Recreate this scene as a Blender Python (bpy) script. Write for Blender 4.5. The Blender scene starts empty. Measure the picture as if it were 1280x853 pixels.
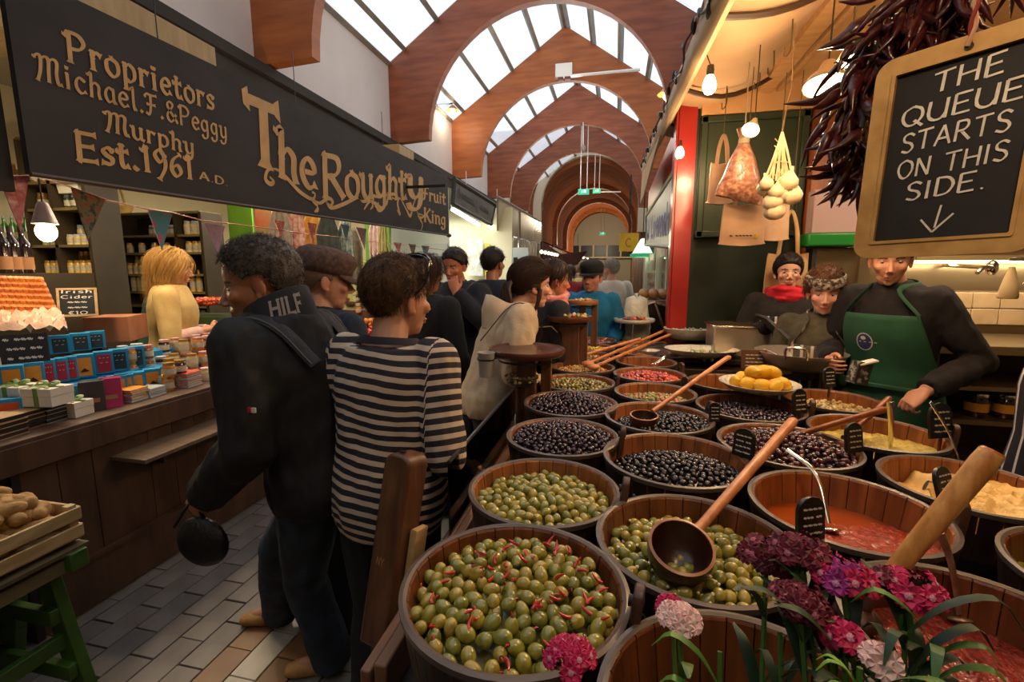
import bpy, bmesh, math, random
import numpy as np
from mathutils import Vector, Matrix, noise as mnoise
random.seed(7); rng=np.random.default_rng(7)
PI=math.pi; sin=math.sin; cos=math.cos
SC=bpy.context.scene; COL=SC.collection
# ---------------------------------------------------------------- camera
FPX=580.; HC=1.65
PIT=math.atan(86.5/FPX); YAW=math.atan(130/FPX*cos(PIT))
cam=bpy.data.cameras.new('camera'); cam.sensor_width=36; cam.lens=36*FPX/1280; cam.clip_start=.02; cam.clip_end=300
camo=bpy.data.objects.new('camera',cam); COL.objects.link(camo); camo.location=(0,0,HC)
camo.rotation_euler=(PI/2-PIT,0,YAW); SC.camera=camo
# ---------------------------------------------------------------- world: pale overcast sky
SC.view_settings.view_transform='Standard'; SC.view_settings.look='None'; SC.view_settings.gamma=1
SC.view_settings.exposure=0.0
w=bpy.data.worlds.new('overcast_sky'); SC.world=w; w.use_nodes=True
wn=w.node_tree; bg=wn.nodes['Background']
tc=wn.nodes.new('ShaderNodeTexCoord'); sx=wn.nodes.new('ShaderNodeSeparateXYZ'); rp=wn.nodes.new('ShaderNodeValToRGB')
wn.links.new(tc.outputs['Generated'],sx.inputs[0]); wn.links.new(sx.outputs['Z'],rp.inputs[0]); wn.links.new(rp.outputs[0],bg.inputs['Color'])
rp.color_ramp.elements[0].color=(.84,.88,.93,1); rp.color_ramp.elements[1].color=(.92,.95,1,1)
bg.inputs['Strength'].default_value=1.6
LIGHTK=1.0
def lamp(name,kind,loc,energy,color,size=.1,rot=None,size_y=None,spot=None):
    l=bpy.data.lights.new(name,kind); l.energy=energy*LIGHTK; l.color=color
    if kind=='AREA':
        l.size=size
        if size_y: l.shape='RECTANGLE'; l.size_y=size_y
    else: l.shadow_soft_size=size
    if spot: l.spot_size=spot; l.spot_blend=.6
    o=bpy.data.objects.new(name,l); COL.objects.link(o); o.location=loc
    if rot: o.rotation_euler=rot
    return o
WARM=(1,.66,.36); WARM2=(1,.76,.50); COOL=(.92,1,.97)
# stall awning and shop ceiling lights, no fittings modelled; awning ones are added
lamp('awning_fill','POINT',(.45,.5,2.3),14,WARM,.06)
lamp('awning_fill','POINT',(1.25,1.3,2.62),20,WARM,.06)
lamp('awning_fill','POINT',(.75,2.2,2.4),20,WARM,.06)
lamp('awning_fill','POINT',(.55,3.6,2.4),16,WARM,.06)
lamp('counter_tube','AREA',(1.9,3.0,2.6),22,WARM2,.8,(0,0,0),.3)
lamp('stall_ceiling_light','AREA',(-4.1,2.6,3.0),55,(1,.80,.50),1.6,(0,0,0),1.2)
lamp('stall_ceiling_light','AREA',(-3.9,5.6,3.0),80,(1,.86,.62),1.6,(0,0,0),1.2)
lamp('shop_ceiling_light','AREA',(-3.9,9.0,2.9),110,(.95,1,.95),1.6,(0,0,0),2.0)
lamp('shop_ceiling_light','AREA',(-3.6,13.5,2.9),90,(1,.95,.85),1.6,(0,0,0),2.5)
lamp('shop_ceiling_light','AREA',(1.7,7.0,2.7),70,(1,.92,.75),1.2,(0,0,0),2.0)
lamp('shop_ceiling_light','AREA',(1.4,12.,2.7),60,(1,.92,.75),1.,(0,0,0),2.0)
lamp('hall_fill','POINT',(-1.15,5.8,4.7),38,(1,.9,.82),.25)  # added fill lights brightening the white upper walls, no pendants hang here
lamp('hall_fill','POINT',(-1.15,8.7,4.7),38,(1,.9,.82),.25)
lamp('hall_fill','POINT',(-1.15,12,4.7),38,(1,.9,.82),.25)
lamp('hall_fill','POINT',(-1.2,24,3.4),80,(1,.85,.6),.2)  # added fill lights for the far vault and its end wall
lamp('hall_fill','POINT',(-1.2,31.5,3.4),260,(1,.85,.6),.2)
lamp('hall_fill','POINT',(-1.2,16.5,4.0),60,(1,.85,.6),.2)
# ---------------------------------------------------------------- pixel -> point on a plane of the place
_f=np.array([-sin(YAW)*cos(PIT),cos(YAW)*cos(PIT),-sin(PIT)]); _r=np.array([cos(YAW),sin(YAW),0.]); _u=np.cross(_r,_f); _c=np.array([0,0,HC])
def ray(u,v): return _f+_r*(u-640)/FPX+_u*(426.5-v)/FPX
def onz(u,v,z): d=ray(u,v); return _c+d*((z-HC)/d[2])
def onx(u,v,x): d=ray(u,v); return _c+d*(x/d[0])
def ony(u,v,y): d=ray(u,v); return _c+d*(y/d[1])
# ---------------------------------------------------------------- materials
def lin(c):
    if isinstance(c,str): c=[int(c[i:i+2],16)/255 for i in (0,2,4)]
    return tuple(x/12.92 if x<=.04045 else ((x+.055)/1.055)**2.4 for x in c)+(1,)
MATS={}
def mat(name,c,c2=None,rough=.6,metal=0,scale=8,stretch=(1,1,1),bump=0,bscale=None,spec=.5,emit=0,coat=0,trans=0,alpha=1,sss=0,ramp=(.35,.65),wave=None,attr=None,detail=3,sheen=0,rot=None,c3=None):
    if name in MATS: return MATS[name]
    m=bpy.data.materials.new(name); MATS[name]=m; m.use_nodes=True; t=m.node_tree; N=t.nodes; L=t.links
    b=N['Principled BSDF']; b.inputs['Roughness'].default_value=rough; b.inputs['Metallic'].default_value=metal
    b.inputs['Specular IOR Level'].default_value=spec; b.inputs['Coat Weight'].default_value=coat; b.inputs['Coat Roughness'].default_value=.15
    b.inputs['Transmission Weight'].default_value=trans; b.inputs['Alpha'].default_value=alpha
    b.inputs['Sheen Weight'].default_value=sheen
    if sss: b.inputs['Subsurface Weight'].default_value=sss; b.inputs['Subsurface Radius'].default_value=(.02,.008,.004); b.inputs['Subsurface Scale'].default_value=.3
    b.inputs['Base Color'].default_value=lin(c)
    src=None; co=None
    if c2 is not None or bump or wave:
        co=N.new('ShaderNodeTexCoord'); mp=N.new('ShaderNodeMapping'); L.new(co.outputs['Object'],mp.inputs[0])
        mp.inputs['Scale'].default_value=stretch
        if rot: mp.inputs['Rotation'].default_value=rot
    if attr:
        a=N.new('ShaderNodeAttribute'); a.attribute_name=attr; src=a.outputs['Color']
        L.new(src,b.inputs['Base Color'])
    if c2 is not None:
        if wave:
            nz=N.new('ShaderNodeTexWave'); nz.wave_type='BANDS'; nz.bands_direction=wave; nz.inputs['Scale'].default_value=scale
            nz.inputs['Distortion'].default_value=detail; nz.inputs['Detail'].default_value=1; out=nz.outputs['Fac']
        else:
            nz=N.new('ShaderNodeTexNoise'); nz.inputs['Scale'].default_value=scale; nz.inputs['Detail'].default_value=detail; out=nz.outputs['Fac']
        L.new(mp.outputs[0],nz.inputs['Vector'])
        r=N.new('ShaderNodeValToRGB'); r.color_ramp.elements[0].position=ramp[0]; r.color_ramp.elements[1].position=ramp[1]
        r.color_ramp.elements[0].color=lin(c); r.color_ramp.elements[1].color=lin(c2)
        if c3 is not None:
            e=r.color_ramp.elements.new((ramp[0]+ramp[1])/2); e.color=lin(c3)
        L.new(out,r.inputs[0]); L.new(r.outputs[0],b.inputs['Base Color']); src=r.outputs[0]
    if bump:
        n2=N.new('ShaderNodeTexNoise'); n2.inputs['Scale'].default_value=bscale or scale*3; n2.inputs['Detail'].default_value=4
        L.new(mp.outputs[0],n2.inputs['Vector'])
        bp=N.new('ShaderNodeBump'); bp.inputs['Strength'].default_value=bump; bp.inputs['Distance'].default_value=.01
        L.new(n2.outputs['Fac'],bp.inputs['Height']); L.new(bp.outputs[0],b.inputs['Normal'])
    if emit:
        b.inputs['Emission Color'].default_value=lin(c); b.inputs['Emission Strength'].default_value=emit
    return m
def glassy(name,c,a=.12,rough=.02,fac=None):
    """thin pane: mostly clear, with a mirror coat"""
    if name in MATS: return MATS[name]
    m=bpy.data.materials.new(name); MATS[name]=m; m.use_nodes=True; t=m.node_tree; N=t.nodes; L=t.links
    N.remove(N['Principled BSDF']); o=N['Material Output']
    tr=N.new('ShaderNodeBsdfTransparent'); tr.inputs[0].default_value=lin(c); g=N.new('ShaderNodeBsdfGlossy'); g.inputs['Roughness'].default_value=rough
    fr=N.new('ShaderNodeFresnel'); fr.inputs[0].default_value=1.5; ad=N.new('ShaderNodeMath'); ad.operation='ADD'; ad.inputs[1].default_value=a
    mx=N.new('ShaderNodeMixShader'); L.new(fr.outputs[0],ad.inputs[0]); L.new(ad.outputs[0],mx.inputs[0]); L.new(tr.outputs[0],mx.inputs[1]); L.new(g.outputs[0],mx.inputs[2]); L.new(mx.outputs[0],o.inputs[0])
    return m
def milky(name,c,tr_=.75):
    """roof glazing: lets the overcast sky through, slightly diffusing, with dirt specks"""
    if name in MATS: return MATS[name]
    m=bpy.data.materials.new(name); MATS[name]=m; m.use_nodes=True; t=m.node_tree; N=t.nodes; L=t.links
    N.remove(N['Principled BSDF']); o=N['Material Output']
    nz=N.new('ShaderNodeTexNoise'); nz.inputs['Scale'].default_value=1.6; co=N.new('ShaderNodeTexCoord'); L.new(co.outputs['Object'],nz.inputs['Vector'])
    r=N.new('ShaderNodeValToRGB'); k=lin(c); r.color_ramp.elements[0].color=tuple(x*.93 for x in k[:3])+(1,); r.color_ramp.elements[1].color=k
    r.color_ramp.elements[0].position=.3; r.color_ramp.elements[1].position=.7
    L.new(nz.outputs['Fac'],r.inputs[0])
    tr=N.new('ShaderNodeBsdfTransparent'); L.new(r.outputs[0],tr.inputs[0]); d=N.new('ShaderNodeBsdfTranslucent'); L.new(r.outputs[0],d.inputs[0])
    mx=N.new('ShaderNodeMixShader'); mx.inputs[0].default_value=tr_; L.new(d.outputs[0],mx.inputs[1]); L.new(tr.outputs[0],mx.inputs[2]); L.new(mx.outputs[0],o.inputs[0])
    return m
# ---------------------------------------------------------------- mesh builder
class M:
    def __init__(s): s.v=[]; s.f=[]; s.m=[]; s.k=0
    def add(s,vs,fs,k=None):
        n=len(s.v); s.v.extend([tuple(map(float,p)) for p in vs]); s.f.extend([tuple(i+n for i in f) for f in fs]); s.m.extend([s.k if k is None else k]*len(fs)); return s
    def box(s,c,d,R=None,k=None,taper=1):
        P=[]
        for z in (-.5,.5):
            t=taper if z>0 else 1
            for x,y in ((-.5,-.5),(.5,-.5),(.5,.5),(-.5,.5)):
                p=Vector((x*d[0]*t,y*d[1]*t,z*d[2]))
                if R is not None: p=R@p
                P.append((p[0]+c[0],p[1]+c[1],p[2]+c[2]))
        return s.add(P,[(0,3,2,1),(4,5,6,7),(0,1,5,4),(1,2,6,5),(2,3,7,6),(3,0,4,7)],k)
    def loft(s,rings,caps=True,k=None,closed=False):
        n=len(rings[0]); V=[p for r in rings for p in r]; F=[]
        m=len(rings)
        for i in range(m if closed else m-1):
            a=i*n; b=((i+1)%m)*n
            for j in range(n):
                j2=(j+1)%n; F.append((a+j,a+j2,b+j2,b+j))
        if caps and not closed: F.append(tuple(range(n-1,-1,-1))); F.append(tuple((m-1)*n+j for j in range(n)))
        return s.add(V,F,k)
    def lathe(s,prof,c=(0,0,0),n=24,R=None,caps=True,k=None,ph=0):
        rs=[]
        for r,z in prof:
            ring=[]
            for j in range(n):
                a=2*PI*j/n+ph; p=Vector((r*cos(a),r*sin(a),z))
                if R is not None: p=R@p
                ring.append((p[0]+c[0],p[1]+c[1],p[2]+c[2]))
            rs.append(ring)
        return s.loft(rs,caps,k)
    def tube(s,pts,r,n=8,k=None,flat=None,up=None,caps=True):
        pts=[Vector(p) for p in pts]; m=len(pts)
        if not hasattr(r,'__len__'): r=[r]*m
        rings=[]; prev=None
        for i,p in enumerate(pts):
            t=(pts[min(i+1,m-1)]-pts[max(i-1,0)]); t=t.normalized() if t.length>1e-9 else Vector((0,0,1))
            if prev is None:
                u=Vector(up) if up is not None else (Vector((0,0,1)) if abs(t.z)<.9 else Vector((0,1,0)))
            else: u=prev
            u=(u-t*u.dot(t)); u=u.normalized() if u.length>1e-6 else t.orthogonal().normalized(); prev=u; w_=t.cross(u)
            ra=r[i]; rb=ra*flat if flat else ra
            if isinstance(ra,tuple): ra,rb=ra
            rings.append([tuple(p+w_*(ra*cos(2*PI*j/n))+u*(rb*sin(2*PI*j/n))) for j in range(n)])
        return s.loft(rings,caps,k)
    def ell(s,c,r,R=None,nu=12,nv=8,k=None):
        V=[];F=[]
        c=Vector(c)
        def tp(p):
            p=Vector(p)
            if R is not None: p=R@p
            return tuple(p+c)
        V.append(tp((0,0,-r[2])))
        for i in range(1,nv):
            a=-PI/2+PI*i/nv
            for j in range(nu):
                b=2*PI*j/nu; V.append(tp((r[0]*cos(a)*cos(b),r[1]*cos(a)*sin(b),r[2]*sin(a))))
        V.append(tp((0,0,r[2])))
        for j in range(nu): F.append((0,1+(j+1)%nu,1+j))
        for i in range(nv-2):
            for j in range(nu):
                a=1+i*nu; F.append((a+j,a+(j+1)%nu,a+nu+(j+1)%nu,a+nu+j))
        a=1+(nv-2)*nu; t=len(V)-1
        for j in range(nu): F.append((a+j,a+(j+1)%nu,t))
        return s.add(V,F,k)
    def prism(s,poly,d,k=None):
        """poly 3D points (planar), extruded by vector d"""
        n=len(poly); V=[tuple(p) for p in poly]+[(p[0]+d[0],p[1]+d[1],p[2]+d[2]) for p in poly]
        F=[tuple(range(n-1,-1,-1)),tuple(range(n,2*n))]+[(i,(i+1)%n,(i+1)%n+n,i+n) for i in range(n)]
        return s.add(V,F,k)
    def arch(s,outer,inner,d,k=None):
        """strip between two equal-length 3D polylines, extruded by d"""
        n=len(outer); V=list(map(tuple,outer))+list(map(tuple,inner)); V+= [(p[0]+d[0],p[1]+d[1],p[2]+d[2]) for p in V]
        F=[]; o=2*n
        for i in range(n-1):
            F+=[(i,i+1,n+i+1,n+i),(o+i,o+n+i,o+n+i+1,o+i+1),(i,o+i,o+i+1,i+1),(n+i,n+i+1,o+n+i+1,o+n+i)]
        F+=[(0,n,o+n,o),(n-1,o+n-1,o+2*n-1,2*n-1)]
        return s.add(V,F,k)
def finish(me,smooth=40):
    me.update()
    if smooth:
        me.polygons.foreach_set('use_smooth',[True]*len(me.polygons)); me.set_sharp_from_angle(angle=math.radians(smooth))
    return me
def setp(o,label=None,cat=None,group=None,kind=None):
    if label: o['label']=label
    if cat: o['category']=cat
    if group: o['group']=group
    if kind: o['kind']=kind
    return o
def obj(name,m,ms,parent=None,label=None,cat=None,group=None,kind=None,smooth=40,bevel=0,local=False):
    """one mesh object; coordinates of m are world ones unless local (then relative to the parent)"""
    me=bpy.data.meshes.new(name); V=m.v
    off=Vector((0,0,0))
    if parent is None:
        A=np.array(V); off=Vector(((A[:,0].min()+A[:,0].max())/2,(A[:,1].min()+A[:,1].max())/2,A[:,2].min()))
    elif not local:
        p=parent
        while p is not None: off=off+p.location; p=p.parent
    if off.length>0: V=[(p[0]-off[0],p[1]-off[1],p[2]-off[2]) for p in V]
    me.from_pydata(V,[],m.f)
    if not isinstance(ms,(list,tuple)): ms=[ms]
    for x in ms: me.materials.append(x)
    if len(ms)>1: me.polygons.foreach_set('material_index',m.m)
    finish(me,smooth)
    o=bpy.data.objects.new(name,me); COL.objects.link(o)
    if parent is None: o.location=off
    else: o.parent=parent
    if bevel:
        b=o.modifiers.new('bevel','BEVEL'); b.width=bevel; b.segments=2; b.limit_method='ANGLE'; b.angle_limit=.6
    return setp(o,label,cat,group,kind)
def thing(name,loc,label,cat,group=None,rotz=0,kind=None):
    o=bpy.data.objects.new(name,None); COL.objects.link(o); o.location=loc; o.rotation_euler=(0,0,rotz); o.empty_display_size=.05
    return setp(o,label,cat,group,kind)
CH={}
def kids(o): return [c for c in bpy.data.objects if c.parent==o] if o not in CH else CH[o]
def dup(o,loc=None,rotz=None,label=None,group=None,scale=None,parent=None,chl=None,rot=None):
    c=o.copy(); COL.objects.link(c)
    if parent is not None: c.parent=parent
    if loc is not None: c.location=loc
    if rotz is not None: c.rotation_euler=(0,0,rotz)
    if rot is not None: c.rotation_euler=rot
    if scale: c.scale=(scale,)*3
    if label: c['label']=label
    if group: c['group']=group
    for k in (chl if chl is not None else o.children): dup(k,parent=c)
    return c
def rot(ax,a): return Matrix.Rotation(a,3,ax)
def lerp(a,b,t): return a+(b-a)*t
def vl(a,b,t): return tuple(a[i]+(b[i]-a[i])*t for i in range(3))
def bez(p,n=8):
    """Catmull-Rom through points"""
    P=[np.array(x,float) for x in p]
    if len(P)<3: return P
    P=[2*P[0]-P[1]]+P+[2*P[-1]-P[-2]]; out=[]
    for i in range(1,len(P)-2):
        a,b,c,d=P[i-1:i+3]
        for j in range(n):
            t=j/n; out.append(.5*((2*b)+(-a+c)*t+(2*a-5*b+4*c-d)*t*t+(-a+3*b-3*c+d)*t**3))
    out.append(P[-2]); return out
# ---------------------------------------------------------------- lettering drawn with a brush
GL={ # width, strokes (polylines, smoothed when they start with ~)
'T':(7,['0,9.6 7,10','3.6,9.8 3.2,0']),'H':(7,['0.6,10 0.3,0','6.4,10 6.1,0','.4,5 6.3,5.2']),'E':(6,['.8,10 .5,0','.7,9.9 6,10','.6,5.2 5,5.4','.5,.1 5.8,.3']),
'Q':(8,['~4,10 1,8 .4,4 2.2,.6 5,.6 7.3,4 6.8,8 4,10','4.6,2.6 7.8,-1']),'U':(7,['~.6,10 .4,3 2.2,.2 4.8,.4 6.2,3','6.6,10 6.2,0']),'S':(6,['~5.8,8.6 3.6,10 1.2,8.8 1.4,6.2 4.4,4.6 5.4,2.2 3.4,.1 .4,1.2']),
'A':(7,['0,0 3.4,10','3.4,10 6.6,0','1.3,3.4 5.6,3.5']),'R':(6.6,['.9,10 .5,0','~.8,9.9 4.6,9.6 5.4,7.4 4,5.4 .8,5','2.6,5 6.4,0']),'O':(7.6,['~3.8,10 1,8 .5,4 2.4,.3 5,.3 7.1,4 6.6,8 3.8,10']),
'N':(7,['.6,0 .8,10','.8,10 6,0','6,0 6.4,10']),'I':(2.4,['1.3,10 1,0']),'i':(2.6,['1.2,6.3 1.1,.2','1.3,8.4 1.35,9']),'D':(7,['.9,10 .6,0','~.8,10 4.8,9.2 6.6,5.4 4.8,1 .6,0']),'.':(2.4,['1,.2 1.5,.8']),
'P':(6.4,['1.4,10 1,0','~.2,8.6 1.4,10 4.6,9.8 6,7.6 4.4,5.2 1.2,4.6']),'M':(9,['~0,8.8 1.2,10 2.2,9 1.6,4 .4,0','~2.2,8.6 3.8,10 5,9 4.6,4 4.4,.4','~5,8.6 6.6,10 8,9 7.4,4 7.8,.6 9,.6']),
'F':(6,['~0,8.4 1,9.8 3,9.6 6,10','~3,9.8 2.6,4 1.6,.2 .2,.6','1,5 5,5.2']),'K':(6.4,['1.2,10 1,0','5.8,9.8 1.4,4.8','~2.4,5.6 4.6,2 6.4,0']),'L':(5.6,['1,10 .7,0','.7,.1 5.6,.3']),
'r':(4,['1,6.3 .8,0','~1,4.6 2.2,6.2 3.8,5.6']),'o':(5.2,['~2.6,6.3 .8,5 .6,2 2,.1 3.4,.1 4.7,2 4.5,5 2.6,6.3']),'p':(5.2,['1,6.4 .7,-3.2','~1,5 2.6,6.4 4.4,5 4.4,1.8 2.6,0 1,.8']),
'e':(4.8,['~.8,3.2 4.2,3.8 3.8,5.8 2.2,6.3 .8,4.4 .8,1.8 2.4,0 4.4,1']),'t':(4,['~1.8,8.6 1.5,2.4 2.2,.2 3.8,.6','.2,6 3.8,6.3']),'s':(4.2,['~3.9,5.4 2.4,6.4 .9,5.2 1.8,3.6 3.6,2.4 3,.4 .4,.7']),
'c':(4.4,['~4,5.4 2.2,6.3 .8,4.4 .8,1.8 2.2,0 4.2,.9']),'h':(5.4,['~.2,9 1.4,10 1.2,5 .9,0','~1.1,4.6 2.8,6.3 4.4,5.2 4.2,2 4.6,0']),'a':(5,['~4,5.6 2.2,6.3 .7,4 .8,1.4 2,0 3.9,1.4','4.1,6.2 4,1 ','~4,1 4.4,.1 5,.4']),'l':(2.6,['~.4,9.2 1.4,10 1.2,4 1.4,.3 2.4,.4']),
'g':(5.2,['~4,5.6 2.2,6.3 .7,4.2 .9,1.8 2.4,.6 4,2','~4.2,6.3 4.2,0 3.6,-2.8 1.6,-3.4 .5,-2']),'y':(5.4,['~.2,6 1.2,6.2 1.2,2 2.4,.2 4.4,1.6','~4.6,6.4 4.3,0 3.2,-3 1.2,-3.2 .6,-2']),'u':(5.4,['~.2,6 1,6.2 1,1.6 2.4,0 4,1.2','~4.3,6.3 4.2,1 5.2,.2']),
'n':(5.4,['~.2,6 1,6.2 .9,3 .8,0','~1,4.6 2.8,6.3 4.3,5.2 4.2,1 5.2,.2']),'1':(3.6,['.4,8.4 2,10','2,10 1.9,0']),'9':(5.4,['~4.6,7.4 2.6,10 .6,7.6 2.4,4.8 4.4,6.4 4.4,2.6 1.8,-2.4']),'6':(5.4,['~4.6,9.6 1.6,7 .6,3 2.4,0 4.6,2 3.4,4.8 .9,3.6']),
'&':(6.4,['~6.2,.2 1.4,7 2.4,9.8 4.2,8.2 1,3.6 1.2,.8 3.2,.1 5.8,4']),' ':(4,[]),'Y':(6,['0,10 3,5','6,10 3,5','3,5 3,0']),'k':(5,['1,10 1,0','4.6,6 1.2,3','2,3.6 4.8,0']),'€':(6,['~5.6,8.8 3,10 1,5 3,.2 5.6,1.2','0,5.8 4.6,5.8','0,4.2 4.2,4.2']),'v':(5,['.4,6.3 2.5,0','2.5,0 4.6,6.3']),'d':(5.2,['4.3,10 4.3,0','~4.2,5.6 2.2,6.3 .7,4 .8,1.4 2.2,0 4.2,1.2']),
'B':(6,['1,10 .8,0','~1,10 4.6,9.4 4.4,6 1,5.4','~1,5.4 5.4,4.6 5,.8 .8,0']),'C':(6.4,['~6,8.4 3.6,10 .8,7 .8,3 3.4,0 6.2,1.4']),'J':(5,['~4,10 4,2.4 2.2,0 .3,1.6']),'&':(6.4,['~6.2,.2 1.4,7 2.4,9.8 4.2,8.2 1,3.6 1.2,.8 3.2,.1 5.8,4'])}
GL['~']=(6,['~0,4 1.2,7 2.2,3 3.4,7 4.6,3 6,6']); GL['ƒ']=(5.6,['1,10 .8,0','.9,9.9 5.4,10','.9,5.2 4.4,5.3']); GL['V']=(6.6,['.2,10 3.4,0','3.4,0 6.6,10']); GL['W']=(9,['.2,10 2.4,0','2.4,0 4.5,8','4.5,8 6.8,0','6.8,0 8.8,10']); GL['0']=GL['O']; GL['G']=(6.6,['~6,8.4 3.6,10 .8,7 .8,3 3.4,0 6,1.4','6,1.4 6,4.4 4,4.4']); GL['!']=(2,['1,10 1,3','1,.2 1.2,.8']); GL['>']=(8,['0,5 7,5','4,8 7,5','4,2 7,5'])
def brush(m,pts,fn,w_,nib=0.,serif=0,jit=0):
    P=np.array(pts,float)
    if len(P)<2: return
    T=np.gradient(P,axis=0); L=np.linalg.norm(T,axis=1,keepdims=True)+1e-9; T/=L
    Nn=np.stack([-T[:,1],T[:,0]],1)
    ang=np.arctan2(T[:,1],T[:,0])
    ww=w_*(1-nib+nib*np.abs(np.sin(ang-.6)))
    if jit: ww=ww*(1+jit*np.array([random.uniform(-1,1) for _ in ww]))
    A=P+Nn*ww[:,None]/2; B=P-Nn*ww[:,None]/2
    V=[fn(*p) for p in A]+[fn(*p) for p in B]; n=len(P)
    m.add(V,[(i,i+1,n+i+1,n+i) for i in range(n-1)])
    if serif:
        for e in (0,-1):
            SK[0]+=1; c=P[e]; t=T[e]*w_*.35; nn=Nn[e]*serif
            m.add([fn(*(c+nn+t*.6)),fn(*(c-nn+t*.6)),fn(*(c-nn*.55-t)),fn(*(c+nn*.55-t))],[(0,1,2,3)])
SK=[0]
def write(m,text,fn0,w_=1.2,nib=0.,serif=0,sp=1.2,jit=0,wob=0):
    def fn(a,b):
        try: return fn0(a,b,SK[0]%9*.00018)
        except TypeError: return fn0(a,b)
    """lays the text along +x from 0 in glyph units (capital height 10); fn maps to 3D. returns total width"""
    x=0
    for ch in text:
        gw,st=GL.get(ch,GL.get(ch.upper(),(5,[])))
        dy=random.uniform(-wob,wob)
        for s_ in st:
            sm=s_[0]=='~'; pts=[tuple(map(float,q.split(','))) for q in s_.lstrip('~').split()]
            if sm: pts=[tuple(q) for q in bez([(a,b,0) for a,b in pts],5)]; pts=[(a,b) for a,b,_ in pts]
            else: pts=[pts[0],((pts[0][0]*.5+pts[1][0]*.5),(pts[0][1]*.5+pts[1][1]*.5))]+pts[1:]
            SK[0]+=1; brush(m,[(x+a,b+dy) for a,b in pts],fn,w_,nib,serif,jit)
        x+=gw+sp
    return x-sp
def twidth(text,sp=1.2): return sum(GL.get(c,GL.get(c.upper(),(5,[])))[0]+sp for c in text)-sp
def fittext(m,text,p0,p1,up,h,off=(0,0,0),**k):
    """text from 3D point p0 to p1 (baseline), capital height h along unit vector up"""
    p0=np.array(p0,float); p1=np.array(p1,float); up=np.array(up,float); off=np.array(off,float)
    W=twidth(text,k.get('sp',1.2)); d=(p1-p0)/W; nn=np.cross(d,up); nn/=np.linalg.norm(nn)
    write(m,text,lambda a,b,e=0: tuple(p0+off+d*a+up*(b*h/10)+nn*e),**k)
# ================================================================ materials
wood_dark=mat('dark_stained_wood','2b1a12','4a2c1c',rough=.42,scale=3,stretch=(14,14,1.2),bump=.15)
wood_post=mat('oiled_oak','4a2e1e','6e4830',rough=.4,scale=3,stretch=(10,10,1),bump=.1)
wood_stave=mat('stave_wood','6a3a1e','a0602f',rough=.4,scale=3.5,stretch=(9,9,.8),bump=.12,ramp=(.3,.7))
wood_stave2=mat('stave_wood_dark','52290f','7a4322',rough=.4,scale=3.5,stretch=(9,9,.8),bump=.12)
wood_out=mat('tub_outer_wood','241610','3a241a',rough=.5,scale=3,stretch=(9,9,.8),bump=.15)
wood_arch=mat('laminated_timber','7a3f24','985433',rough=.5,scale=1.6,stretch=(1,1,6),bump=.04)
wood_arch2=mat('laminated_timber_lit','8e4c20','a9602b',rough=.5,scale=1.6,stretch=(1,1,6),bump=.04)  # brighter copy of the arch timber, warm lamplight put into its colour
counter_wood=mat('counter_wood','3f291b','553a28',rough=.5,scale=2.5,stretch=(1,6,1.2),bump=.08)
pine=mat('pale_pine','a98a58','c6a674',rough=.55,scale=3,stretch=(2,2,9),bump=.08)
ladle_wood=mat('ladle_wood','a8653a','c98652',rough=.38,scale=4,stretch=(6,6,1))
white_wall=mat('painted_plaster','cfc8c4','d6d0cd',rough=.9,scale=1.5,bump=.02)
cream_wall=mat('cream_plaster','cdbf9c','d6c9a8',rough=.9,scale=1.5)
grey_metal=mat('grey_frame','8b8478','7b7468',rough=.6,scale=4)
black_metal=mat('black_metal','17150f',rough=.5)
steel=mat('brushed_steel','b9b2a8','cfc9bf',rough=.28,metal=1,scale=4,stretch=(1,1,30),bump=.02)
steel_b=mat('bright_steel','d8d4cc',rough=.16,metal=1)
white_enamel=mat('white_glaze','e8e4da',rough=.2,coat=.4)
slate=mat('slate_black','15161a','1d1f22',rough=.75,scale=9)
chalk=mat('chalk_paint','c9c6bd','dedbd2',rough=.9,scale=60)
STRUCT='structure'
def struct(name,m,ms,parent=None,label=None,**k): return obj(name,m,ms,parent,label,kind=None if parent is not None else STRUCT,**k)
# ================================================================ floor: long pavers in running bond along the hall
fl=M().box((-1,14,-.06),(14,44,.1)); floor=struct('floor',fl,mat('mortar','2a2520',rough=.9),label='paved market hall floor of long grey tiles with brown and white bands')
tile_g=mat('grey_paver','5e5651','726a63',rough=.42,scale=5,bump=.05); tile_b=mat('brown_paver','6e4a2c','7d5836',rough=.42,scale=5,bump=.05); tile_w=mat('cream_paver','a39a8a','b3aa9a',rough=.4,scale=5,bump=.05); tile_gg=mat('grey_green_paver','6d6a60','7c786c',rough=.4,scale=5,bump=.05)
tm={}
for k_,mm in (('g',tile_g),('b',tile_b),('w',tile_w),('q',tile_gg)):
    me=bpy.data.meshes.new('tile'); q=M().box((0,0,0),(.122,.243,.012)); q2=M()
    # chamfered paver
    V=[];
    for z,s_ in ((-.006,1),(.003,1),(.006,.97)):
        V.append([(sx_*.061*s_,sy_*.1215*(1-(1-s_)*.5),z) for sx_,sy_ in ((-1,-1),(1,-1),(1,1),(-1,1))])
    q2.loft(V); me.from_pydata(q2.v,[],q2.f); me.materials.append(mm); me.update(); tm[k_]=me
cnt=0; rest=M(); 
for i in range(-9,22):
    x0=-1.44+.127*i
    if x0>-.42: break
    kk='w' if i==0 else ('b' if abs(i)==1 else ('q' if i>1 else 'g'))
    for j in range(0,70):
        y=.52+.25*j+(.125 if i%2 else 0)+.003*random.uniform(-1,1)
        if y<3.9 and cnt<300 and x0>-2.45:
            t=bpy.data.objects.new('tile',tm[kk]); COL.objects.link(t); t.parent=floor; t.location=(x0-floor.location.x,y-floor.location.y,.0-floor.location.z+random.uniform(-.0008,.0008)); cnt+=1
        elif y<16: rest.box((x0,y,0),(.122,.243,.012),k='gbwq'.index(kk))
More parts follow.
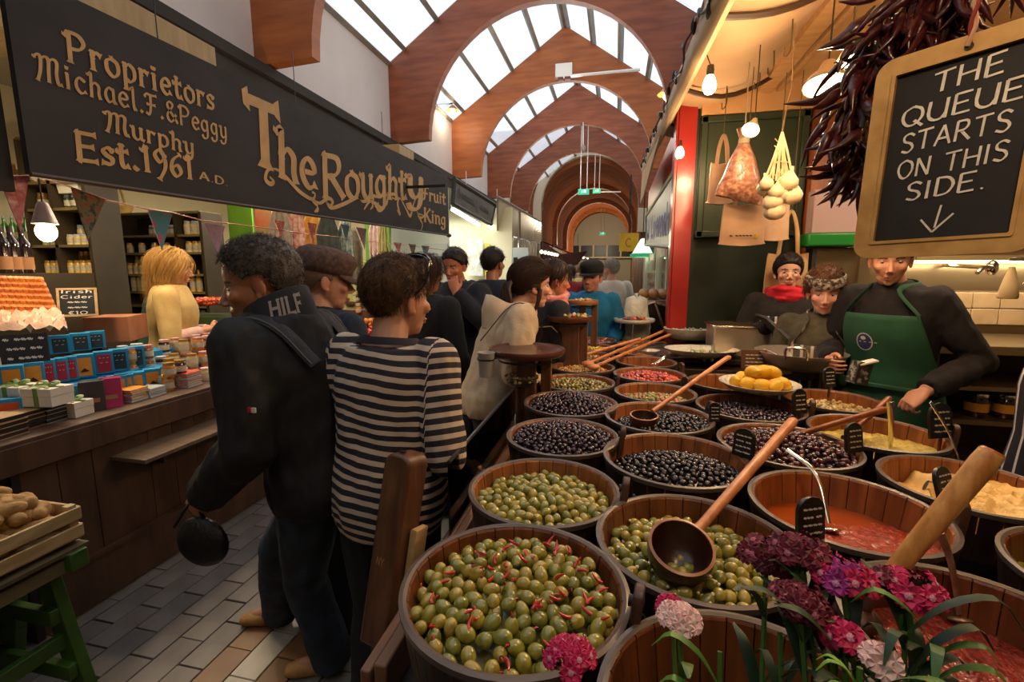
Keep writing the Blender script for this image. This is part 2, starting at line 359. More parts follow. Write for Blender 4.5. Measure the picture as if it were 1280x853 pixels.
ro=obj('distant_tiles',rest,[tile_g,tile_b,tile_w,tile_gg],floor,kind='stuff')
# ================================================================ hall walls, arches and glazed roof
XL,XR,XC=-3.6,1.3,-1.15; ZB,ZE,ZA=3.66,4.88,6.55
DY=2.91; Y1=4.33
ya=[Y1+DY*i for i in range(-3,5)]   # arches
struct('wall_left',M().box((XL-.1,7.5,(ZB+ZE)/2),(.2,24,ZE-ZB)),white_wall,label='white plastered upper wall above the left stalls')
struct('wall_right',M().box((XR+.1,7.5,(3.3+ZE)/2),(.2,24,ZE-3.3)),white_wall,label='white plastered upper wall above the right stalls')
struct('wall_back',M().box((-1,-4.6,3.6),(14,.2,7.6)),cream_wall,label='cream wall closing the hall behind the camera')
archm=M(); 
def arch_profile(y,ro=None):
    ri=1.8; zc=3.72; inner=[]; outer=[]
    inner.append((XC-ri,y,ZB+.06)); outer.append((XL,y,ZB+.03))
    N_=28
    for i in range(N_+1):
        a=PI-PI*i/N_; inner.append((XC+ri*cos(a),y,zc+ri*sin(a)))
        # outer point: on vertical leg / slope by matching angle
        dx,dz=cos(a),sin(a); best=None
        tx=2.45/abs(dx) if abs(dx)>1e-6 else 1e9
        # gable line z = ZA-(ZA-ZE)/2.4*|x|
        sl=(ZA-ZE)/2.45; tz=(ZA-zc)/(dz+sl*abs(dx)) if (dz+sl*abs(dx))>1e-6 else 1e9
        t_=min(tx,tz); outer.append((XC+dx*t_,y,zc+dz*t_))
    # put exact corners
    outer.append((XR,y,ZB+.03)); inner.append((XC+ri,y,ZB+.06))
    for tx_,tz_ in ((XL,ZE),(XR,ZE),(XC,ZA)):
        i=min(range(1,len(outer)-1),key=lambda k:(outer[k][0]-tx_)**2+(outer[k][2]-tz_)**2); outer[i]=(tx_,y,tz_)
    return outer,inner
for n_,y in enumerate(ya):
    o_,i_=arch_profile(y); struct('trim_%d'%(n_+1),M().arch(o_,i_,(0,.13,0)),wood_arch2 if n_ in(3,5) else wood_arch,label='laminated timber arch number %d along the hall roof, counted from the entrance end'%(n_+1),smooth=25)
# roof: purlins and glass panes as parts
roof=thing('ceiling',(XC,7.5,ZA),'pitched glazed roof of milky panes between grey bars','roof',kind=STRUCT)
del roof['category']
fr=[0,.11,.33,.55,.77,1]
def rp_(side,t,dz=0):
    x=(XL if side<0 else XR); return (lerp(x,XC,t),lerp(ZE,ZA,t)+dz)
ybays=[-4.5]+ya+[19.3]
pane_m=milky('milky_roof_glass','f3f5f8',.62)
for sd in (-1,1):
    for t in fr:
        x,z=rp_(sd,min(t,.985),.02); obj('glazing_bar',M().box((x,7.4,z),(.07,23.8,.09),rot('Y',sd*.72)),grey_metal,roof)
    for b0,b1 in zip(ybays[:-1],ybays[1:]):
        for t0,t1 in zip(fr[:-1],fr[1:]):
            (xa,za),(xb,zb)=rp_(sd,t0+.005,.06),rp_(sd,t1-.005,.06)
            obj('pane',M().prism([(xa,b0+.07,za),(xb,b0+.07,zb),(xb,b1+.06,zb),(xa,b1+.06,za)],(0,0,.012)),pane_m,roof,smooth=0)
# dark ledge under the white wall, beige beam, stall ceilings either side
dk=mat('dark_ledge','2a2520',rough=.8)
struct('trim_20',M().box((XL+.03,7.5,ZB-.04),(.3,24,.1)).box((XL+.1,7.5,ZB-.16),(.06,24,.14)),dk,label='dark timber ledge under the white left wall')
struct('trim_21',M().box((XL-.35,2.7,3.28),(.5,8.5,.3)),mat('beige_beam','9a8158','ab9269',rough=.7,scale=2,stretch=(1,8,1)),label='beige painted beam above the stall sign')
struct('ceiling_2',M().box((-5.2,8,3.62),(3.3,26,.08)),mat('stall_ceiling','b5ac92',rough=.9),label='flat ceiling over the left stalls')
struct('wall_far_left',M().box((-6.4,8,1.8),(.2,26,3.7)),cream_wall,label='cream wall at the back of the left stalls')
struct('ceiling_3',M().box((3.2,7.5,3.4),(4.2,24,.08)),mat('soffit','b59a72',rough=.9),label='flat ceiling over the right stalls')
struct('wall_stall_end_left',M().box((-4.6,20.5,1.8),(2.8,.2,3.7)),cream_wall,label='cream wall closing the left stalls at the far end')
struct('wall_stall_end_right',M().box((2.9,20.5,1.8),(3.4,.2,3.7)),cream_wall,label='cream wall closing the right stalls at the far end')
struct('wall_far_right',M().box((4.6,7.5,1.7),(.2,24,3.5)),cream_wall,label='cream wall far to the right')
# ================================================================ far end: white ringed opening, timber vault, tympanum
def semi(r,zc,y,n=28): return [(XC+r*cos(PI-PI*i/n),y,zc+r*sin(PI-PI*i/n)) for i in range(n+1)]
zc=4.26
def halfarch(y,ri,W,top,base):
    """wall plate with a round-headed opening"""
    inn=[(XC-ri,y,base)]+semi(ri,zc,y)+[(XC+ri,y,base)]
    out=[]
    for p in inn:
        a=math.atan2(p[2]-base,p[0]-XC); dx,dz=cos(a),sin(a)
        t=min(W/abs(dx) if abs(dx)>1e-6 else 1e9,(top-base)/dz if dz>1e-6 else 1e9); out.append((XC+dx*t,y,base+dz*t))
    for tx_ in (XC-W,XC+W):
        i=min(range(len(out)),key=lambda k:(out[k][0]-tx_)**2+(out[k][2]-top)**2); out[i]=(tx_,y,top)
    return out,inn
o_,i_=halfarch(19.3,2.2,4.8,7.3,3.0)
struct('wall_end',M().arch(o_,i_,(0,.3,0)),wood_arch,label='timber faced cross wall around the inner arch')
ring=M().arch([(p[0],p[1]-.06,p[2]) for p in [(XC-2.24,19.3,3.2)]+semi(2.24,zc,19.3)+[(XC+2.24,19.3,3.2)]],[(p[0],p[1]-.06,p[2]) for p in [(XC-1.92,19.3,3.2)]+semi(1.92,zc,19.3)+[(XC+1.92,19.3,3.2)]],(0,.36,0))
struct('trim_22',ring,mat('cream_ring','cfc3ab',rough=.7),label='cream painted arch ring at the far end of the glazed roof')
vw=mat('vault_timber','84492c','9a5a38',rough=.95,spec=.1,scale=1.3,stretch=(1,4,1))
vlt=M(); 
for i in range(1): 
    a=[(XC-2.06,19.5,3.0)]+semi(2.06,3.9,19.5)+[(XC+2.06,19.5,3.0)]; b=[(XC-2.55,19.55,3.0)]+semi(2.55,3.9,19.55)+[(XC+2.55,19.55,3.0)]
    vlt.arch(b,a,(0,16.6,0))
struct('ceiling_4',vlt,vw,label='timber lined barrel vault beyond the ring arch')
for q,y in enumerate((24.,29.,33.)):
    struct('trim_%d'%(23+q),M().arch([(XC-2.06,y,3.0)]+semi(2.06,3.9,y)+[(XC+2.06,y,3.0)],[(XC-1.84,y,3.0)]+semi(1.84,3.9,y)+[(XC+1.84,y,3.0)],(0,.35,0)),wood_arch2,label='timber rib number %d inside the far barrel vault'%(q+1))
struct('wall_far_end',M().box((XC,36.1,3.2),(6,.2,6.5)),mat('tympanum_plaster','b9b29b',rough=.9),label='pale plaster end wall under the far vault')
fw=M().box((XC,35.9,3.15),(4.4,.2,.9)); fo=struct('window_1',fw,mat('dark_opening','1a1612',rough=.4),label='band of dark windows under the pale end wall')
for x in (-2.7,-1.7,-.7,.3): obj('mullion',M().box((x,35.75,3.15),(.12,.1,.9)),cream_wall,fo)
obj('sill',M().box((XC,35.7,2.7),(4.4,.3,.12)),cream_wall,fo)
# boxes closing the sides of the far tunnel
struct('wall_tunnel_left',M().box((XC-2.3,28,1.5),(.2,17,3.2)),mat('far_shop_front','5e3a26','8a6a4c',rough=.6,scale=1.1),label='far shop fronts on the left under the vault')
struct('wall_tunnel_right',M().box((XC+2.3,28,1.5),(.2,17,3.2)),MATS['far_shop_front'],label='far shop fronts on the right under the vault')
# hanging exit signs
exg=mat('exit_green','2fae86',rough=.4,emit=.9); exw=mat('exit_white','d9efe2',rough=.4,emit=1.1)
def exitsign(u,v,y,wd,lab):
    p=ony(u,v,y); t=thing('exit_sign',(p[0],p[1],p[2]-wd*.25),lab,'exit sign','running figure exit signs')
    obj('housing',M().box((p[0],p[1],p[2]),(wd,.06,wd*.5)),exg,t)
    obj('panel',M().box((p[0],p[1]-.035,p[2]+wd*.03),(wd*.85,.012,wd*.33)),exg,t)
    m=M(); s_=wd*.14; c=(p[0]-wd*.14,p[1]-.045,p[2]+wd*.03)
    m.ell((c[0],c[1],c[2]+s_*.75),(s_*.22,.004,s_*.22),nu=8,nv=5); m.box(c,(s_*.4,.006,s_*.9),rot('Y',.3)); m.box((c[0]-s_*.35,c[1],c[2]-s_*.7),(s_*.2,.006,s_*.8),rot('Y',.7)); m.box((c[0]+s_*.3,c[1],c[2]-s_*.65),(s_*.2,.006,s_*.7),rot('Y',-.6)); m.box((c[0]+wd*.27,c[1],c[2]),(wd*.22,.006,wd*.26))
    obj('pictogram',m,exw,t)
    for dx in (-.3,.3): obj('rod',M().tube([(p[0]+dx*wd,p[1],p[2]+wd*.25),(p[0]+dx*wd,p[1],p[2]+wd*.25+(2.35 if y<18 else 1.4))],.012,6),white_enamel,t)
exitsign(729.5,240,13.5,.30,'green exit sign hanging on two long rods, nearest and left of the two')
exitsign(746,239,17.5,.28,'green exit sign beside a horizontal bar, behind the nearer one')
exitsign(753,292,30,.34,'smallest exit sign, in front of the pale end wall')
obj('bracket_bar',M().tube([ony(751,240,17.5),ony(776,240,17.5)],.02,6),white_enamel,label='thin white horizontal bar beside the second exit sign',cat='bar')
# white box with bar on arch 3, heater cable
p=ony(705,89,10.1); t=thing('roof_speaker',(p[0],p[1],p[2]-.12),'white box fixed high on the second full timber arch with a long white bar','light fitting')
obj('box',M().box(p,(.34,.14,.26)),white_enamel,t,bevel=.01); obj('bar',M().tube([ony(714,95,10.05),ony(800,87,10.05)],.03,6),white_enamel,t)
obj('lens',M().box((p[0]-.06,p[1]-.05,p[2]-.16),(.1,.06,.05)).box((p[0]+.08,p[1]-.05,p[2]-.16),(.12,.06,.05)),mat('dull_red_lens','6b3a36',rough=.5),t)
p0=ony(729,153,13.05); p1=ony(729,186,13.05)
t=thing('pendant_camera',p1,'small grey pendant on a thin cord under the fourth arch','lamp')
obj('cord',M().tube([p0,p1],.012,6),white_enamel,t); obj('head',M().lathe([(.03,.1),(.07,.04),(.06,-.05),(.02,-.09)],p1,12),grey_metal,t)
# wrought iron wall bracket lamp at arch leg
def ironlamp(p,lab,sgn=-1):
    t=thing('bracket_lamp',(p[0],p[1],p[2]-.1),lab,'lamp')
    arm=[(p[0]+sgn*.55,p[1],p[2]+.12),(p[0]+sgn*.3,p[1],p[2]+.14),(p[0],p[1],p[2]+.13)]
    m=M().tube(bez(arm,4),.014,6); sc=[(p[0]+sgn*(.34+.09*cos(a)*(1-a/9)),p[1],p[2]+.02+.09*sin(a)*(1-a/9)) for a in np.linspace(0,6,14)]
    m.tube(sc,.008,5); sc=[(p[0]+sgn*(.2+.06*cos(a)*(1-a/9)),p[1],p[2]+.2+.06*sin(a)*(1-a/9)) for a in np.linspace(0,6,14)]; m.tube(sc,.008,5)
    obj('scrolled_arm',m,black_metal,t)
    obj('shade',M().lathe([(.02,.1),(.05,.08),(.13,.0),(.125,-.005),(.045,.07),(.015,.09)],p,16),mat('amber_shade','c98c4a',rough=.4),t)
    obj('bulb',M().ell((p[0],p[1],p[2]-.02),(.05,.05,.06)),mat('bulb_glow','ffd9a0',emit=14),t)
    lamp('bracket_lamp_light','POINT',(p[0],p[1]-.1,p[2]-.14),14,WARM2,.05)
ironlamp(ony(566,138,9.6),'scrolled iron bracket lamp glowing on the left, under the second timber arch')
ironlamp(ony(833,118,7.6),'bracket lamp glowing at the foot of the right arch beside the awning',sgn=1)
# ================================================================ right stall: table, tubs, olives
UP=(0,0,1)
TZ=.83; RZ=1.07
# table
tb=thing('olive_table',(.45,2.2,0),'long dark wooden stall table carrying the round olive tubs','table')
m=M()
for i,x in enumerate(np.arange(-.36,1.16,.14)): ye=4.2 if x<.45 else (3.3 if x<.8 else 2.55); obj('plank',M().box((x,(.36+ye)/2,TZ-.02),(.135,ye-.36,.035)),wood_out,tb)
obj('apron_board',M().box((-.40,2.3,TZ-.1),(.03,3.9,.16)),wood_dark,tb)
for x,y in ((-.36,.45),(-.36,2.2),(-.36,4.1),(1.1,.45),(1.1,2.4),(.4,4.1)):
    if 1: obj('leg',M().box((x,y,.39),(.07,.07,.78)),wood_dark,tb)
obj('front_board',M().box((.45,.36,TZ-.1),(1.7,.03,.16)),wood_dark,tb)
# side rail and glass guard
RX=-.43
rail_m=mat('rail_wood','6e4a32','8a6044',rough=.4,scale=3,stretch=(8,1,8)); rail=thing('side_rail',(RX,2.2,.83),'long wooden rail with a groove running along the left edge of the olive table','rail')
obj('lower_board',M().box((RX-.012,2.3,.865),(.022,3.2,.07)),rail_m,rail,bevel=.004)
obj('upper_board',M().box((RX+.02,2.3,.875),(.026,3.2,.085)),rail_m,rail,bevel=.004)
def guard(y0,y1,z0,z1,lab):
    t=thing('glass_guard',(RX-.01,(y0+y1)/2,.9),lab,'glass panel','clear guards along the olive table')
    obj('pane',M().box((RX-.012,(y0+y1)/2,(z0+z1)/2-.1),(.006,y1-y0,z1-z0+.1)),glassy('guard_glass','e6efe8',.03),t,smooth=0)
    obj('edge_rod',M().tube([(RX-.012,y0,z1-.05),(RX-.012,y1,z1-.05)],.006,6),mat('dark_steel','4b545a',rough=.3,metal=.8),t)
guard(1.17,2.06,.97,1.17,'clear glass guard between the near leaning post and the first round board')
guard(2.2,3.1,.97,1.17,'clear glass guard beyond the first round board')
# near post: leaning slab with rounded top and a hole
pt=onz(510,566,1.16); pb=onz(477,800,.66)
t=thing('rail_post',(pb[0],pb[1],pb[2]),'leaning thick dark wooden post with rounded top at the near end of the rail','post')
P0=np.array(pb); P1=np.array(pt); ax=(P1-P0); L=np.linalg.norm(ax); ax/=L
fwd=np.array([.25,.97,0]); fwd-=ax*fwd.dot(ax); fwd/=np.linalg.norm(fwd); sd=np.cross(fwd,ax)
def slab(a,b,wd,th,mm,name,par,R=.02,hole=False,**k):
    n=6; prof=[]
    h=np.linalg.norm(np.array(b)-np.array(a)); 
    pts=[(-wd/2,0),(wd/2,0)]
    for i in range(n+1): q=PI/2*i/n; pts.append((wd/2-R+R*cos(q),h-R+R*sin(q)))
    for i in range(n+1): q=PI/2+PI/2*i/n; pts.append((-wd/2+R+R*cos(q),h-R+R*sin(q)))
    poly=[np.array(a)+sd*x+ax*z-fwd*th/2 for x,z in pts]
    return obj(name,M().prism([tuple(p) for p in poly],tuple(fwd*th)),mm,par,**k)
slab(P0,P1,.086,.085,wood_post,'post_body',t,bevel=.008,R=.03)
obj('bolt_hole',M().lathe([(.009,0),(.009,.003)],P1+ax*.002-sd*.006-fwd*.015,14,Vector(ax).to_track_quat('Z','Y').to_matrix()),black_metal,t)
slab(P0+sd*.058+fwd*.02,P0+sd*.058+fwd*.02+ax*(L*.62),.02,.05,pine,'edge_strip',t,R=.004)
pm=M(); fittext(pm,'NY',P0+ax*L*.42-sd*.02-fwd*.0435,P0+ax*L*.42+sd*.005-fwd*.0435,ax,.022,w_=1); obj('scratch_mark',pm,mat('scratched_wood','b08a5c'),t)
obj('foot_bracket',M().tube([P0+ax*.02,(P0[0]+.02,P0[1],.3)],.035,8),wood_dark,t); obj('foot_leg',M().box((P0[0]+.02,P0[1],.2),(.08,.08,.4)),wood_dark,t)
# tubs --------------------------------------------------------------
def tub(cx,cy,r,lab,nst=30,lug=None,inner=None,rz=RZ,depth=.22,near=True,dark=False,lugh=.07):
    t=thing('wooden_tub',(cx,cy,rz-depth),lab,'tub','round wooden tubs on the olive table')
    th=.014; st=wood_stave2 if dark else wood_stave
    def stave(i,k):
        a0=2*PI*i/nst; a1=2*PI*(i+k)/nst-.012; m=M()
        seg=2; V=[]
        jt=random.uniform(-.0008,.0008); bow=random.uniform(0,.0015)
        for z,ri_,ro_ in ((rz-depth,r*.86-th,r*.86),(rz-.004,r-th+jt,r+bow),(rz,r-th+.003+jt,r-.002)):
            ring=[]
            for q in range(seg+1): a=a0+(a1-a0)*q/seg; ring.append((cx+ro_*cos(a),cy+ro_*sin(a),z))
            for q in range(seg,-1,-1): a=a0+(a1-a0)*q/seg; ring.append((cx+ri_*cos(a),cy+ri_*sin(a),z))
            V.append(ring)
        m.loft(V); return m
    if near:
        for i in range(nst):
            sm=stave(i,1); o=obj('stave',sm,[st,wood_out],t,smooth=20)
            for p in o.data.polygons:
                c=p.center; n_=p.normal; w_=Vector((o.location.x+c.x+t.location.x-cx,o.location.y+c.y+t.location.y-cy,0))
                if n_.x*w_.x+n_.y*w_.y>.3*w_.length: p.material_index=1
    else:
        m=M()
        for i in range(nst): m.k=0; m.v,m.f,m.m=m.v,m.f,m.m; q=stave(i,1); m.add(q.v,q.f)
        o=obj('staves',m,[st,wood_out],t,smooth=20)
        for p in o.data.polygons:
            c=p.center; w_=Vector((c.x+t.location.x-cx,c.y+t.location.y-cy,0))
            if p.normal.x*w_.x+p.normal.y*w_.y>.3*w_.length: p.material_index=1
    obj('rim_hoop',M().lathe([(r+.003,rz-.010),(r+.004,rz+.002),(r-.004,rz+.004),(r-.010,rz+.001),(r-.008,rz-.008),(r+.001,rz-.012)],(cx,cy,0),56,caps=False),mat('grey_rim','4b4038','63564a',rough=.38,scale=6,bump=.05),t)
    obj('lower_hoop',M().lathe([(r*.89+.004,rz-depth*.75),(r*.89+.007,rz-depth*.75+.03),(r*.89,rz-depth*.75+.03),(r*.88,rz-depth*.75)],(cx,cy,0),40,caps=False),black_metal,t)
    obj('base',M().lathe([(0.001,rz-depth+.01),(r*.86,rz-depth+.01),(r*.86,rz-depth),(.001,rz-depth)],(cx,cy,0),30,caps=False),wood_out,t)
    if lug is not None:
        for a in ([lug] if not hasattr(lug,'__len__') else lug):
            a=math.radians(a); d=Vector((cos(a),sin(a),0)); tt=Vector((-sin(a),cos(a),0)); c=Vector((cx,cy,0))+d*(r+.004)
            h0,h1=rz-depth*.9,rz+lugh; wd=.026; poly=[]
            pts=[(-wd,h0),(wd,h0),(wd,h1-.025),(wd*.75,h1-.008),(wd*.3,h1),(-wd*.3,h1),(-wd*.75,h1-.008),(-wd,h1-.025)]
            obj('lug_handle',M().prism([c+tt*x+Vector((0,0,z))-d*.008+d*((z-h0)*.10-.012) for x,z in pts],d*.018),wood_dark,t,bevel=.003)
            obj('finger_hole',M().lathe([(.010,-.013),(.010,.013)],c+Vector((0,0,rz+lugh-.03))+d*.009,12,d.to_track_quat('Z','Y').to_matrix()),black_metal,t)
    return t
G=dict(
 T1=(-.167,.775,.208),T2=(-.173,1.175,.199),T3=(-.17,1.598,.196),T4=(-.18,2.024,.204),T5=(-.185,2.43,.198),T6=(-.18,2.84,.19),T7=(-.18,3.23,.19),T8=(-.18,3.62,.19),T9=(-.17,4.0,.19),
 U0=(.2,.575,.205),U1=(.187,1.0,.209),U2=(.2,1.475,.218),U3=(.186,1.901,.209),U4=(.205,2.302,.190),U5=(.205,2.71,.198),U6=(.21,3.10,.19),U7=(.21,3.49,.19),U8=(.22,3.88,.19),
 V1=(.575,1.238,.212),V2=(.586,1.68,.215),V3=(.585,2.13,.215),V4=(.60,2.6,.2),W1=(.944,1.883,.209),W2=(.97,1.455,.2),X1=(.995,1.03,.2),X2=(.60,.81,.2),V5=(.99,2.33,.2))
NEAR=('T1','T2','U0','U1','U2','V1','W2','X2')
DESC=dict(T1='big wooden tub of green olives with red chilli strips, nearest on the aisle side',T2='wooden tub of plain green olives, second along the aisle side',T3='wooden tub heaped with purple black olives, third along the aisle side',T4='wooden tub heaped with small dark olives, fourth along the aisle side',T5='wooden tub of mixed green and purple olives, fifth along the aisle side',T6='wooden tub of pale bean salad, sixth along the aisle side',T7='small looking tub of mixed cubes behind the bean salad tub',T8='tub of yellow cubes far along the aisle side',T9='farthest wooden tub on the aisle side with a spoon standing in it',
 U0='nearly empty wooden tub with bare inner staves at the bottom edge',U1='wooden tub of garlic stuffed green olives with the big wooden ladle in it',U2='wooden tub of round black olives behind the big ladle',U3='wooden tub of shiny black olives with a small wooden ladle',U4='wooden tub of green olives with red pepper bits',U5='wooden tub of red sun dried tomatoes',U6='empty looking bright wooden tub with a metal tool across it',U7='wooden tub of orange mixed antipasti under two long wooden handles',U8='farthest wooden tub of the middle column',
 V1='wooden tub of thick red sauce with an upright black label',V2='wooden tub heaped with wrinkled red brown olives',V3='wooden tub of dark olives under the lemon plate',V4='wooden tub with orange lit inner wall behind the lemons',W1='wooden tub of yellow green artichoke paste in front of the green apron',W2='wooden tub of smooth and crumbly hummus with black labels',X1='wooden tub of green pesto at the right edge',X2='large wooden tub of dark red tapenade at the bottom right',V5='small wooden tub holding garlic pieces next to the steel pan')
LUG=dict(T1=-8,T2=-2,T3=-4,T4=None,T5=0,U2=None,U1=None,V1=-6,U3=20,U5=30,U4=40,V3=-10,V2=None,X2=None,W1=-10)
for k,(x,y,r) in G.items(): tub(x,y,r,DESC[k],nst=28 if k in NEAR else 22,lug=LUG.get(k),near=k in NEAR,dark=k in('U0','X2','X1','V3','T1','U1'),lugh=.055)
# olives -------------------------------------------------------------
def olive_mesh(name,a,b,hole=None,n=12,v=9,chim=False):
    m=M(); m.ell((0,0,0),(a,a,b),nu=n,nv=v)
    # slight egg shape
    m.v=[(x*(1-.12*z/b),y*(1-.12*z/b),z) for x,y,z in m.v]
    return m
def jmesh(name,m,ms,sm=60):
    me=bpy.data.meshes.new(name); me.from_pydata(m.v,[],m.f)
    for x in ms: me.materials.append(x)
    if len(ms)>1: me.polygons.foreach_set('material_index',m.m)
    return finish(me,sm)
ol_g=[mat('green_olive','7c7628','9a9038',rough=.22,scale=60,coat=.5,c3='8a8430'),mat('green_olive_yellow','8a7a28','a8943c',rough=.22,scale=60,coat=.5),mat('green_olive_deep','68682a','848434',rough=.22,scale=60,coat=.5)]
hole_m=mat('olive_hole','2c1f0e',rough=.5); chilli_m=mat('red_chilli','a81a12','c8281a',rough=.3,coat=.4,scale=80); pim=mat('pimento','b03a1c',rough=.35,coat=.3); garlic_m=mat('garlic_clove','e3d9b4',rough=.35,coat=.2)
def gol(a,b,mm,fill):
    m=M(); m.k=0; m.ell((0,0,0),(a,a,b),nu=14,nv=10); m.v=[(x*(1-.10*z/b),y*(1-.10*z/b),z) for x,y,z in m.v]
    m.k=1; m.lathe([(a*.30,b*.94),(a*.27,b*1.0),(a*.18,b*.97)],(0,0,0),10)
    if fill=='garlic': m.k=2; m.ell((0,0,b*1.02),(a*.28,a*.28,b*.28),nu=8,nv=6)
    elif fill=='chilli': m.k=2; m.tube([(0,0,b*.9),(a*.12,0,b*1.25),(a*.35,0,b*1.4)],[a*.17,a*.14,a*.03],6)
    return m
def variants(fill):
    out=[]
    fm={'garlic':garlic_m,'chilli':chilli_m,None:pim}[fill]
    for i in range(6):
        f=fill if (i%2==0 or fill=='garlic') else None
        out.append(jmesh('olive',gol(.0126*random.uniform(.93,1.07),.0158*random.uniform(.93,1.1),None,f),[ol_g[i%3],hole_m,fm]))
    return out
def heap_pts(cx,cy,r,zfun,d,ntry=9000,inside=.93,ymax=None,layers=1,half=None):
    P=[]
    cell=d; grid={}
    R_=r*inside
    for _ in range(ntry):
        a=random.uniform(0,2*PI); q=R_*math.sqrt(random.random()); x,y=q*cos(a),q*sin(a)
        if half and not half(x,y): continue
        z=zfun(x,y)+random.uniform(-.35,.35)*d*.5
        gx,gy=int(x//cell),int(y//cell); ok=True
        for i in(-1,0,1):
            for j in(-1,0,1):
                for (px,py,pz) in grid.get((gx+i,gy+j),()):
                    if (px-x)**2+(py-y)**2+(pz-z)**2<(d*.86)**2: ok=False; break
                if not ok: break
            if not ok: break
        if ok: grid.setdefault((gx,gy),[]).append((x,y,z)); P.append((cx+x,cy+y,z))
    return P
def filler(cx,cy,r,zfun,mm,parent,off=.016,n=20,name='brine_bed'):
    m=M(); rs=[]
    m.v.append((cx,cy,zfun(0,0)-off))
    for i in range(1,9):
        for j in range(n): a=2*PI*j/n; q=r*i/8; m.v.append((cx+q*cos(a),cy+q*sin(a),zfun(q*cos(a),q*sin(a))-off))
    for j in range(n): m.f.append((0,1+j,1+(j+1)%n))
    for i in range(7):
        for j in range(n): a=1+i*n; m.f.append((a+j,a+n+j,a+n+(j+1)%n,a+(j+1)%n))
    m.m=[0]*len(m.f)
    return m
def dome(z0,h,r,tx=0,ty=0,cx=0,cy=0): return lambda x,y: z0+h*(1-min(1,((x-cx)**2+(y-cy)**2)/(r*r)))+tx*x+ty*y
ONE=0
def fill_olives(key,zf,vars_,label,group,nind,d=.0285,bed='5a5528',lift=True,half=None,inside=.93):
    x,y,r=G[key]; P=heap_pts(x,y,r-.014,zf,d,ntry=14000,half=half,inside=inside)
    P.sort(key=lambda p:(p[1]-0)**2+p[0]**2)
    mb=mat('brine_'+bed,bed,rough=.3)
    obj('brine',filler(x,y,(r-.014)*.97,zf,mb,None,off=d*.75),mb,label='olive brine between the fruit in the '+DESC[key][:60].split(',')[0],cat='brine',kind='stuff')
    rest=[]
    for i,p in enumerate(P):
        e=(random.uniform(0,PI),random.uniform(0,PI),random.uniform(0,2*PI))
        if i<nind:
            o=bpy.data.objects.new('olive',random.choice(vars_)); COL.objects.link(o); o.location=p; o.rotation_euler=e; o.scale=(random.uniform(.92,1.1),)*3
            setp(o,label,'olive',group)
        else: rest.append((p,e))
    # a lower layer to close the gaps
    for p in P[::1]:
        if random.random()<.7: rest.append(((p[0]+random.uniform(-.5,.5)*d,p[1]+random.uniform(-.5,.5)*d,p[2]-d*.62),(random.uniform(0,PI),random.uniform(0,PI),0)))
    if rest:
        merge_inst(rest,vars_,'olives','more '+label,'olive')
def merge_inst(items,meshes,name,label,cat,scale=(.92,1.1)):
    data=[]
    for me in meshes:
        V=np.empty(len(me.vertices)*3); me.vertices.foreach_get('co',V); V=V.reshape(-1,3)
        F=[tuple(p.vertices) for p in me.polygons]; K=[p.material_index for p in me.polygons]; data.append((V,F,K))
    allV=[];allF=[];allK=[];n=0
    mats_=[]
    for me in meshes:
        for mm in me.materials:
            if mm not in mats_: mats_.append(mm)
    for p,e in items:
        q=random.randrange(len(meshes)); V,F,K=data[q]; R=np.array(Matrix.Rotation(e[2],3,'Z')@Matrix.Rotation(e[1],3,'Y')@Matrix.Rotation(e[0],3,'X'))
        W=(V*random.uniform(*scale))@R.T+np.array(p); allV.append(W); allF+= [tuple(i+n for i in f) for f in F]; n+=len(V)
        mm=meshes[q].materials; allK+=[mats_.index(mm[k]) for k in K]
    V=np.concatenate(allV); c=V.mean(0); me=bpy.data.meshes.new(name); me.from_pydata((V-c).tolist(),[],allF)
    for x in mats_: me.materials.append(x)
    me.polygons.foreach_set('material_index',allK); finish(me,60)
    o=bpy.data.objects.new(name,me); COL.objects.link(o); o.location=c; setp(o,label,cat,kind='stuff'); return o
vc=variants('chilli'); vg=variants('garlic'); vp=variants(None)
fill_olives('T1',dome(RZ-.028,.03,.19,tx=.02),vc,'green olive in the nearest tub among red chilli strips','green olives in the near chilli tub',125)
fill_olives('U1',dome(RZ-.055,.02,.19,tx=-.02),vg,'green olive stuffed with garlic in the tub of the big wooden ladle','garlic olives in the ladle tub',95,d=.0275)
fill_olives('T2',dome(RZ-.045,.02,.19),vp,'plain pitted green olive in the second tub along the aisle','green olives in the second aisle tub',80,d=.0255)
fill_olives('U0',lambda x,y:RZ-.15,vg,'more garlic olive at the bottom of the nearly empty tub','olives left in the nearly empty tub',0,half=lambda x,y:y<.02)
# loose chilli strips in T1
cm=[]
for i in range(3):
    q=M(); L_=random.uniform(.022,.032); q.tube(bez([(0,0,0),(L_*.4,L_*.12*random.choice((-1,1)),0),(L_,0,.002)],3),[.0028,.0034,.0034,.003,.0028,.002,.001],6); cm.append(jmesh('chilli_strip',q,[chilli_m]))
for i in range(42):
    x,y,r=G['T1']; a=random.uniform(0,2*PI); q=.17*math.sqrt(random.random()); px,py=q*cos(a),q*sin(a)
    o=bpy.data.objects.new('chilli_strip',random.choice(cm)); COL.objects.link(o); o.location=(x+px,y+py,dome(RZ-.028,.03,.19,tx=.02)(px,py)+.012); o.rotation_euler=(random.uniform(-.5,.5),random.uniform(-.7,.3),random.uniform(0,6.3)); setp(o,'thin strip of red chilli among the olives of the nearest tub','chilli','chilli strips in the near tub')
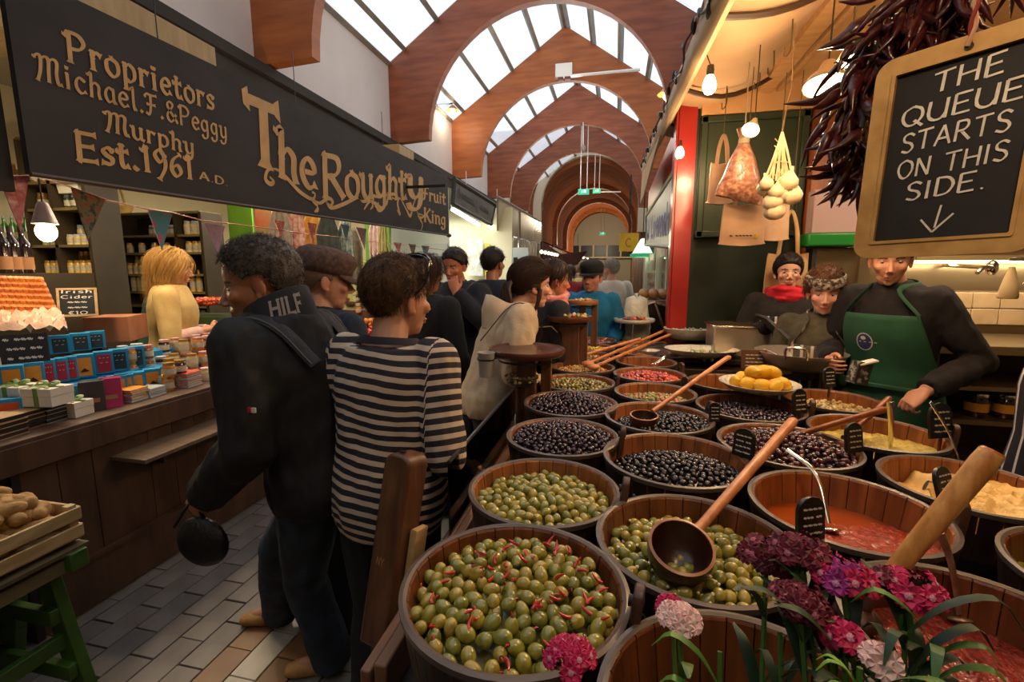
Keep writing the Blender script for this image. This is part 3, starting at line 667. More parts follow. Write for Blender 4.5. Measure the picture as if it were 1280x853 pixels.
# dark olive heaps: stuff
def dark_var(cols,a,b,n=8,v=6,rough=.18):
    out=[]
    for i,c in enumerate(cols):
        m=M(); m.ell((0,0,0),(a*random.uniform(.9,1.1),a*random.uniform(.9,1.05),b*random.uniform(.92,1.1)),nu=n,nv=v); out.append(jmesh('olive',m,[mat('dark_olive_'+c,c,rough=rough,coat=.4)]))
    return out
def heap(key,zf,vars_,label,d,nlay=2,inside=.97,bed='120a0c',cat='olives',half=None,name='olive_heap',scale=(.85,1.12)):
    x,y,r=G[key] if isinstance(key,str) else key; P=heap_pts(x,y,r-.014,zf,d,ntry=26000 if d<.017 else 12000,inside=inside,half=half); it=[]
    for p in P:
        it.append((p,(random.uniform(0,3),random.uniform(0,3),0)))
        if random.random()<.6: it.append(((p[0]+random.uniform(-.5,.5)*d,p[1]+random.uniform(-.5,.5)*d,p[2]-d*.6),(random.uniform(0,3),random.uniform(0,3),0)))
    mb=mat('brine_'+bed,bed,rough=.3)
    o=merge_inst(it,vars_,name,label,cat,scale)
    bo=obj('bed',filler(x,y,(r-.014)*.99,zf,mb,None,off=d*.8),mb,o); bo.location=bo.location-o.location if False else bo.location
    return o
dk1=dark_var(['22121a','2c1620','1a0f16','38202a'],.0085,.0105); dk2=dark_var(['16100f','0f0c10','1e1416'],.0098,.0115); dk3=dark_var(['3a1a1e','4a2222','2a1418','5a3028'],.0092,.0118); dk4=dark_var(['100e10','161216'],.0088,.0108,rough=.1)
heap('T3',dome(RZ-.02,.045,.19),dk1,'heap of purple black olives piled above the rim of the third aisle tub',.0185)
heap('T4',dome(RZ-.015,.045,.19),dk1,'heap of small dark olives piled above the rim of the fourth aisle tub',.018)
heap('U2',dome(RZ-.055,.04,.2,tx=.04,ty=-.05),dk2,'heap of round black olives in the tub behind the big ladle',.0205)
heap('U3',dome(RZ-.045,.03,.2,tx=.12),dk4,'heap of shiny black olives around the small ladle',.0185)
heap('V2',dome(RZ-.02,.05,.19,ty=-.03),dk3,'heap of wrinkled red brown olives beside the red sauce',.020)
heap('V3',dome(RZ-.04,.02,.2),dk1,'dark olives under the lemon plate',.0185)
mixc=['8a8440','6e5a3a','3c2228','a89a4e','7a7a3c']; mx=dark_var(mixc,.0085,.0105)
heap('T5',dome(RZ-.03,.035,.18),mx,'heap of mixed green and purple olives in the fifth aisle tub',.019)
heap('U4',dome(RZ-.055,.02,.18),dark_var(['7c7a34','8a8a40','6a7030','a8432a'],.0105,.0125),'green olives with red pepper bits in the middle column',.0225)
heap('T6',dome(RZ-.035,.03,.17),dark_var(['b79a62','c9ad74','a5482c','8a6a44','d8b65c'],.006,.0095),'pale beans and peppers heaped in the sixth aisle tub',.0165)
heap('T7',dome(RZ-.03,.02,.17),dark_var(['c08a3a','a86a2a','d8b46a','7c4a24'],.009,.011),'orange and pale cubes in the seventh aisle tub',.021)
heap('T8',dome(RZ-.03,.02,.17),dark_var(['d8c24a','e0cf66','b89a3a'],.010,.012),'yellow cubes in the eighth aisle tub',.023)
heap('T9',dome(RZ-.03,.02,.17),dark_var(['8a5a6a','a8848a','6a4450'],.009,.011),'mauve onion mix in the farthest aisle tub',.022)
heap('U5',dome(RZ-.04,.04,.18),dark_var(['b8402a','8e2a1c','c85a38','a03424'],.012,.016),'heap of red sun dried tomatoes',.022)
heap('U7',dome(RZ-.05,.02,.17),dark_var(['c0702a','a85a24','d8923a'],.010,.012),'orange antipasti in the far middle tub',.022)
heap('U8',dome(RZ-.05,.02,.17),dark_var(['c89a4a','b8803a','8a3a22'],.010,.012),'mixed antipasti in the farthest middle tub',.022)
# pastes ------------------------------------------------------------
def paste(key,zf,mm,label,amp,freq,seed=0,r_=None,sheet=40,name='paste',cat='paste',ring=30):
    x,y,r=G[key] if isinstance(key,str) else key; R_=(r-.012)*(r_ or .985); m=M(); n=72
    def zz(px,py):
        q=Vector((px*freq+seed,py*freq,seed)); v=mnoise.noise(q)*.6+mnoise.noise(q*2.3)*.3+mnoise.noise(q*5.1)*.18+mnoise.noise(q*11)*.08
        e=max(0,1-(math.hypot(px,py)/R_)**6)
        return zf(px,py)+amp*v*(.35+.65*e)
    m.v.append((x,y,zz(0,0)))
    for i in range(1,ring+1):
        for j in range(n): a=2*PI*j/n; q=R_*i/ring; m.v.append((x+q*cos(a),y+q*sin(a),zz(q*cos(a),q*sin(a))))
    for j in range(n): m.f.append((0,1+j,1+(j+1)%n))
    for i in range(ring-1):
        for j in range(n): a=1+i*n; m.f.append((a+j,a+n+j,a+n+(j+1)%n,a+(j+1)%n))
    m.m=[0]*len(m.f)
    return obj(name,m,mm,label=label,cat=cat,smooth=80,kind='stuff')
paste('V1',lambda x,y:RZ-.078-.16*max(-.08,y)+.04*x,mat('red_sauce','701c0c','a83a16',rough=.3,scale=90,bump=.9,bscale=120,coat=.5,c3='a03014'),'thick red sauce with an oily orange edge in the wooden tub',.009,48,1)
paste('V1',lambda x,y:RZ-.087,mat('orange_oil','9c4414',rough=.12,coat=.6),'film of orange oil lying on the red sauce',.0005,5,4,r_=.98,ring=6,name='oil',cat='oil')
paste('X2',lambda x,y:RZ-.09-.05*x+.03*y,mat('red_tapenade','54120c','8e2a16',rough=.3,scale=110,bump=.8,bscale=140,coat=.4,c3='8a2214'),'dark red chopped tapenade in the large bottom right tub',.014,46,7)
paste('X1',lambda x,y:RZ-.055+.05*x-.06*y,mat('green_pesto','5e6a1e','94983c',rough=.3,scale=60,bump=.8,bscale=150,coat=.3,c3='7a8430'),'green herb pesto at the right edge',.03,26,9)
paste('W1',lambda x,y:RZ-.05-.06*y,mat('artichoke_paste','a5903a','c9b45a',rough=.45,scale=30,bump=.7,bscale=120,c3='b8a346'),'yellow green artichoke paste in front of the green apron',.028,24,12)
paste('W2',lambda x,y:RZ-.07+.035*max(0,min(1,(x+.06)*30))-.05*y+.02*max(0,x)*3,mat('hummus','d0a85a','e2c27c',rough=.5,scale=12,bump=.5,bscale=90),'creamy hummus heaped in the tub at the right',.042,26,15)
paste('V4',lambda x,y:RZ-.10,mat('brown_relish','4a2412','6a3418',rough=.3,scale=40,bump=.6),'brown relish deep in the tub behind the lemons',.01,20,18)
paste('V5',lambda x,y:RZ-.05,mat('garlic_oil','b89a5a','d8c08a',rough=.3,scale=40,bump=.6),'oily garlic pieces in the small tub beside the pan',.012,40,19)
paste('U6',lambda x,y:RZ-.12,mat('brown_relish2','8a4a1e','a8602a',rough=.3,scale=30,bump=.4),'shallow relish in the bright empty looking tub',.006,20,20)
# ================================================================ awning over the tubs
def A(*a): return np.array(a,float)
aw_m=mat('awning_canvas','b8936a','c8a680',rough=.8,scale=2,bump=.04); beam_m=mat('cream_roll','b89c72','c8ae86',rough=.6,scale=5)
def ez(y): return 2.525+.089*y
aw=thing('awning',(.6,4,2.8),'cream canvas awning sloping over the olive tubs','awning')
m=M(); NX=12; NY=24
for i in range(NX+1):
    for j in range(NY+1):
        t=i/NX; y=lerp(.2,5.2,j/NY); x=lerp(.40,1.02,t); z=lerp(ez(y)+.05,3.02+.0*y,t)-.07*sin(PI*t)*(.8+.5*sin(y*4.1)**2)
        m.v.append((x,y,z))
for i in range(NX):
    for j in range(NY): a=i*(NY+1)+j; m.f.append((a,a+1,a+NY+2,a+NY+1)); m.m.append(0)
fab=obj('canvas',m,aw_m,aw,smooth=80); so=fab.modifiers.new('t','SOLIDIFY'); so.thickness=.006
bt=mat('dark_batten','3e2a1a',rough=.5)
for y in (1.1,2.35,3.45,4.5):
    pts=[(lerp(.38,1.02,t),y+.25*t,lerp(ez(y)+.04,3.0,t)-.07*sin(PI*t)*(.8+.5*sin(y*4.1)**2)-.02) for t in np.linspace(0,1,8)]
    obj('batten',M().tube(pts,.016,6),bt,aw)
obj('edge_roll',M().tube([(.37,.1,ez(.1)),(.37,7.6,ez(7.6))],[(.045,.075)]*2,12,up=(0,0,1)),beam_m,aw)
obj('valance',M().prism([(.345,4.2,ez(4.2)-.02),(.345,7.7,ez(7.7)+.05),(.345,8.0,ez(8)-.5),(.345,7.0,ez(7)-.42),(.345,5.6,ez(5.6)-.2)],(.02,0,0)),aw_m,aw)
# soffit with hook rail
sf=mat('warm_soffit','b78c5a','c49a68',rough=.8,scale=3)
struct('ceiling_5',M().box((2.3,1.9,3.06),(2.66,4.6,.06)),sf,label='cream ceiling panel over the stall staff')
struct('trim_30',M().box((1.02,2.4,3.0),(.10,4.2,.10)).box((1.12,2.4,2.99),(.03,4.2,.06)),mat('hook_rail_wood','a87e4e','b98e5c',rough=.6,scale=3,stretch=(1,8,1)),label='pale wooden rail holding the hooks')
struct('trim_31',M().box((1.6,4.02,2.93),(2.0,.1,.20)),sf,label='cream beam across the top of the green wall')
# string of unlit fairy bulbs
t=thing('fairy_lights',(.33,3,2.8),'dark wire of unlit stubby fairy lights along the awning edge','string lights')
wire=[]; ys=np.linspace(.6,7.4,90)
for i,y in enumerate(ys): wire.append((.318+.012*sin(i*1.3),y,ez(y)+.035*sin(i*.55)+.02))
gw=mat('dark_green_wire','1c2018',rough=.5)
obj('wire',M().tube(wire,.006,6),gw,t)
for i in range(2,88,2):
    p=A(*wire[i]); d=A(-.012*random.random(),random.uniform(-.8,.8),random.choice((-1,1))*random.uniform(.4,1)); d/=np.linalg.norm(d)
    obj('stub_bulb',M().tube([p,p+d*.022,p+d*.045,p+d*.055],[.009,.011,.008,.003],6),gw,t)
# bare bulbs
glow=mat('bulb_glow2','ffdca6',emit=22); cap_m=mat('bulb_cap','2a241c',rough=.4)
def bulb(p,lab,e=16,s=1.,cord=None,col=WARM,tilt=0):
    p=A(*p); t=thing('light_bulb',tuple(p-A(0,0,.05*s)),lab,'light bulb','bare bulbs of the olive stall')
    obj('glass',M().lathe([(.001,-.055*s),(.02*s,-.05*s),(.032*s,-.03*s),(.034*s,-.01*s),(.026*s,.02*s),(.015*s,.04*s)],p,14,caps=False),glow,t)
    obj('cap',M().lathe([(.017*s,.035*s),(.019*s,.06*s),(.016*s,.085*s),(.004,.09*s)],p,12),cap_m,t)
    if cord is not None: obj('cord',M().tube([p+A(0,0,.085*s),cord],.003,5),cap_m,t)
    lamp('bulb_light','POINT',tuple(p-A(0,0,.075*s)),e,col,.035)
b1=onx(887,104,.44); bulb(b1,'glowing bare bulb hanging nearest below the awning edge',4,cord=b1+A(-.03,0,.16))
b2=onx(850,190,.46); bulb(b2,'glowing bare bulb farther along beside the red column',5,cord=b2+A(-.03,0,.12))
b3=onx(833,113,.2); 
# reflector lamp among bags and pendant discs
def reflector(p,ax_,lab,r=.05,e=14):
    p=A(*p); ax_=Vector(ax_).normalized(); R=ax_.to_track_quat('Z','Y').to_matrix(); t=thing('reflector_lamp',tuple(p),lab,'lamp','glowing reflector lamps above the stall')
    obj('shade',M().lathe([(r,0),(r*1.02,-.004),(r*.8,-.03),(r*.45,-.06),(r*.3,-.09),(.002,-.095)],p,18,R,caps=False),mat('pearl_shade','b79d78',rough=.4),t)
    obj('lens',M().lathe([(r*.97,-.002),(r*.6,.006),(.002,.009)],p,18,R,caps=False),glow,t)
    obj('cord',M().tube([p-A(*ax_)*.09,p-A(*ax_)*.09+A(0,0,2.99-p[2])],.003,5),cap_m,t)
    q=p+A(*ax_)*.04; lamp('reflector_light','POINT',tuple(q),e,WARM,.04)
reflector(ony(938,163,2.9),(-.35,-.55,-.75),'reflector lamp glowing between the hanging paper bags',.045,9)
reflector(ony(1033,108,2.0),(-.1,-.25,-1),'wide glowing lamp partly behind the dried chillies',.075,12)
reflector(ony(1062,76,2.3),(-.1,-.25,-1),'second glowing lamp higher up, almost hidden by the dried chillies',.045,8)
# ================================================================ green wall, wooden post, steel counter
dgreen=mat('dark_green_paint','111d0c','172411',rough=.55,scale=3,bump=.03); lgreen=mat('olive_green_paint','1c2a13','223018',rough=.5,scale=3)
struct('wall_green',M().box((1.0,4.08,1.45),(.95,.08,2.9)),dgreen,label='dark green painted partition behind the stall')
t=thing('green_cupboard_door',(.98,4.0,1.93),'olive green framed panel on the upper part of the dark green partition','panel')
zb,zt=1.915,2.83; x0,x1=.6,1.36
obj('panel',M().box(((x0+x1)/2,4.02,(zb+zt)/2),(x1-x0,.03,zt-zb)),lgreen,t)
for a_,b_ in (((x0+.03,zb),(x0+.03,zt)),((x0,zb+.03),(x1,zb+.03)),((x1-.03,zb),(x1-.03,zt)),((x0,zt-.03),(x1,zt-.03))):
    obj('frame_strip',M().box(((a_[0]+b_[0])/2,3.99,(a_[1]+b_[1])/2),(max(.05,b_[0]-a_[0]),.03,max(.05,b_[1]-a_[1]))),lgreen,t,bevel=.006)
struct('trim_32',M().box((1.50,3.95,1.5),(.27,.12,3.0)),mat('orange_brown_post','5a2c12','8a4a1e',rough=.45,scale=2.5,stretch=(5,5,.7),bump=.06),label='broad orange brown timber post behind the staff')
red=mat('red_gloss_paint','8e0e08','9c120c',rough=.35,scale=3,coat=.2)
struct('trim_33',M().box((.51,4.06,1.5),(.13,.12,3.0)).box((.44,4.1,1.5),(.03,.16,3.0)),red,label='bright red painted shopfront column')
struct('wall_steel',M().box((3.0,3.75,1.5),(2.7,.08,3.0)),mat('dim_steel','8a7a62','9a8a6c',rough=.3,metal=.8,scale=1.5,stretch=(1,1,3)),label='brushed steel backsplash behind the counter')
tp=thing('tiled_upstand',(2.3,3.66,1.29),'row of cream wall tiles under the steel backsplash','tiles')
tmm=mat('cream_tile','b39c78','bfa987',rough=.25,coat=.3)
for r_ in range(2):
    for c_ in range(9): obj('tile',M().box((1.78+.155*c_,3.69,1.355+.108*r_-(0)),(.150,.02,.103)),tmm,tp,bevel=.003)
obj('grout_backing',M().box((2.4,3.70,1.41),(1.5,.012,.23)),mat('grout','6e5c42',rough=.9),tp)
t=thing('under_shelf_light',(2.35,3.55,1.69),'long glowing strip light over the steel backsplash','strip light')
obj('tube',M().box((2.3,3.66,1.715),(1.0,.03,.018)),mat('strip_glow','ffe3a8',emit=6),t); obj('housing',M().box((2.4,3.66,1.74),(1.4,.10,.03)),mat('cream_housing','8a7650',rough=.6),t)
lamp('strip_light','AREA',(2.3,3.6,1.69),3,WARM2,1.0,(0.3,0,0),.04)
ctr=thing('back_counter',(2.4,3.4,0),'steel topped counter with dark shelves behind the green apron','counter')
obj('worktop',M().box((2.5,3.35,1.22),(1.7,.65,.05)),MATS['dim_steel'],ctr,bevel=.004)
obj('carcass',M().box((2.5,3.6,.6),(1.7,.1,1.2)).box((1.68,3.35,.6),(.05,.6,1.2)),mat('dark_carcass','2e1f16',rough=.6),ctr)
for z in (.5,.80,1.0): obj('shelf',M().box((2.5,3.35,z),(1.65,.6,.025)),MATS['dim_steel'],ctr)
for i,(x,z) in enumerate(((2.08,.815),(2.22,.815),(2.38,.815),(2.52,.815),(2.66,.815))):
    t=thing('preserve_jar',(x,3.15,z),'squat preserve jar with yellow label, number %s from left under the steel counter'%['one','two','three','four','five'][i],'jar','jars under the steel counter')
    obj('glass',M().lathe([(.001,0),(.05,0),(.055,.01),(.055,.10),(.045,.12)],(x,3.15,z),16),mat('dark_jar_glass','2a1a12',rough=.1,coat=.5),t)
    obj('lid',M().lathe([(.05,.118),(.052,.125),(.05,.14),(.001,.142)],(x,3.15,z),16),steel_b,t)
    obj('label',M().lathe([(.0555,.035),(.0555,.085)],(x,3.15,z),16,caps=False),mat('yellow_label','b8862a',rough=.6),t)
# tap and spray on the right
p=ony(1240,335,3.3)
t=thing('wall_tap',tuple(p-A(0,0,.05)),'chrome mixer tap in front of the steel backsplash','tap')
obj('body',M().ell(tuple(p),(.03,.03,.045)).tube(bez([p+A(-.02,-.02,0),p+A(-.08,-.06,.0),p+A(-.12,-.08,-.03)],4),.012,8),steel_b,t); obj('mount',M().tube([p,p+A(0,.4,.02)],.012,8),steel_b,t)
p=ony(1262,355,3.0)
t=thing('cloth_bag',tuple(p-A(0,0,.07)),'pale cloth hanging from the sink spray beside the tap','cloth')
obj('cloth',M().loft([[(p[0]+w_*cos(a)*.8,p[1]+w_*.5*sin(a),p[2]+z) for a in np.linspace(0,2*PI,12,endpoint=False)] for w_,z in ((.015,.09),(.03,.05),(.05,-.02),(.06,-.07),(.05,-.08))]),mat('pale_cloth','c9b48c',rough=.9,bump=.2,scale=20),t)
obj('spray_head',M().lathe([(.02,.0),(.03,-.03),(.012,-.06)],p+A(.07,-.03,.03),12).tube(bez([p+A(.07,-.03,.03),p+A(.05,-.02,.12),p+A(-.02,0,.13)],5),.01,7),steel_b,t)
# white dispenser with green strip on the post, dark slot
p=ony(1040,300,3.7)
t=thing('wall_dispenser',(p[0],3.8,p[2]-.3),'white and grey dispenser with a green band behind the headscarf woman','dispenser')
obj('upper_box',M().box((p[0]+.03,3.8,p[2]+.2),(.30,.12,.30)),mat('mauve_white','9a8080',rough=.6),t,bevel=.006)
obj('green_band',M().box((p[0]+.02,3.75,p[2]),(.38,.2,.09)),mat('green_plastic','0e6a22',rough=.4),t,bevel=.012)
obj('lower_box',M().box((p[0]+.06,3.8,p[2]-.30),(.34,.1,.5)),MATS['dim_steel'],t,bevel=.006); obj('slot',M().box((p[0]-.10,3.76,p[2]-.26),(.025,.12,.40)),black_metal,t)
# ================================================================ neighbouring shop on the right: side with fascia sign, window
def onshop(u,v): return onx(u,v,.47)
c=[onshop(846,222),onshop(846,312),onshop(809,322),onshop(812,284)]
ynear,yfar=4.2,9.2
struct('wall_shop_side',M().box((.60,6.9,2.93),(.06,5.6,.5)).box((.60,6.9,.45),(.06,5.6,.9)),red,label='red painted fascia and base of the neighbouring shop')
t=thing('shop_fascia_sign',(.5,6.6,2.0),'long white fascia sign with blue slanted lettering beside the red column','sign')
c0=onx(846,312,.49); 
zt0,zb0=2.62,1.92
q=[(.49,4.3,1.86),(.49,8.6,2.12),(.49,8.6,2.62),(.49,4.3,2.55)]
obj('board',M().prism(q,(.03,0,0)),mat('sign_white','d8dcc8',rough=.4),t)
obj('frame',M().tube(q+[q[0]],.025,6),mat('sign_frame','a8a58e',rough=.5),t)
mm=M(); fittext(mm,'& J Livesock',(.47,8.2,2.2),(.47,4.7,2.02),(0,0,1),.30,w_=2.2,nib=.3); obj('lettering',mm,mat('sign_blue','4a4f8e',rough=.5),t)
mw=M()
struct('window_2',M().box((.60,6.9,1.35),(.01,5.4,1.0)),glassy('shop_glass','eef2ee',.06),label='shop window pane under the white fascia sign',smooth=0)
for i,y in enumerate((4.35,5.6,7.0,8.4,9.6)): struct('trim_%d'%(40+i),M().box((.585,y,1.4),(.06,.07,1.1)),mat('white_frame','cfcfb4',rough=.5),label='white window post number %d of the neighbouring shop, counted from the red column'%(i+1))
# inside of shop
struct('wall_shop_back',M().box((2.4,9.0,1.7),(.1,9.5,3.3)),mat('shop_inner','d8d6bc','c9c4a4',rough=.7,scale=1),label='pale tiled inner wall of the neighbouring shop')
t=thing('shop_poster',(2.3,7.,1.2),'small framed notice seen through the neighbouring shop window','poster')
p=ony(822,362,7.5); obj('sheet',M().box(p,(.32,.02,.5)),mat('notice_paper','9a6a5a','c9c0a8',rough=.7,scale=9),t); obj('frame',M().box(p+A(0,.02,0),(.4,.02,.58)),mat('white_frame','cfcfb4'),t); obj('stand',M().box((p[0],p[1]+.03,p[2]/2-.15),(.05,.03,p[2]-.2)),MATS['white_frame'],t)
# deli case behind the far tubs with white bag
t=thing('deli_case',(.25,5.0,0),'curved black ended deli display case beyond the far tubs','display case')
prof=[(-.0,0),(.55,0),(.55,1.30),(.35,1.36),(.2,1.30),(.05,1.15),(-.08,.98),(-.12,.9)]
obj('end_panel',M().prism([(x+.01,4.55,z) for x,z in prof],(0,.04,0)),mat('black_panel','14110f',rough=.3),t)
obj('steel_trim',M().tube([(.56,4.53,.85),(.36,4.53,1.37),(.21,4.53,1.31)],.014,6),steel,t)
obj('curved_glass',M().arch([(x+.01,4.6,z) for x,z in prof[3:]],[(x+.02,4.6,z-.01) for x,z in prof[3:]],(0,1.6,0)),MATS['shop_glass'],t); obj('top',M().box((.38,5.3,1.37),(.30,1.5,.03)),steel,t); obj('deck',M().box((.25,5.4,.95),(.5,1.5,.04)),steel,t)
for k_ in range(9): tag=obj('bread_roll',M().ell((.27+.09*(k_%3)+.005*k_,4.75+.22*(k_//3),1.43),(.055,.09,.045)),mat('bread_crust','8e5a2c','b8823e',rough=.6,scale=20),label='brown bread roll on the deli case, %s in the %s row'%(['left','middle','right'][k_%3],['nearest','middle','back'][k_//3]),cat='bread',group='rolls on the deli case')
p=ony(795,400,4.4)
t=thing('carrier_bag',(p[0],p[1],1.0),'white plastic carrier bag hanging on the deli case end','bag')
bg0=M()
for z,wx,wy in ((1.40,.02,.015),(1.38,.10,.04),(1.28,.11,.05),(1.16,.13,.06),(1.06,.12,.06),(.99,.08,.05)):
    bg0.v+=[]
rr0=[[(p[0]+wx*cos(a)*(1+.18*mnoise.noise(Vector((a*1.5,z*9,1)))),p[1]+wy*sin(a),z+.03*cos(a*2+z*9)) for a in np.linspace(0,2*PI,22,endpoint=False)] for z,wx,wy in ((1.41,.02,.015),(1.38,.09,.04),(1.28,.11,.05),(1.16,.13,.06),(1.06,.12,.06),(.99,.08,.05))]
obj('bag_body',bg0.loft(rr0),mat('white_plastic','b8b8a4','d0d0be',rough=.4,scale=12,bump=.5),t,smooth=80)
# yellow sign, green lamp
p=ony(786,303,12); t=thing('yellow_sign',tuple(p-A(0,0,.3)),'square yellow hanging sign far along the right side','sign'); obj('board',M().box(p,(.46,.06,.44)),mat('yellow_board','c9a418','b8941a',rough=.5,scale=4),t); obj('bracket',M().tube([p+A(0,0,.2),p+A(0,0,1.6)],.02,6),black_metal,t)
mm=M(); fittext(mm,'C',p+A(-.08,-.035,-.11),p+A(.05,-.035,-.11),(0,0,1),.2,w_=1.6); obj('lettering',mm,mat('amber_letter','a8641a'),t)
p=ony(803,318,9.5); t=thing('green_lamp',tuple(p),'green and white conical lamp under the far right fascia','lamp'); obj('shade',M().lathe([(.22,-.05),(.2,-.0),(.05,.28),(.02,.3)],p,18,caps=False),mat('lamp_white','e6efe0',emit=1.5),t); obj('green_rim',M().lathe([(.23,-.06),(.235,0),(.19,.02)],p,18,caps=False),mat('rim_green','2a9a6a',emit=.4),t); obj('rod',M().tube([p+A(0,0,.3),p+A(0,0,1.2)],.01,5),black_metal,t)
struct('trim_50',M().box((.75,11,1.45),(.12,.12,2.9)),mat('green_pillar','1f6a4a',rough=.5),label='green painted pillar far on the right side')
# ================================================================ slate board with lettering
PL=ony(1085,205,1.15); hor=A(.74,-.673,0); upv=A(0,0,1)
BL=onz(1065,325,1.676); BL=ony(1067,324,1.15)
W_=.262; H_=.385
Rr=math.radians(1.5); hx=hor*cos(Rr)+upv*sin(Rr); uy=upv*cos(Rr)-hor*sin(Rr)
uy=uy+hor*.05; uy/=np.linalg.norm(uy)
nrm=np.cross(hx,uy); nrm/=np.linalg.norm(nrm)
if nrm[1]>0: nrm=-nrm
def BP(a,b,o=0): return tuple(BL+hx*a+uy*b+nrm*o)
t=thing('slate_board',tuple(BL+hx*W_/2),'hanging slate board with pale wooden frame saying the queue starts on this side','board')
fwd_=.034; R_=.022
def rrect(x0,y0,x1,y1,r,n=6):
    out=[]
    for cx_,cy_,a0 in ((x1-r,y1-r,0),(x0+r,y1-r,90),(x0+r,y0+r,180),(x1-r,y0+r,270)):
        for i in range(n+1): a=math.radians(a0+90*i/n); out.append((cx_+r*cos(a),cy_+r*sin(a)))
    return out
frame_m=mat('slate_frame_wood','a8834a','c29c60',rough=.5,scale=6,stretch=(3,3,3),bump=.08)
def ringm(o,i,d0,d1):
    m=M(); n=len(o)
    m.loft([[BP(*p,d0) for p in o],[BP(*p,d1) for p in o],[BP(*p,d1) for p in i],[BP(*p,d0) for p in i]],closed=True); return m
obj('frame',ringm(rrect(0,0,W_,H_,.03),rrect(fwd_,fwd_,W_-fwd_,H_-fwd_,.003),-.010,.010),frame_m,t,smooth=30)
obj('inner_bead',ringm(rrect(fwd_-.006,fwd_-.006,W_-fwd_+.006,H_-fwd_+.006,.004),rrect(fwd_,fwd_,W_-fwd_,H_-fwd_,.003),-.002,.0125),frame_m,t,smooth=30)
obj('slate',M().prism([BP(*p,-.006) for p in rrect(fwd_-.004,fwd_-.004,W_-fwd_+.004,H_-fwd_+.004,.003)],tuple(nrm*.008)),slate,t)
IW=W_-2*fwd_; IH=H_-2*fwd_
lines=[('THE',.30,.78,.845,.10),('QUEUE',.09,.93,.685,.10),('STARTS',.115,.885,.53,.10),('ON THIS',.115,.90,.375,.095),('SIDE.',.21,.79,.235,.095)]
mm=M()
for tx,a,b,yb,hh in lines:
    p0=A(*BP(fwd_+IW*a,fwd_+IH*yb,.0032)); p1=A(*BP(fwd_+IW*b,fwd_+IH*(yb+.02),.0032))
    fittext(mm,tx,p0,p1,uy,IH*hh*1.1,w_=1.25,nib=.35,jit=.12,sp=1.3,wob=.3)
def bp2(a,b): return BP(fwd_+IW*a,fwd_+IH*b,.0032)
for pts in ([(.50,.19),(.475,.06)],[(.36,.115),(.46,.035)],[(.60,.135),(.46,.035)]):
    a_,b_=pts; brush(mm,[( a_[0]*IW*1000,a_[1]*IH*1000),((a_[0]+b_[0])/2*IW*1000,(a_[1]+b_[1])/2*IH*1000),(b_[0]*IW*1000,b_[1]*IH*1000)],lambda x,y: BP(fwd_+x/1000,fwd_+y/1000,.0033),3.2)
obj('chalk_lettering',mm,chalk,t,smooth=0)
hp=A(*BP(W_*.52,H_-.02,.011)); hole=M().lathe([(.006,0),(.006,.002),(.001,.002)],hp,12,Vector(nrm).to_track_quat('Z','Y').to_matrix(),caps=False); obj('hole',hole,black_metal,t)
tw=M(); tp_=hp+A(.03,0,.9); 
for s_ in (0,PI): tw.tube([tuple(lerp(hp,tp_,q/120)+A(.0035*cos(q*.55+s_),.0035*sin(q*.55+s_),0)) for q in range(121)],.0035,5,k=0 if s_==0 else 1)
obj('twine',tw,[mat('red_twine','7a2a24',rough=.8),mat('pale_twine','b08a70',rough=.8)],t)
# ================================================================ dried chilli garland
cg=thing('chilli_garland',tuple(ony(1120,60,1.38)),'thick garland of dried dark red chillies hanging behind the slate board','chillies')
chm=[mat('dried_chilli','300c0f','481216',rough=.35,scale=30,coat=.4,bump=.2),mat('dried_chilli_dark','2e0c12','4a141a',rough=.3,scale=30,coat=.35,bump=.2)]
stalk=mat('dry_stalk','5a4a2a',rough=.7)
chs=[]
for i in range(8):
    L_=random.uniform(.07,.12); bend=random.uniform(-.03,.03); rr=random.uniform(.006,.009)
    pts=bez([(0,0,0),(bend*.3,0,-L_*.3),(bend,0,-L_*.65),(bend*2.2+random.uniform(-.02,.02),random.uniform(-.01,.01),-L_)],4)
    rs=[rr*(.55+1.2*min(1,q/3))*(1-.92*(max(0,q-4)/(len(pts)-5))**1.3) for q in range(len(pts))]; rs=[max(r_,.0012) for r_ in rs]
    q=M(); q.k=0; q.tube(pts,[(r_,r_*random.uniform(.65,.9)) for r_ in rs],8)
    q.k=1; q.tube([(0,0,-.003),(0,0,.008),(.003,.002,.022)],[.0055,.0035,.0025],6)
    chs.append(jmesh('chilli',q,[chm[i%2],stalk]))
axis=bez([ony(1245,-60,1.28),ony(1175,-10,1.32),ony(1120,40,1.38),ony(1080,110,1.42),ony(1074,180,1.42),ony(1078,215,1.42)],10)
gl=Vector(cg.location)
for i in range(290):
    q=random.random()**1.0; k_=q*(len(axis)-1.001); a0=A(*axis[int(k_)]); wdt=.085*(1-q)**.5+.028
    off=A(random.gauss(0,1),random.gauss(0,.7),random.gauss(0,.8)); off=off/np.linalg.norm(off)*wdt*random.uniform(.2,1)
    p=a0+off
    o=bpy.data.objects.new('chilli',chs[i%8]); COL.objects.link(o); o.parent=cg; o.location=Vector(p)-gl
    dr=Vector((off[0]/wdt*.9+random.gauss(-.15,.35),off[1]/wdt*.6+random.gauss(0,.3),-1.0+random.gauss(0,.35))).normalized()
    o.rotation_euler=(-dr).to_track_quat('Z','Y').to_euler(); o.rotation_euler.rotate_axis('Z',random.uniform(0,6.3)); o.scale=(random.uniform(.8,1.15),)*3
obj('cord',M().tube(axis+[],.006,6).tube([axis[0],A(*axis[0])+A(0,0,.8)],.004,5),stalk,cg)
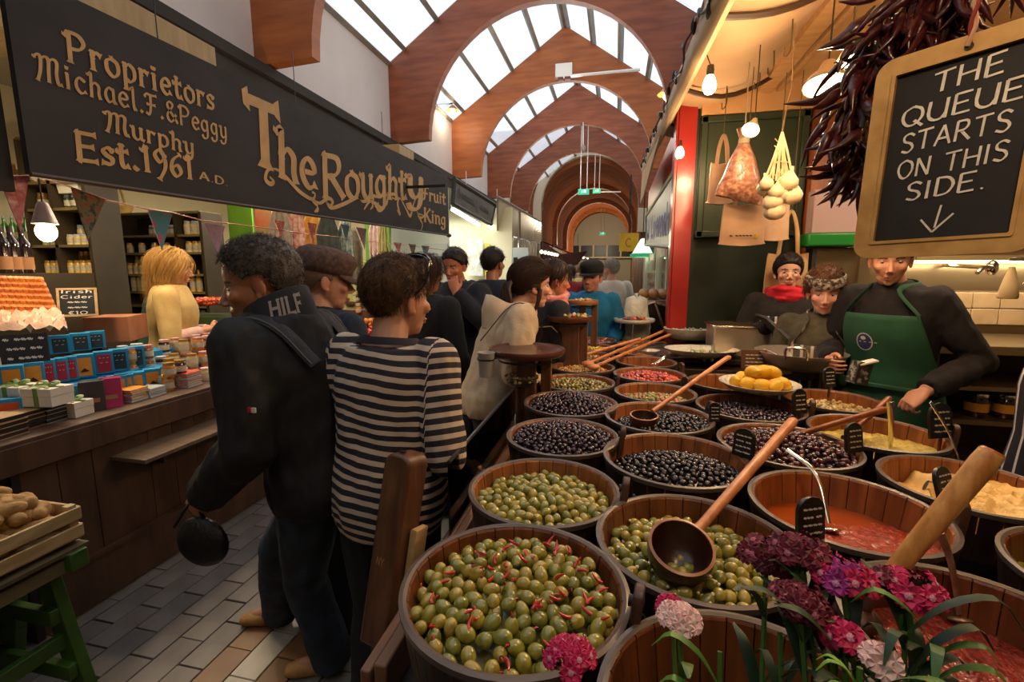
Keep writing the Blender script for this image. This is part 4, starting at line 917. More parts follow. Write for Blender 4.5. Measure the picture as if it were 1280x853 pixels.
# ================================================================ left stall: counter
ct=thing('stall_counter',(-2.75,3,0),'long dark brown wooden stall counter with a ledge shelf on the left of the aisle','counter')
obj('counter_top',M().box((-2.80,3.2,.925),(.70,3.9,.03)),counter_wood,ct,bevel=.004)
obj('fascia_board',M().box((-2.46,3.2,.86),(.03,3.9,.12)),counter_wood,ct,bevel=.003)
obj('ledge_shelf',M().box((-2.38,3.45,.71),(.24,3.4,.022)),mat('ledge_wood','5a4634','6e5844',rough=.4,scale=3,stretch=(1,8,1)),ct,bevel=.003)
for y in (1.95,2.9,3.8,4.7): obj('ledge_bracket',M().box((-2.43,y,.66),(.12,.03,.08)),counter_wood,ct)
for i in range(26):
    y=1.45+.145*i; obj('front_board',M().box((-2.50+(.012 if i in(0,1,2) else 0),y,.47),(.02,.141,.72)),counter_wood,ct)
obj('base_board',M().box((-2.475,3.25,.14),(.03,3.75,.24)),counter_wood,ct,bevel=.004); obj('base_moulding',M().box((-2.465,3.25,.265),(.035,3.75,.02)),counter_wood,ct)
obj('end_panel',M().box((-2.80,1.36,.46),(.68,.03,.90)),mat('near_black_wood','120c0a','1c1410',rough=.6),ct)
obj('near_wing',M().box((-3.0,.75,.925),(.9,1.2,.03)).box((-2.60,.75,.85),(.03,1.2,.14)),counter_wood,ct); obj('near_wing_front',M().box((-2.75,.75,.42),(.03,1.2,.8)),MATS['near_black_wood'],ct)
# ---- products
cy_m=mat('choc_box_blue','1a7aa8','2590be',rough=.4,scale=5)
lab_cols=dict(o=mat('label_orange','c87a1a','d88c2a',rough=.6,scale=20),r=mat('label_red','a81c34',rough=.6),d=mat('label_dark','1c2c34',rough=.6),g=mat('label_green','5c8a7c','79a090',rough=.6,scale=20),t=mat('label_tan','b07a44',rough=.6),v=mat('label_verm','c04a1c',rough=.6))
def faced(p,ang,w_,d_,h_): 
    return rot('Z',ang)
choc_i=0
def choc(x,u,v,z,w_,h_,k,ang=.95,lab=''):
    global choc_i
    p=onx(u,v,x); y=p[1]; R=rot('Z',ang); c=A(x,y,z+h_/2); t=thing('chocolate_box',(x,y,z),lab,'box','blue chocolate boxes on the counter')
    obj('carton',M().box(c,(w_,.06,h_),R),cy_m,t); f=A(*(R@Vector((0,-.031,0))))
    obj('front_label',M().box(c+f+A(0,0,-.004),(w_*.72,.004,h_*.78),R),lab_cols[k],t)
    if k in 'ovt': obj('print',M().prism([c+f*1.15+A(*(R@Vector(q))) for q in ((-w_*.22,-.001,-h_*.26),(w_*.24,-.001,-h_*.24),(0,-.001,-h_*.08))],tuple(f*.03)),mat('cocoa_print','2a140c'),t)
    else: 
        mm=M(); W0=c+f*1.2; hx_=A(*(R@Vector((1,0,0)))); fittext(mm,'= = =',W0-hx_*w_*.25+A(0,0,h_*.1),W0+hx_*w_*.25+A(0,0,h_*.1),(0,0,1),h_*.25,w_=1.6); fittext(mm,'= =',W0-hx_*w_*.2+A(0,0,-h_*.12),W0+hx_*w_*.2+A(0,0,-h_*.12),(0,0,1),h_*.25,w_=1.4); obj('print',mm,mat('print_pale','b0a890'),t,smooth=0)
GL['=']=(6,['0,5 6,5.2'])
rows=[(-2.72,[(8,480,'v'),(28,470,'v'),(50,466,'g'),(80,464,'g'),(98,460,'g'),(117,456,'o'),(133,452,'t'),(143,450,'t'),(152,449,'t'),(166,447,'o'),(187,444,'o'),(203,442,'o')],.955,.085,.118,'front'),
      (-2.86,[(8,425,'o'),(35,424,'o'),(58,438,'r'),(74,436,'r'),(86,434,'r'),(102,432,'o'),(127,429,'r'),(146,426,'d'),(167,422,'d')],1.075,.085,.125,'middle'),
      (-3.02,[(72,408,'d'),(98,406,'d'),(117,404,'d')],1.20,.085,.10,'back')]
ordn=['1st','2nd','3rd','4th','5th','6th','7th','8th','9th','10th','11th','12th']
for x,L_,z,w_,h_,nm in rows:
    for i,(u,v,k) in enumerate(L_): choc(x,u,v,z,w_ if k!='r' or i in (6,) else .05,h_,k,lab='blue chocolate box with %s label, %s from left in the %s row'%({'o':'orange','r':'red','d':'dark','g':'pale green','t':'tan','v':'vermilion'}[k],ordn[i],nm))
st_=thing('display_steps',(-2.95,1.9,.94),'stepped riser covered in blue card under the chocolate boxes','display stand')
for x,z,nm in ((-2.86,1.00,0),(-3.02,1.065,0)): obj('step',M().box((x-.02,1.9,(.94+z*1.0+.065)/2),(.15,1.35,z+.065-.94)),cy_m,st_)
obj('front_tray',M().box((-2.72,1.95,.947),(.10,1.35,.014)),cy_m,st_)
# booklets, books, boxes
def stack(u,v,n,w_,d_,h_,cols,lab,grp,ang=.1,cat='book',nm='booklet'):
    p=onz(u,v,.94); z=.94
    for i in range(n):
        a_=ang+random.uniform(-.05,.05); c=A(p[0]+random.uniform(-.004,.004),p[1]+random.uniform(-.004,.004),z+h_/2); z+=h_+.0008
        t=thing(nm,(c[0],c[1],c[2]-h_/2),lab%(['bottom','second','third','fourth','fifth','sixth','seventh','eighth'][i] if i<n-1 else 'top'),cat,grp,a_)
        cv=cols[(i+(n-1))%len(cols)] if i<n-1 else cols[-1]
        obj('pages',M().box((0,0,h_/2),(w_-.006,d_-.006,h_*.7)),mat('page_block','c9c2b8',rough=.8) if nm=='booklet' else mat('carton_dark_side','221c1a','2c2624',rough=.5),t,local=True); obj('cover',M().box((0,0,h_-.001),(w_,d_,.002)).box((0,0,.001),(w_,d_,.002)).box((-w_/2+.001,0,h_/2),(.002,d_,h_)),cv,t,local=True)
cb=mat('cover_blue','5a8aa8','7aa4b8',rough=.4,scale=20); cr=mat('cover_coral','c84a38',rough=.4); co_=mat('cover_orange','c8862e',rough=.4); cw=mat('cover_pale','9aa4a8',rough=.5); cyl=mat('cover_yellow','c9b45a',rough=.5); cd=mat('cover_black','1a1614',rough=.5); ck_=mat('cover_kraft','a8855a',rough=.7)
stack(164,500,5,.13,.11,.013,[cw,co_],'%s booklet of the orange topped stack at the counter edge','orange topped booklets')
stack(178,487,5,.13,.11,.013,[cw,cb],'%s booklet of the pale blue stack behind the orange one','pale blue booklets')
stack(186,494,4,.13,.11,.012,[cb,cw],'%s booklet of the low grey stack at the counter edge','low grey booklets')
stack(205,485,7,.14,.12,.012,[cb,cyl],'%s booklet of the blue and yellow stack in the middle','blue and yellow booklets')
stack(232,482,7,.14,.12,.012,[cw,cr],'%s booklet of the coral topped stack beside the jars','coral topped booklets')
stack(2,545,4,.13,.12,.022,[cd,ck_],'%s box of the leftmost black stack with kraft top','black kraft boxes left',cat='box',nm='flat_box')
stack(26,535,4,.13,.12,.020,[cd,ck_],'%s box of the second black stack with kraft top','black kraft boxes second',cat='box',nm='flat_box')
stack(62,525,4,.13,.12,.020,[cd,cw],'%s box of the third black stack, beside the ribboned box','black boxes third',cat='box',nm='flat_box')
def giftbox(p,w_,d_,h_,lab,ang=.15):
    t=thing('gift_box',tuple(p),lab,'box','white gift boxes with green ribbon',ang); wm=mat('white_card','cfc6b4','dcd4c4',rough=.7,scale=8); gr=mat('green_ribbon','5c7434','6f8a40',rough=.5,scale=20)
    obj('box_base',M().box((0,0,h_*.35),(w_*.97,d_*.97,h_*.7)),wm,t,local=True); obj('lid',M().box((0,0,h_*.78),(w_,d_,h_*.44)),wm,t,local=True,bevel=.002)
    obj('ribbon',M().box((0,0,h_*.5),(.02,d_+.006,h_*1.0+.006)).box((0,0,h_*1.002),(w_+.004,.02,.004)),gr,t,local=True)
    b=M()
    for s_ in (-1,1):
        b.tube(bez([(0,0,h_+.004),(s_*.02,.012,h_+.022),(s_*.045,.01,h_+.02),(s_*.04,-.01,h_+.008),(0,0,h_+.006)],5),[(.010,.002)]*21,6); b.tube(bez([(0,0,h_+.004),(s_*.03,-.03,h_+.006),(s_*.05,-.04,h_+.002)],4),[(.007,.0015)]*9,6)
    obj('bow',b,gr,t,local=True)
giftbox(onz(92,519,.94)+A(0,0,0),.13,.10,.075,'small white gift box with green ribbon at the counter edge, lowest of three')
giftbox(onz(25,503,1.03)+A(0,0,0),.14,.11,.085,'left white gift box with green bow behind the black boxes')
giftbox(onz(62,505,1.03)+A(0,0,0),.15,.11,.085,'middle white gift box with green bow behind the black boxes')
obj('box_plinth',M().box(tuple(onz(45,503,1.0)+A(-.0,0,-.015)),(.13,.32,.09)),cd,label='low black plinth carrying two white gift boxes',cat='stand')
def slantbox(u,v,w_,d_,h_,mm,lab,ang,grp,foil=None):
    p=onz(u,v,.94); t=thing('slant_box',tuple(p),lab,'box',grp,ang); pf=[(-d_/2,0),(d_/2,0),(d_/2,h_),(d_*.1,h_*1.0),(-d_/2,h_*.35)]
    obj('carton',M().prism([(-w_/2,y_,z_) for y_,z_ in [(-d_/2,0),(d_/2,0),(d_*.45,h_),(-d_*.1,h_)]],(w_,0,0)),mm,t,local=True,bevel=.002)
    if foil: mm2=M(); mm2.add([(-w_*.3,-d_*.40,h_*.3),(w_*.3,-d_*.40,h_*.3),(w_*.3,-d_*.28,h_*.52),(-w_*.3,-d_*.28,h_*.52)],[(0,1,2,3)]); obj('foil_print',mm2,foil,t,local=True)
foil=mat('copper_foil','8a5a3a',rough=.3,metal=.6); dkb=mat('dark_brown_box','1f1718','2c2022',rough=.35,scale=9); mag=mat('magenta_box','8a1440','9c1a4c',rough=.3,scale=9)
for i,(u,v) in enumerate(((20,492),(38,490),(56,489),(74,488),(92,487))): slantbox(u,v,.07,.10,.13,dkb,'dark brown slanted carton, %s from left behind the gift boxes'%ordn[i],1.1,'dark slanted cartons behind')
slantbox(118,512,.10,.11,.15,dkb,'large dark brown slanted carton with copper print at the counter edge',.9,'dark cartons at the edge',foil)
slantbox(141,507,.09,.12,.15,mag,'magenta slanted carton at the counter edge beside the booklets',.9,'magenta cartons',foil)
slantbox(128,478,.09,.12,.16,mag,'magenta carton behind the dark brown one',1.0,'magenta cartons')
slantbox(148,474,.09,.10,.12,mat('tan_box','7a5a44',rough=.5),'tan carton behind the booklets',1.0,'tan cartons')
# honey and jam jars
jc=[mat('jar_honey','a8641a','c8842e',rough=.12,coat=.6,scale=9),mat('jar_amber','7a3a14',rough=.12,coat=.6),mat('jar_dark','2a1814',rough=.12,coat=.6),mat('jar_pale','b8a478',rough=.15,coat=.5)]
lidc=[mat('lid_pink','b88a84','c9a49c',rough=.5,scale=60),mat('lid_white','c4beb4','8a9ab0',rough=.5,scale=50),mat('lid_gold','b08a44',rough=.3,metal=.5),mat('lid_red','a84a44','c9a09a',rough=.5,scale=60)]
lbl=mat('paper_label','c0b49c','a89a84',rough=.7,scale=40)
def jar(p,r,h,k,l_,lab,grp,nm='jam_jar'):
    t=thing(nm,tuple(p),lab,'jar',grp)
    obj('glass',M().lathe([(.001,0),(r*.95,0),(r,.006),(r,h*.72),(r*.82,h*.84),(.001,h*.84)],p,12,caps=False),jc[k],t); obj('lid',M().lathe([(r*.88,h*.82),(r*.9,h*.86),(r*.88,h),(.001,h)],p,12,caps=False),lidc[l_],t)
    obj('label',M().lathe([(r*1.01,h*.18),(r*1.01,h*.6)],p,12,caps=False),lbl,t)
js=[(206,469,0),(218,466,0),(232,463,1),(247,463,0),(262,462,2),(275,459,1),(285,455,0),(212,452,.1),(226,450,.1),(241,447,.1),(255,447,.1),(268,445,.1),(280,443,.1),(205,438,.19),(222,435,.19),(236,434,.19),(250,433,.19),(264,431,.19),(276,430,.19),(288,432,.1),(196,436,.1),(228,424,.27),(246,424,.27),(262,422,.27)]
k_=0
for ri,(x,z) in enumerate(((-2.62,.94),(-2.74,.94),(-2.86,.94),(-2.98,.94))):
    for y in np.arange(2.22,2.98,.088):
        yy=y+random.uniform(-.01,.01)+.03*(ri%2); hh=random.choice((1,2,2)) if ri>0 else random.choice((1,1,2)); hh=min(hh+ (ri>1),3)
        for q in range(hh):
            r=random.uniform(.030,.036); h=.085; k_+=1
            jar((x+random.uniform(-.008,.008),yy+random.uniform(-.004,.004),z+q*(h+.0005)),r,h,random.randrange(4),random.randrange(4),'jar in %s row from the aisle, %s layer, %s from the booklets'%(['1st','2nd','3rd','4th'][ri],['bottom','second','third'][q],ordn[min(11,int((y-2.22)/.0879))]),'preserve jars stacked on the counter')
# slate sign on the boxes
def slate_sign(c,ang,tilt,w_,h_,lines,lab,fm=None,nm='chalk_sign',hgt=.12):
    R=rot('Z',ang)@rot('X',tilt); c=A(*c); t=thing(nm,tuple(c-A(0,0,h_/2)),lab,'sign')
    obj('slate',M().box(c,(w_,.008,h_),R),slate,t)
    if fm: 
        e=.012
        for dx,dz,ww,hh in ((0,h_/2,w_+e,e),(0,-h_/2,w_+e,e),(w_/2,0,e,h_),(-w_/2,0,e,h_)): obj('frame_bar',M().box(c+A(*(R@Vector((dx,0,dz)))),(ww,.012,hh),R),fm,t)
    mm=M(); n=len(lines); hx_=A(*(R@Vector((1,0,0)))); uz=A(*(R@Vector((0,0,1)))); f=A(*(R@Vector((0,-.0055,0))))
    for i,tx in enumerate(lines):
        zz=h_/2-h_*(i+.8)/n; W_2=min(w_*.84,w_*.84*len(tx)/max(len(l) for l in lines)); fittext(mm,tx,c+f-hx_*W_2/2+uz*zz,c+f+hx_*W_2/2+uz*zz,uz,h_/n*.6,w_=1.3)
    obj('lettering',mm,chalk,t,smooth=0)
slate_sign(onx(31,436,-2.62)+A(0,0,0),.95,-.25,.155,.13,['~ ~~~ ~','~~~ ~~','~ ~~~~'],'slate with chalk writing leaning on the blue chocolate boxes')
slate_sign(onx(97,378,-3.15),.75,-.2,.17,.16,['Irish','Cider','~~~','~~~','€10'],'small chalk sign with wooden frame beside the wicker basket',fm=pine)
# cardboard box, wicker basket
p=onx(146,404,-3.25); obj('cardboard_box',M().box(p+A(0,0,-.03),(.24,.26,.16),rot('Z',.5)),mat('cardboard','8a5030','9c6240',rough=.8,scale=6),label='brown cardboard box behind the chocolate boxes',cat='box')
wk=mat('wicker','a8561c','d07a30',rough=.5,scale=8,bump=.1)
t=thing('wicker_basket',(-3.35,1.95,1.2),'large orange wicker basket lid leaning behind the blue boxes','basket')
o0=onx(-25,402,-3.3); o1=onx(78,404,-3.15); o2=onx(52,347,-3.35); o3=onx(-25,345,-3.5)
m_=0
for r_ in range(8):
    for c_ in range(22):
        a0=r_/8; b0=c_/22; P_=lambda a,b: lerp(lerp(o0,o1,b),lerp(o3,o2,b),a)
        q0,q1=P_(a0+.008,b0+.004),P_(a0+.112,b0+.034); o_=A(.012,-.012,0)*(1 if (r_+c_)%2 else .55)
        obj('weave_strand',M().tube([q0,(q0+q1)/2+o_,q1],[.011,.015,.011],5),wk,t); m_+=1
obj('backing',M().prism([o0,o1,o2,o3],(-.02,.02,0)),mat('wicker_back','6a3412'),t)
m=M(); c0_,c1_,c2_,c3_=[onx(*q) for q in ((-10,412,-2.95),(85,408,-2.98),(75,388,-3.12),(-10,392,-3.12))]; n=16
m.add([tuple(lerp(lerp(c0_,c1_,i/15),lerp(c3_,c2_,i/15),j/15)+A(0,0,.05*mnoise.noise(Vector((i*.5,j*.5,2)))+.03*mnoise.noise(Vector((i*1.3,j*1.3,5))))) for i in range(16) for j in range(16)],[(i*16+j,(i+1)*16+j,(i+1)*16+j+1,i*16+j+1) for i in range(15) for j in range(15)])
obj('tissue_paper',m,mat('pink_tissue','bf9c86','cfb09a',rough=.8,scale=20,bump=.5),label='crumpled pale tissue paper in front of the wicker basket',cat='paper')
# ---- shelving units facing the camera
shw=mat('shelf_wood','2e2414','3a2e1a',rough=.6,scale=3,stretch=(6,1,1)); shl=mat('shelf_edge','6a5a34','7a6840',rough=.6,scale=4)
def unit(x0,x1,y,z0,z1,shelves,lab,dep=.3,ups=None):
    t=thing('bookcase',((x0+x1)/2,y,z0),lab,'shelf unit')
    obj('back_panel',M().box(((x0+x1)/2,y+dep-.01,(z0+z1)/2),(x1-x0,.02,z1-z0)),mat('shelf_back','1e1710',rough=.8),t)
    for x in [x0,x1]+(ups or []): obj('upright',M().box((x,y+dep/2,(z0+z1)/2),(.04,dep,z1-z0)),shw,t)
    for z in shelves+[z1]: obj('shelf',M().box(((x0+x1)/2,y+dep/2,z),(x1-x0,dep,.025)),shl,t)
    return t
yA=3.5
def zx(u,v,y): p=ony(u,v,y); return p[0],p[2]
xa1,_=zx(112,300,yA); zs=[ony(60,v,yA)[2] for v in (395,368,343,308,262,228)]
xa0=-5.6; xam,_=zx(70,300,yA)
unit(xa0,xa1,yA,0,2.9,[float(z) for z in zs],'tall dark wooden bookcase of jars and bottles at the far left',ups=[float(xam)])
yB=4.6
xb0=float(zx(145,300,yB)[0]); xb1=float(zx(252,300,yB)[0]); xbm=float(zx(220,300,yB)[0])
zsB=[float(ony(200,v,yB)[2]) for v in (398,383,366,344,329 if False else 317,295)]
ztB=float(ony(150,268,yB)[2])
unit(xb0,xb1,yB,0,ztB,zsB,'wooden shelf unit of jars behind the blonde woman',ups=[xbm]); obj('shelf_side_cabinet',M().box(((float(zx(118,300,yB)[0])+xb0)/2-.02,yB+.15,ztB/2),(xb0-float(zx(118,300,yB)[0]),.34,ztB)),shw,label='dark cabinet side with a chalk menu left of the shelf unit',cat='cabinet')
slate_sign((float(zx(131,300,yB)[0]),yB-.04,float(ony(131,300,yB)[2])),0,0,.16,.26,['~~~~','~~~~~','~~~~','~~~'],'narrow chalk menu on the dark cabinet side')
gc=[mat('goods_%d'%i,a_,b_,rough=.3,coat=.4,scale=14) for i,(a_,b_) in enumerate((('b8862a','d8b45c'),('c9a860','e0cc90'),('6a4418','8a6428'),('d0c090','c0a868'),('2c4a2a','3e5a34'),('8a8a60','b0ac80')))]
def goods(x0,x1,y,z,h,r,k,kl,lab,grp,n=None,round_=True,nm='shelf_jar',maxn=99):
    n=n or int((x1-x0)/(2*r+.008)); L0=None
    for i in range(min(n,maxn)):
        x=x0+r+.01+(x1-x0-2*r-.02)*i/max(1,n-1)
        if L0 is None:
            t=thing(nm,(x,y,z),lab%('leftmost'),'jar' if nm!='shelf_bottle' else 'bottle',grp); L0=t
            if nm=='shelf_bottle':
                obj('glass',M().lathe([(.001,0),(r,0),(r,h*.6),(r*.35,h*.78),(r*.32,h*.95)],(0,0,0),10,caps=False),k,t,local=True); obj('cap',M().lathe([(r*.36,h*.93),(r*.36,h),(.001,h)],(0,0,0),8,caps=False),kl,t,local=True); obj('label',M().lathe([(r*1.02,h*.15),(r*1.02,h*.45)],(0,0,0),10,caps=False),lbl,t,local=True)
            else:
                obj('glass',M().lathe([(.001,0),(r,0),(r,h*.75),(r*.8,h*.82)],(0,0,0),10,caps=False),k,t,local=True); obj('lid',M().lathe([(r*.84,h*.8),(r*.84,h),(.001,h)],(0,0,0),10,caps=False),kl,t,local=True)
                if h>.09: obj('label',M().lathe([(r*1.02,h*.2),(r*1.02,h*.6)],(0,0,0),10,caps=False),lbl,t,local=True)
        else: dup(L0,loc=(x+random.uniform(-.004,.004),y+random.uniform(-.01,.01),z),label=lab%(('%s from left'%(ordn+['13th','14th','15th','16th','17th','18th'])[min(i,17)]) if i<n-1 else 'rightmost'))
e_=.0135
zq=lambda v:float(ony(60,v,yA)[2])+e_
xL=float(zx(-30,300,yA)[0])
goods(float(zx(40,300,yA)[0]),xa1-.03,yA+.08,zq(343),.12,.032,gc[0],lidc[2],'golden jar on the bookcase shelf under the lamp, %s','golden jars far left lower')
goods(float(zx(40,300,yA)[0]),xa1-.03,yA+.18,zq(343)+.0,.21,.032,gc[2],lidc[2],'brown jar in the rear row of the shelf under the lamp, %s','brown jars far left rear')
goods(xam+.03,xa1-.03,yA+.08,zq(308),.10,.036,gc[1],lidc[1],'pale jar on the upper right shelf of the bookcase, %s','pale jars far left upper')
goods(xam+.03,xa1-.03,yA+.18,zq(308),.20,.036,gc[3],lidc[1],'pale tall jar behind on the upper right shelf of the bookcase, %s','pale tall jars far left upper')
goods(float(zx(30,300,yA)[0]),xam-.03,yA+.1,zq(308),.17,.034,gc[5],lidc[1],'grey green jar beside the glowing bulb, %s','grey green jars by the bulb')
goods(xL,float(zx(36,300,yA)[0]),yA+.1,zq(308),.30,.042,mat('green_bottle','1c6a1c','2a8a2a',rough=.1,coat=.6),lidc[1],'green bottle at the far left of the bookcase, %s','green bottles far left',nm='shelf_bottle')
goods(float(zx(32,240,yA)[0]),xam-.03,yA+.1,zq(262),.16,.045,gc[2],lidc[2],'dark jar on the top shelf of the bookcase, %s','dark jars on top')
goods(xam+.03,xa1-.03,yA+.1,zq(262),.0+.13,.034,mat('dark_green_jar','26382a','3a4c38',rough=.15,coat=.5),lidc[1],'dark green jar on the shelf under the white box, %s','dark green jars')
goods(xL,xa1-.03,yA+.1,zq(368),.13,.05,mat('white_bag','a8a898','c4c4b4',rough=.5,scale=12),lidc[1],'white wrapped packet on the lower bookcase shelf, %s','white packets')
goods(xL,xa1-.03,yA+.1,zq(228),.20,.04,gc[2],lidc[2],'dark bottle on the very top of the bookcase, %s','dark bottles very top',nm='shelf_bottle')
goods(xL,float(zx(38,300,yA)[0]),yA+.1,zq(343),.2,.036,gc[0],lidc[2],'amber jar on the left lower bookcase shelf, %s','amber jars lower left')
goods(xL,xa1-.03,yA+.1,zq(395),.14,.045,gc[5],lidc[1],'grey packet on the lowest seen bookcase shelf, %s','grey packets lowest')
obj('white_tub_box',M().box((float(zx(83,255,yA)[0]),yA+.12,zq(262)+.19),(.24,.18,.11),taper=1.1),mat('white_card2','d8d4c4'),label='white open box standing high on the bookcase',cat='box')
zr=lambda i:zsB[i]+e_
goods(xb0+.03,xbm-.03,yB+.08,zr(3),.13,.036,gc[1],lidc[2],'yellow jar on the shelf behind the blonde woman, %s','yellow jars unit')
goods(xb0+.03,xbm-.03,yB+.18,zr(3),.22,.036,gc[3],lidc[2],'cream jar in the rear row behind the blonde woman, %s','cream jars unit rear')
goods(xb0+.40,xbm-.03,yB+.1,zr(5),.12,.04,mat('mauve_pack','6a5a64','8a7a80',rough=.6,scale=12),lidc[1],'mauve packet on the top shelf of the unit, %s','mauve packets',n=7)
goods(xb0+.03,xbm-.03,yB+.1,zr(2)+.0,.22,.036,gc[5],lidc[1],'grey green jar low on the left part of the unit, %s','grey green jars unit')
goods(xb0+.03,xbm-.03,yB+.1,zr(4)+.0,.12,.036,gc[3],lidc[2],'cream pot on the middle left shelf of the unit, %s','cream pots unit',n=5)
m=M(); pb=ony(143,262,yB+.1); m.lathe([(.001,0),(.16,0),(.19,.10),(.18,.10),(.15,.01),(.001,.01)],(pb[0],pb[1],ztB+.015),24,caps=False); m.tube(bez([(pb[0]-.18,pb[1],ztB+.1),(pb[0]-.12,pb[1],ztB+.32),(pb[0],pb[1],ztB+.42),(pb[0]+.12,pb[1],ztB+.32),(pb[0]+.18,pb[1],ztB+.1)],5),.012,6)
obj('straw_basket',m,mat('straw','a8843a','c09c50',rough=.6,scale=20,bump=.4),label='straw basket with a tall round handle on top of the shelf unit',cat='basket')
goods(xbm+.03,xb1-.03,yB+.1,zr(5),.16,.045,gc[3],lidc[1],'cream packet on the upper right shelf of the unit, %s','cream packets')
goods(xbm+.03,xb1-.03,yB+.1,zr(4)-.0,.13,.045,gc[1],lidc[2],'yellow packet on the middle right shelf of the unit, %s','yellow packets')
goods(xbm+.03,xb1-.03,yB+.1,zr(2)+.0,.26,.036,gc[0],lidc[2],'amber bottle on the lower right shelf of the unit, %s','amber bottles unit',nm='shelf_bottle')
goods(xbm-.2,xb1-.03,yB+.1,zr(1),.09,.035,mat('olive_jar','4a5434','5c6a40',rough=.15,coat=.5),lidc[1],'olive coloured jar on the low shelf of the unit, %s','olive jars unit')
goods(xbm-.2,xb1-.03,yB+.1,zr(0),.09,.035,gc[5],lidc[1],'grey jar on the lowest seen shelf of the unit, %s','grey jars unit')
# dark bottles in front of bookcase
for i,(u,c) in enumerate(((8,0),(20,1),(34,1))):
    p=onx(u,343,-3.75); t=thing('wine_bottle',tuple(p),'dark wine bottle standing above the basket, %s of three'%['left','middle','right'][i],'bottle','dark bottles above the basket')
    obj('glass',M().lathe([(.001,0),(.042,0),(.042,.17),(.036,.20),(.016,.235),(.014,.28)],p,14,caps=False),mat('wine_dark','1a0c0e',rough=.08,coat=.7),t); obj('capsule',M().lathe([(.0155,.26),(.0155,.30),(.001,.30)],p,10,caps=False),mat('capsule_dark','2a1416'),t); obj('label',M().lathe([(.0425,.03),(.0425,.11)],p,14,caps=False),mat('wine_label','a8764a'),t)
p=onx(20,344,-3.75); obj('basket_plinth',M().box((p[0],p[1]+.0,p[2]-.24),(.30,.7,.5)),shw,label='dark block behind the wicker basket that carries the bottles',cat='stand')
# hanging white apron with print
p=ony(148,360,3.9)
def hangcloth(p,w_,h_,mm,lab,cat='apron',nm='hanging_apron',folds=3,d=.05,grp=None,ang=0,sleeves=False):
    t=thing(nm,(p[0],p[1],p[2]-h_/2),lab,cat,grp); m=M(); nx,nz=18,14; V=[]
    for k in range(nz+1):
        z=h_/2-h_*k/nz; ww=w_*(.45+.55*min(1,k/5))
        for i in range(nx+1):
            q=i/nx-.5; V.append((p[0]+q*ww*cos(ang),p[1]+q*ww*sin(ang)+d*.5*sin(q*PI*2*folds+k*.2)*(k/nz+.3),p[2]+z+.01*sin(q*7)))
    m.add(V,[(k*(nx+1)+i,k*(nx+1)+i+1,(k+1)*(nx+1)+i+1,(k+1)*(nx+1)+i) for k in range(nz) for i in range(nx)]); o=obj('fabric',m,mm,t,smooth=80); so=o.modifiers.new('t','SOLIDIFY'); so.thickness=.006
    obj('hanger_loop',M().tube([(p[0],p[1],p[2]+h_/2-.01),(p[0],p[1],p[2]+h_/2+.08)],.005,5),black_metal,t); return t
hangcloth(p,.20,.62,mat('floral_apron','b8b4a0','8a9a7c',rough=.8,scale=30,c3='c4bca8'),'white floral apron hanging beside the dark cabinet')
# ================================================================ banner
bn=thing('stall_banner',(-2.5,4.2,2.1),'long black painted stall sign with old gold lettering','sign')
yb0,yb1=1.60,6.84
def bz(y): t=(y-1.6)/5.3; return lerp(2.07,2.20,t),lerp(2.90,3.06,t)
(z0a,z1a),(z0b,z1b)=bz(yb0),bz(yb1)
ban=mat('banner_black','1f1a18','2b2420',rough=.75,scale=2.5,stretch=(1,1,2),bump=.03)
obj('cloth_panel',M().prism([(-2.5,yb0,z0a),(-2.5,yb1,z0b),(-2.5,yb1,z1b),(-2.5,yb0,z1a)],(-.03,0,0)),ban,bn)
obj('lower_edge',M().box((-2.5,(yb0+yb1)/2,.0),(.034,yb1-yb0,.0)).tube([(-2.5,yb0,z0a),(-2.5,yb1,z0b)],.012,6),mat('banner_edge','4a3a2c'),bn)
obj('end_knob',M().ell((-2.5,yb1+.0,z0b+.0),(.04,.06,.03),None,10,6),black_metal,bn)
gold=mat('old_gold_paint','b08a54','c49a62',rough=.7,scale=8)
def bword(tx,u0,v0,u1,v1,utop,vtop,w_=1.5,nib=.55,serif=.9,sp=1.2,nm='lettering',X=-2.497):
    p0=onx(u0,v0,X); p1=onx(u1,v1,X); pt=onx(utop,vtop,X); h=pt[2]-p0[2]
    mm=M(); fittext(mm,tx,p0,p1,(0,0,1),h,w_=w_,nib=nib,serif=serif,sp=sp); return obj(nm,mm,gold,bn,smooth=0,kind=None)
bword('Proprietors',84,76,268,138,80,38,w_=1.7,serif=1.3)
bword('Michael.F.&Peggy',46,99,284,174,50,69,w_=1.5,serif=.9)
bword('Murphy',133,164,243,194,136,140,w_=1.6,serif=1.1)
bword('Est.1961',98,200,242,224,96,165,w_=1.9,serif=1.4)
bword('A.D.',250,224,285,233,250,214,w_=1.9,serif=0)
bword('T',314,201,352,214,318,124,w_=2.3,serif=1.9); bword('he',348,220,396,238,350,160,w_=1.7,serif=1.1,sp=.6)
bword('Rought',405,246,508,249,405,194,w_=1.7,serif=1.2,sp=.7); bword('y',508,246,530,250,510,204,w_=1.7,serif=.9)
bword('Fruit',528,249,557,256,528,233,w_=1.8,serif=1.2,sp=.9); bword('King',530,277,557,282,530,260,w_=1.8,serif=1.2,sp=.9)
def flourish(pts,w0=.035):
    P_=[onx(u,v,-2.4965) for u,v in pts]; Q=bez(P_,7); m=M(); n=len(Q); V=[]
    for i,q in enumerate(Q):
        t_=Q[min(i+1,n-1)]-Q[max(i-1,0)]; nn=A(0,-t_[2],t_[1]); nn/=np.linalg.norm(nn)+1e-9; w_=w0*(.35+.65*abs(sin(PI*i/n*2.2)))*.5; V.append((q+nn*w_,q-nn*w_))
    m.add([a for a,_ in V]+[b for _,b in V],[(i,i+1,n+i+1,n+i) for i in range(n-1)]); obj('flourish',m,gold,bn,smooth=0)
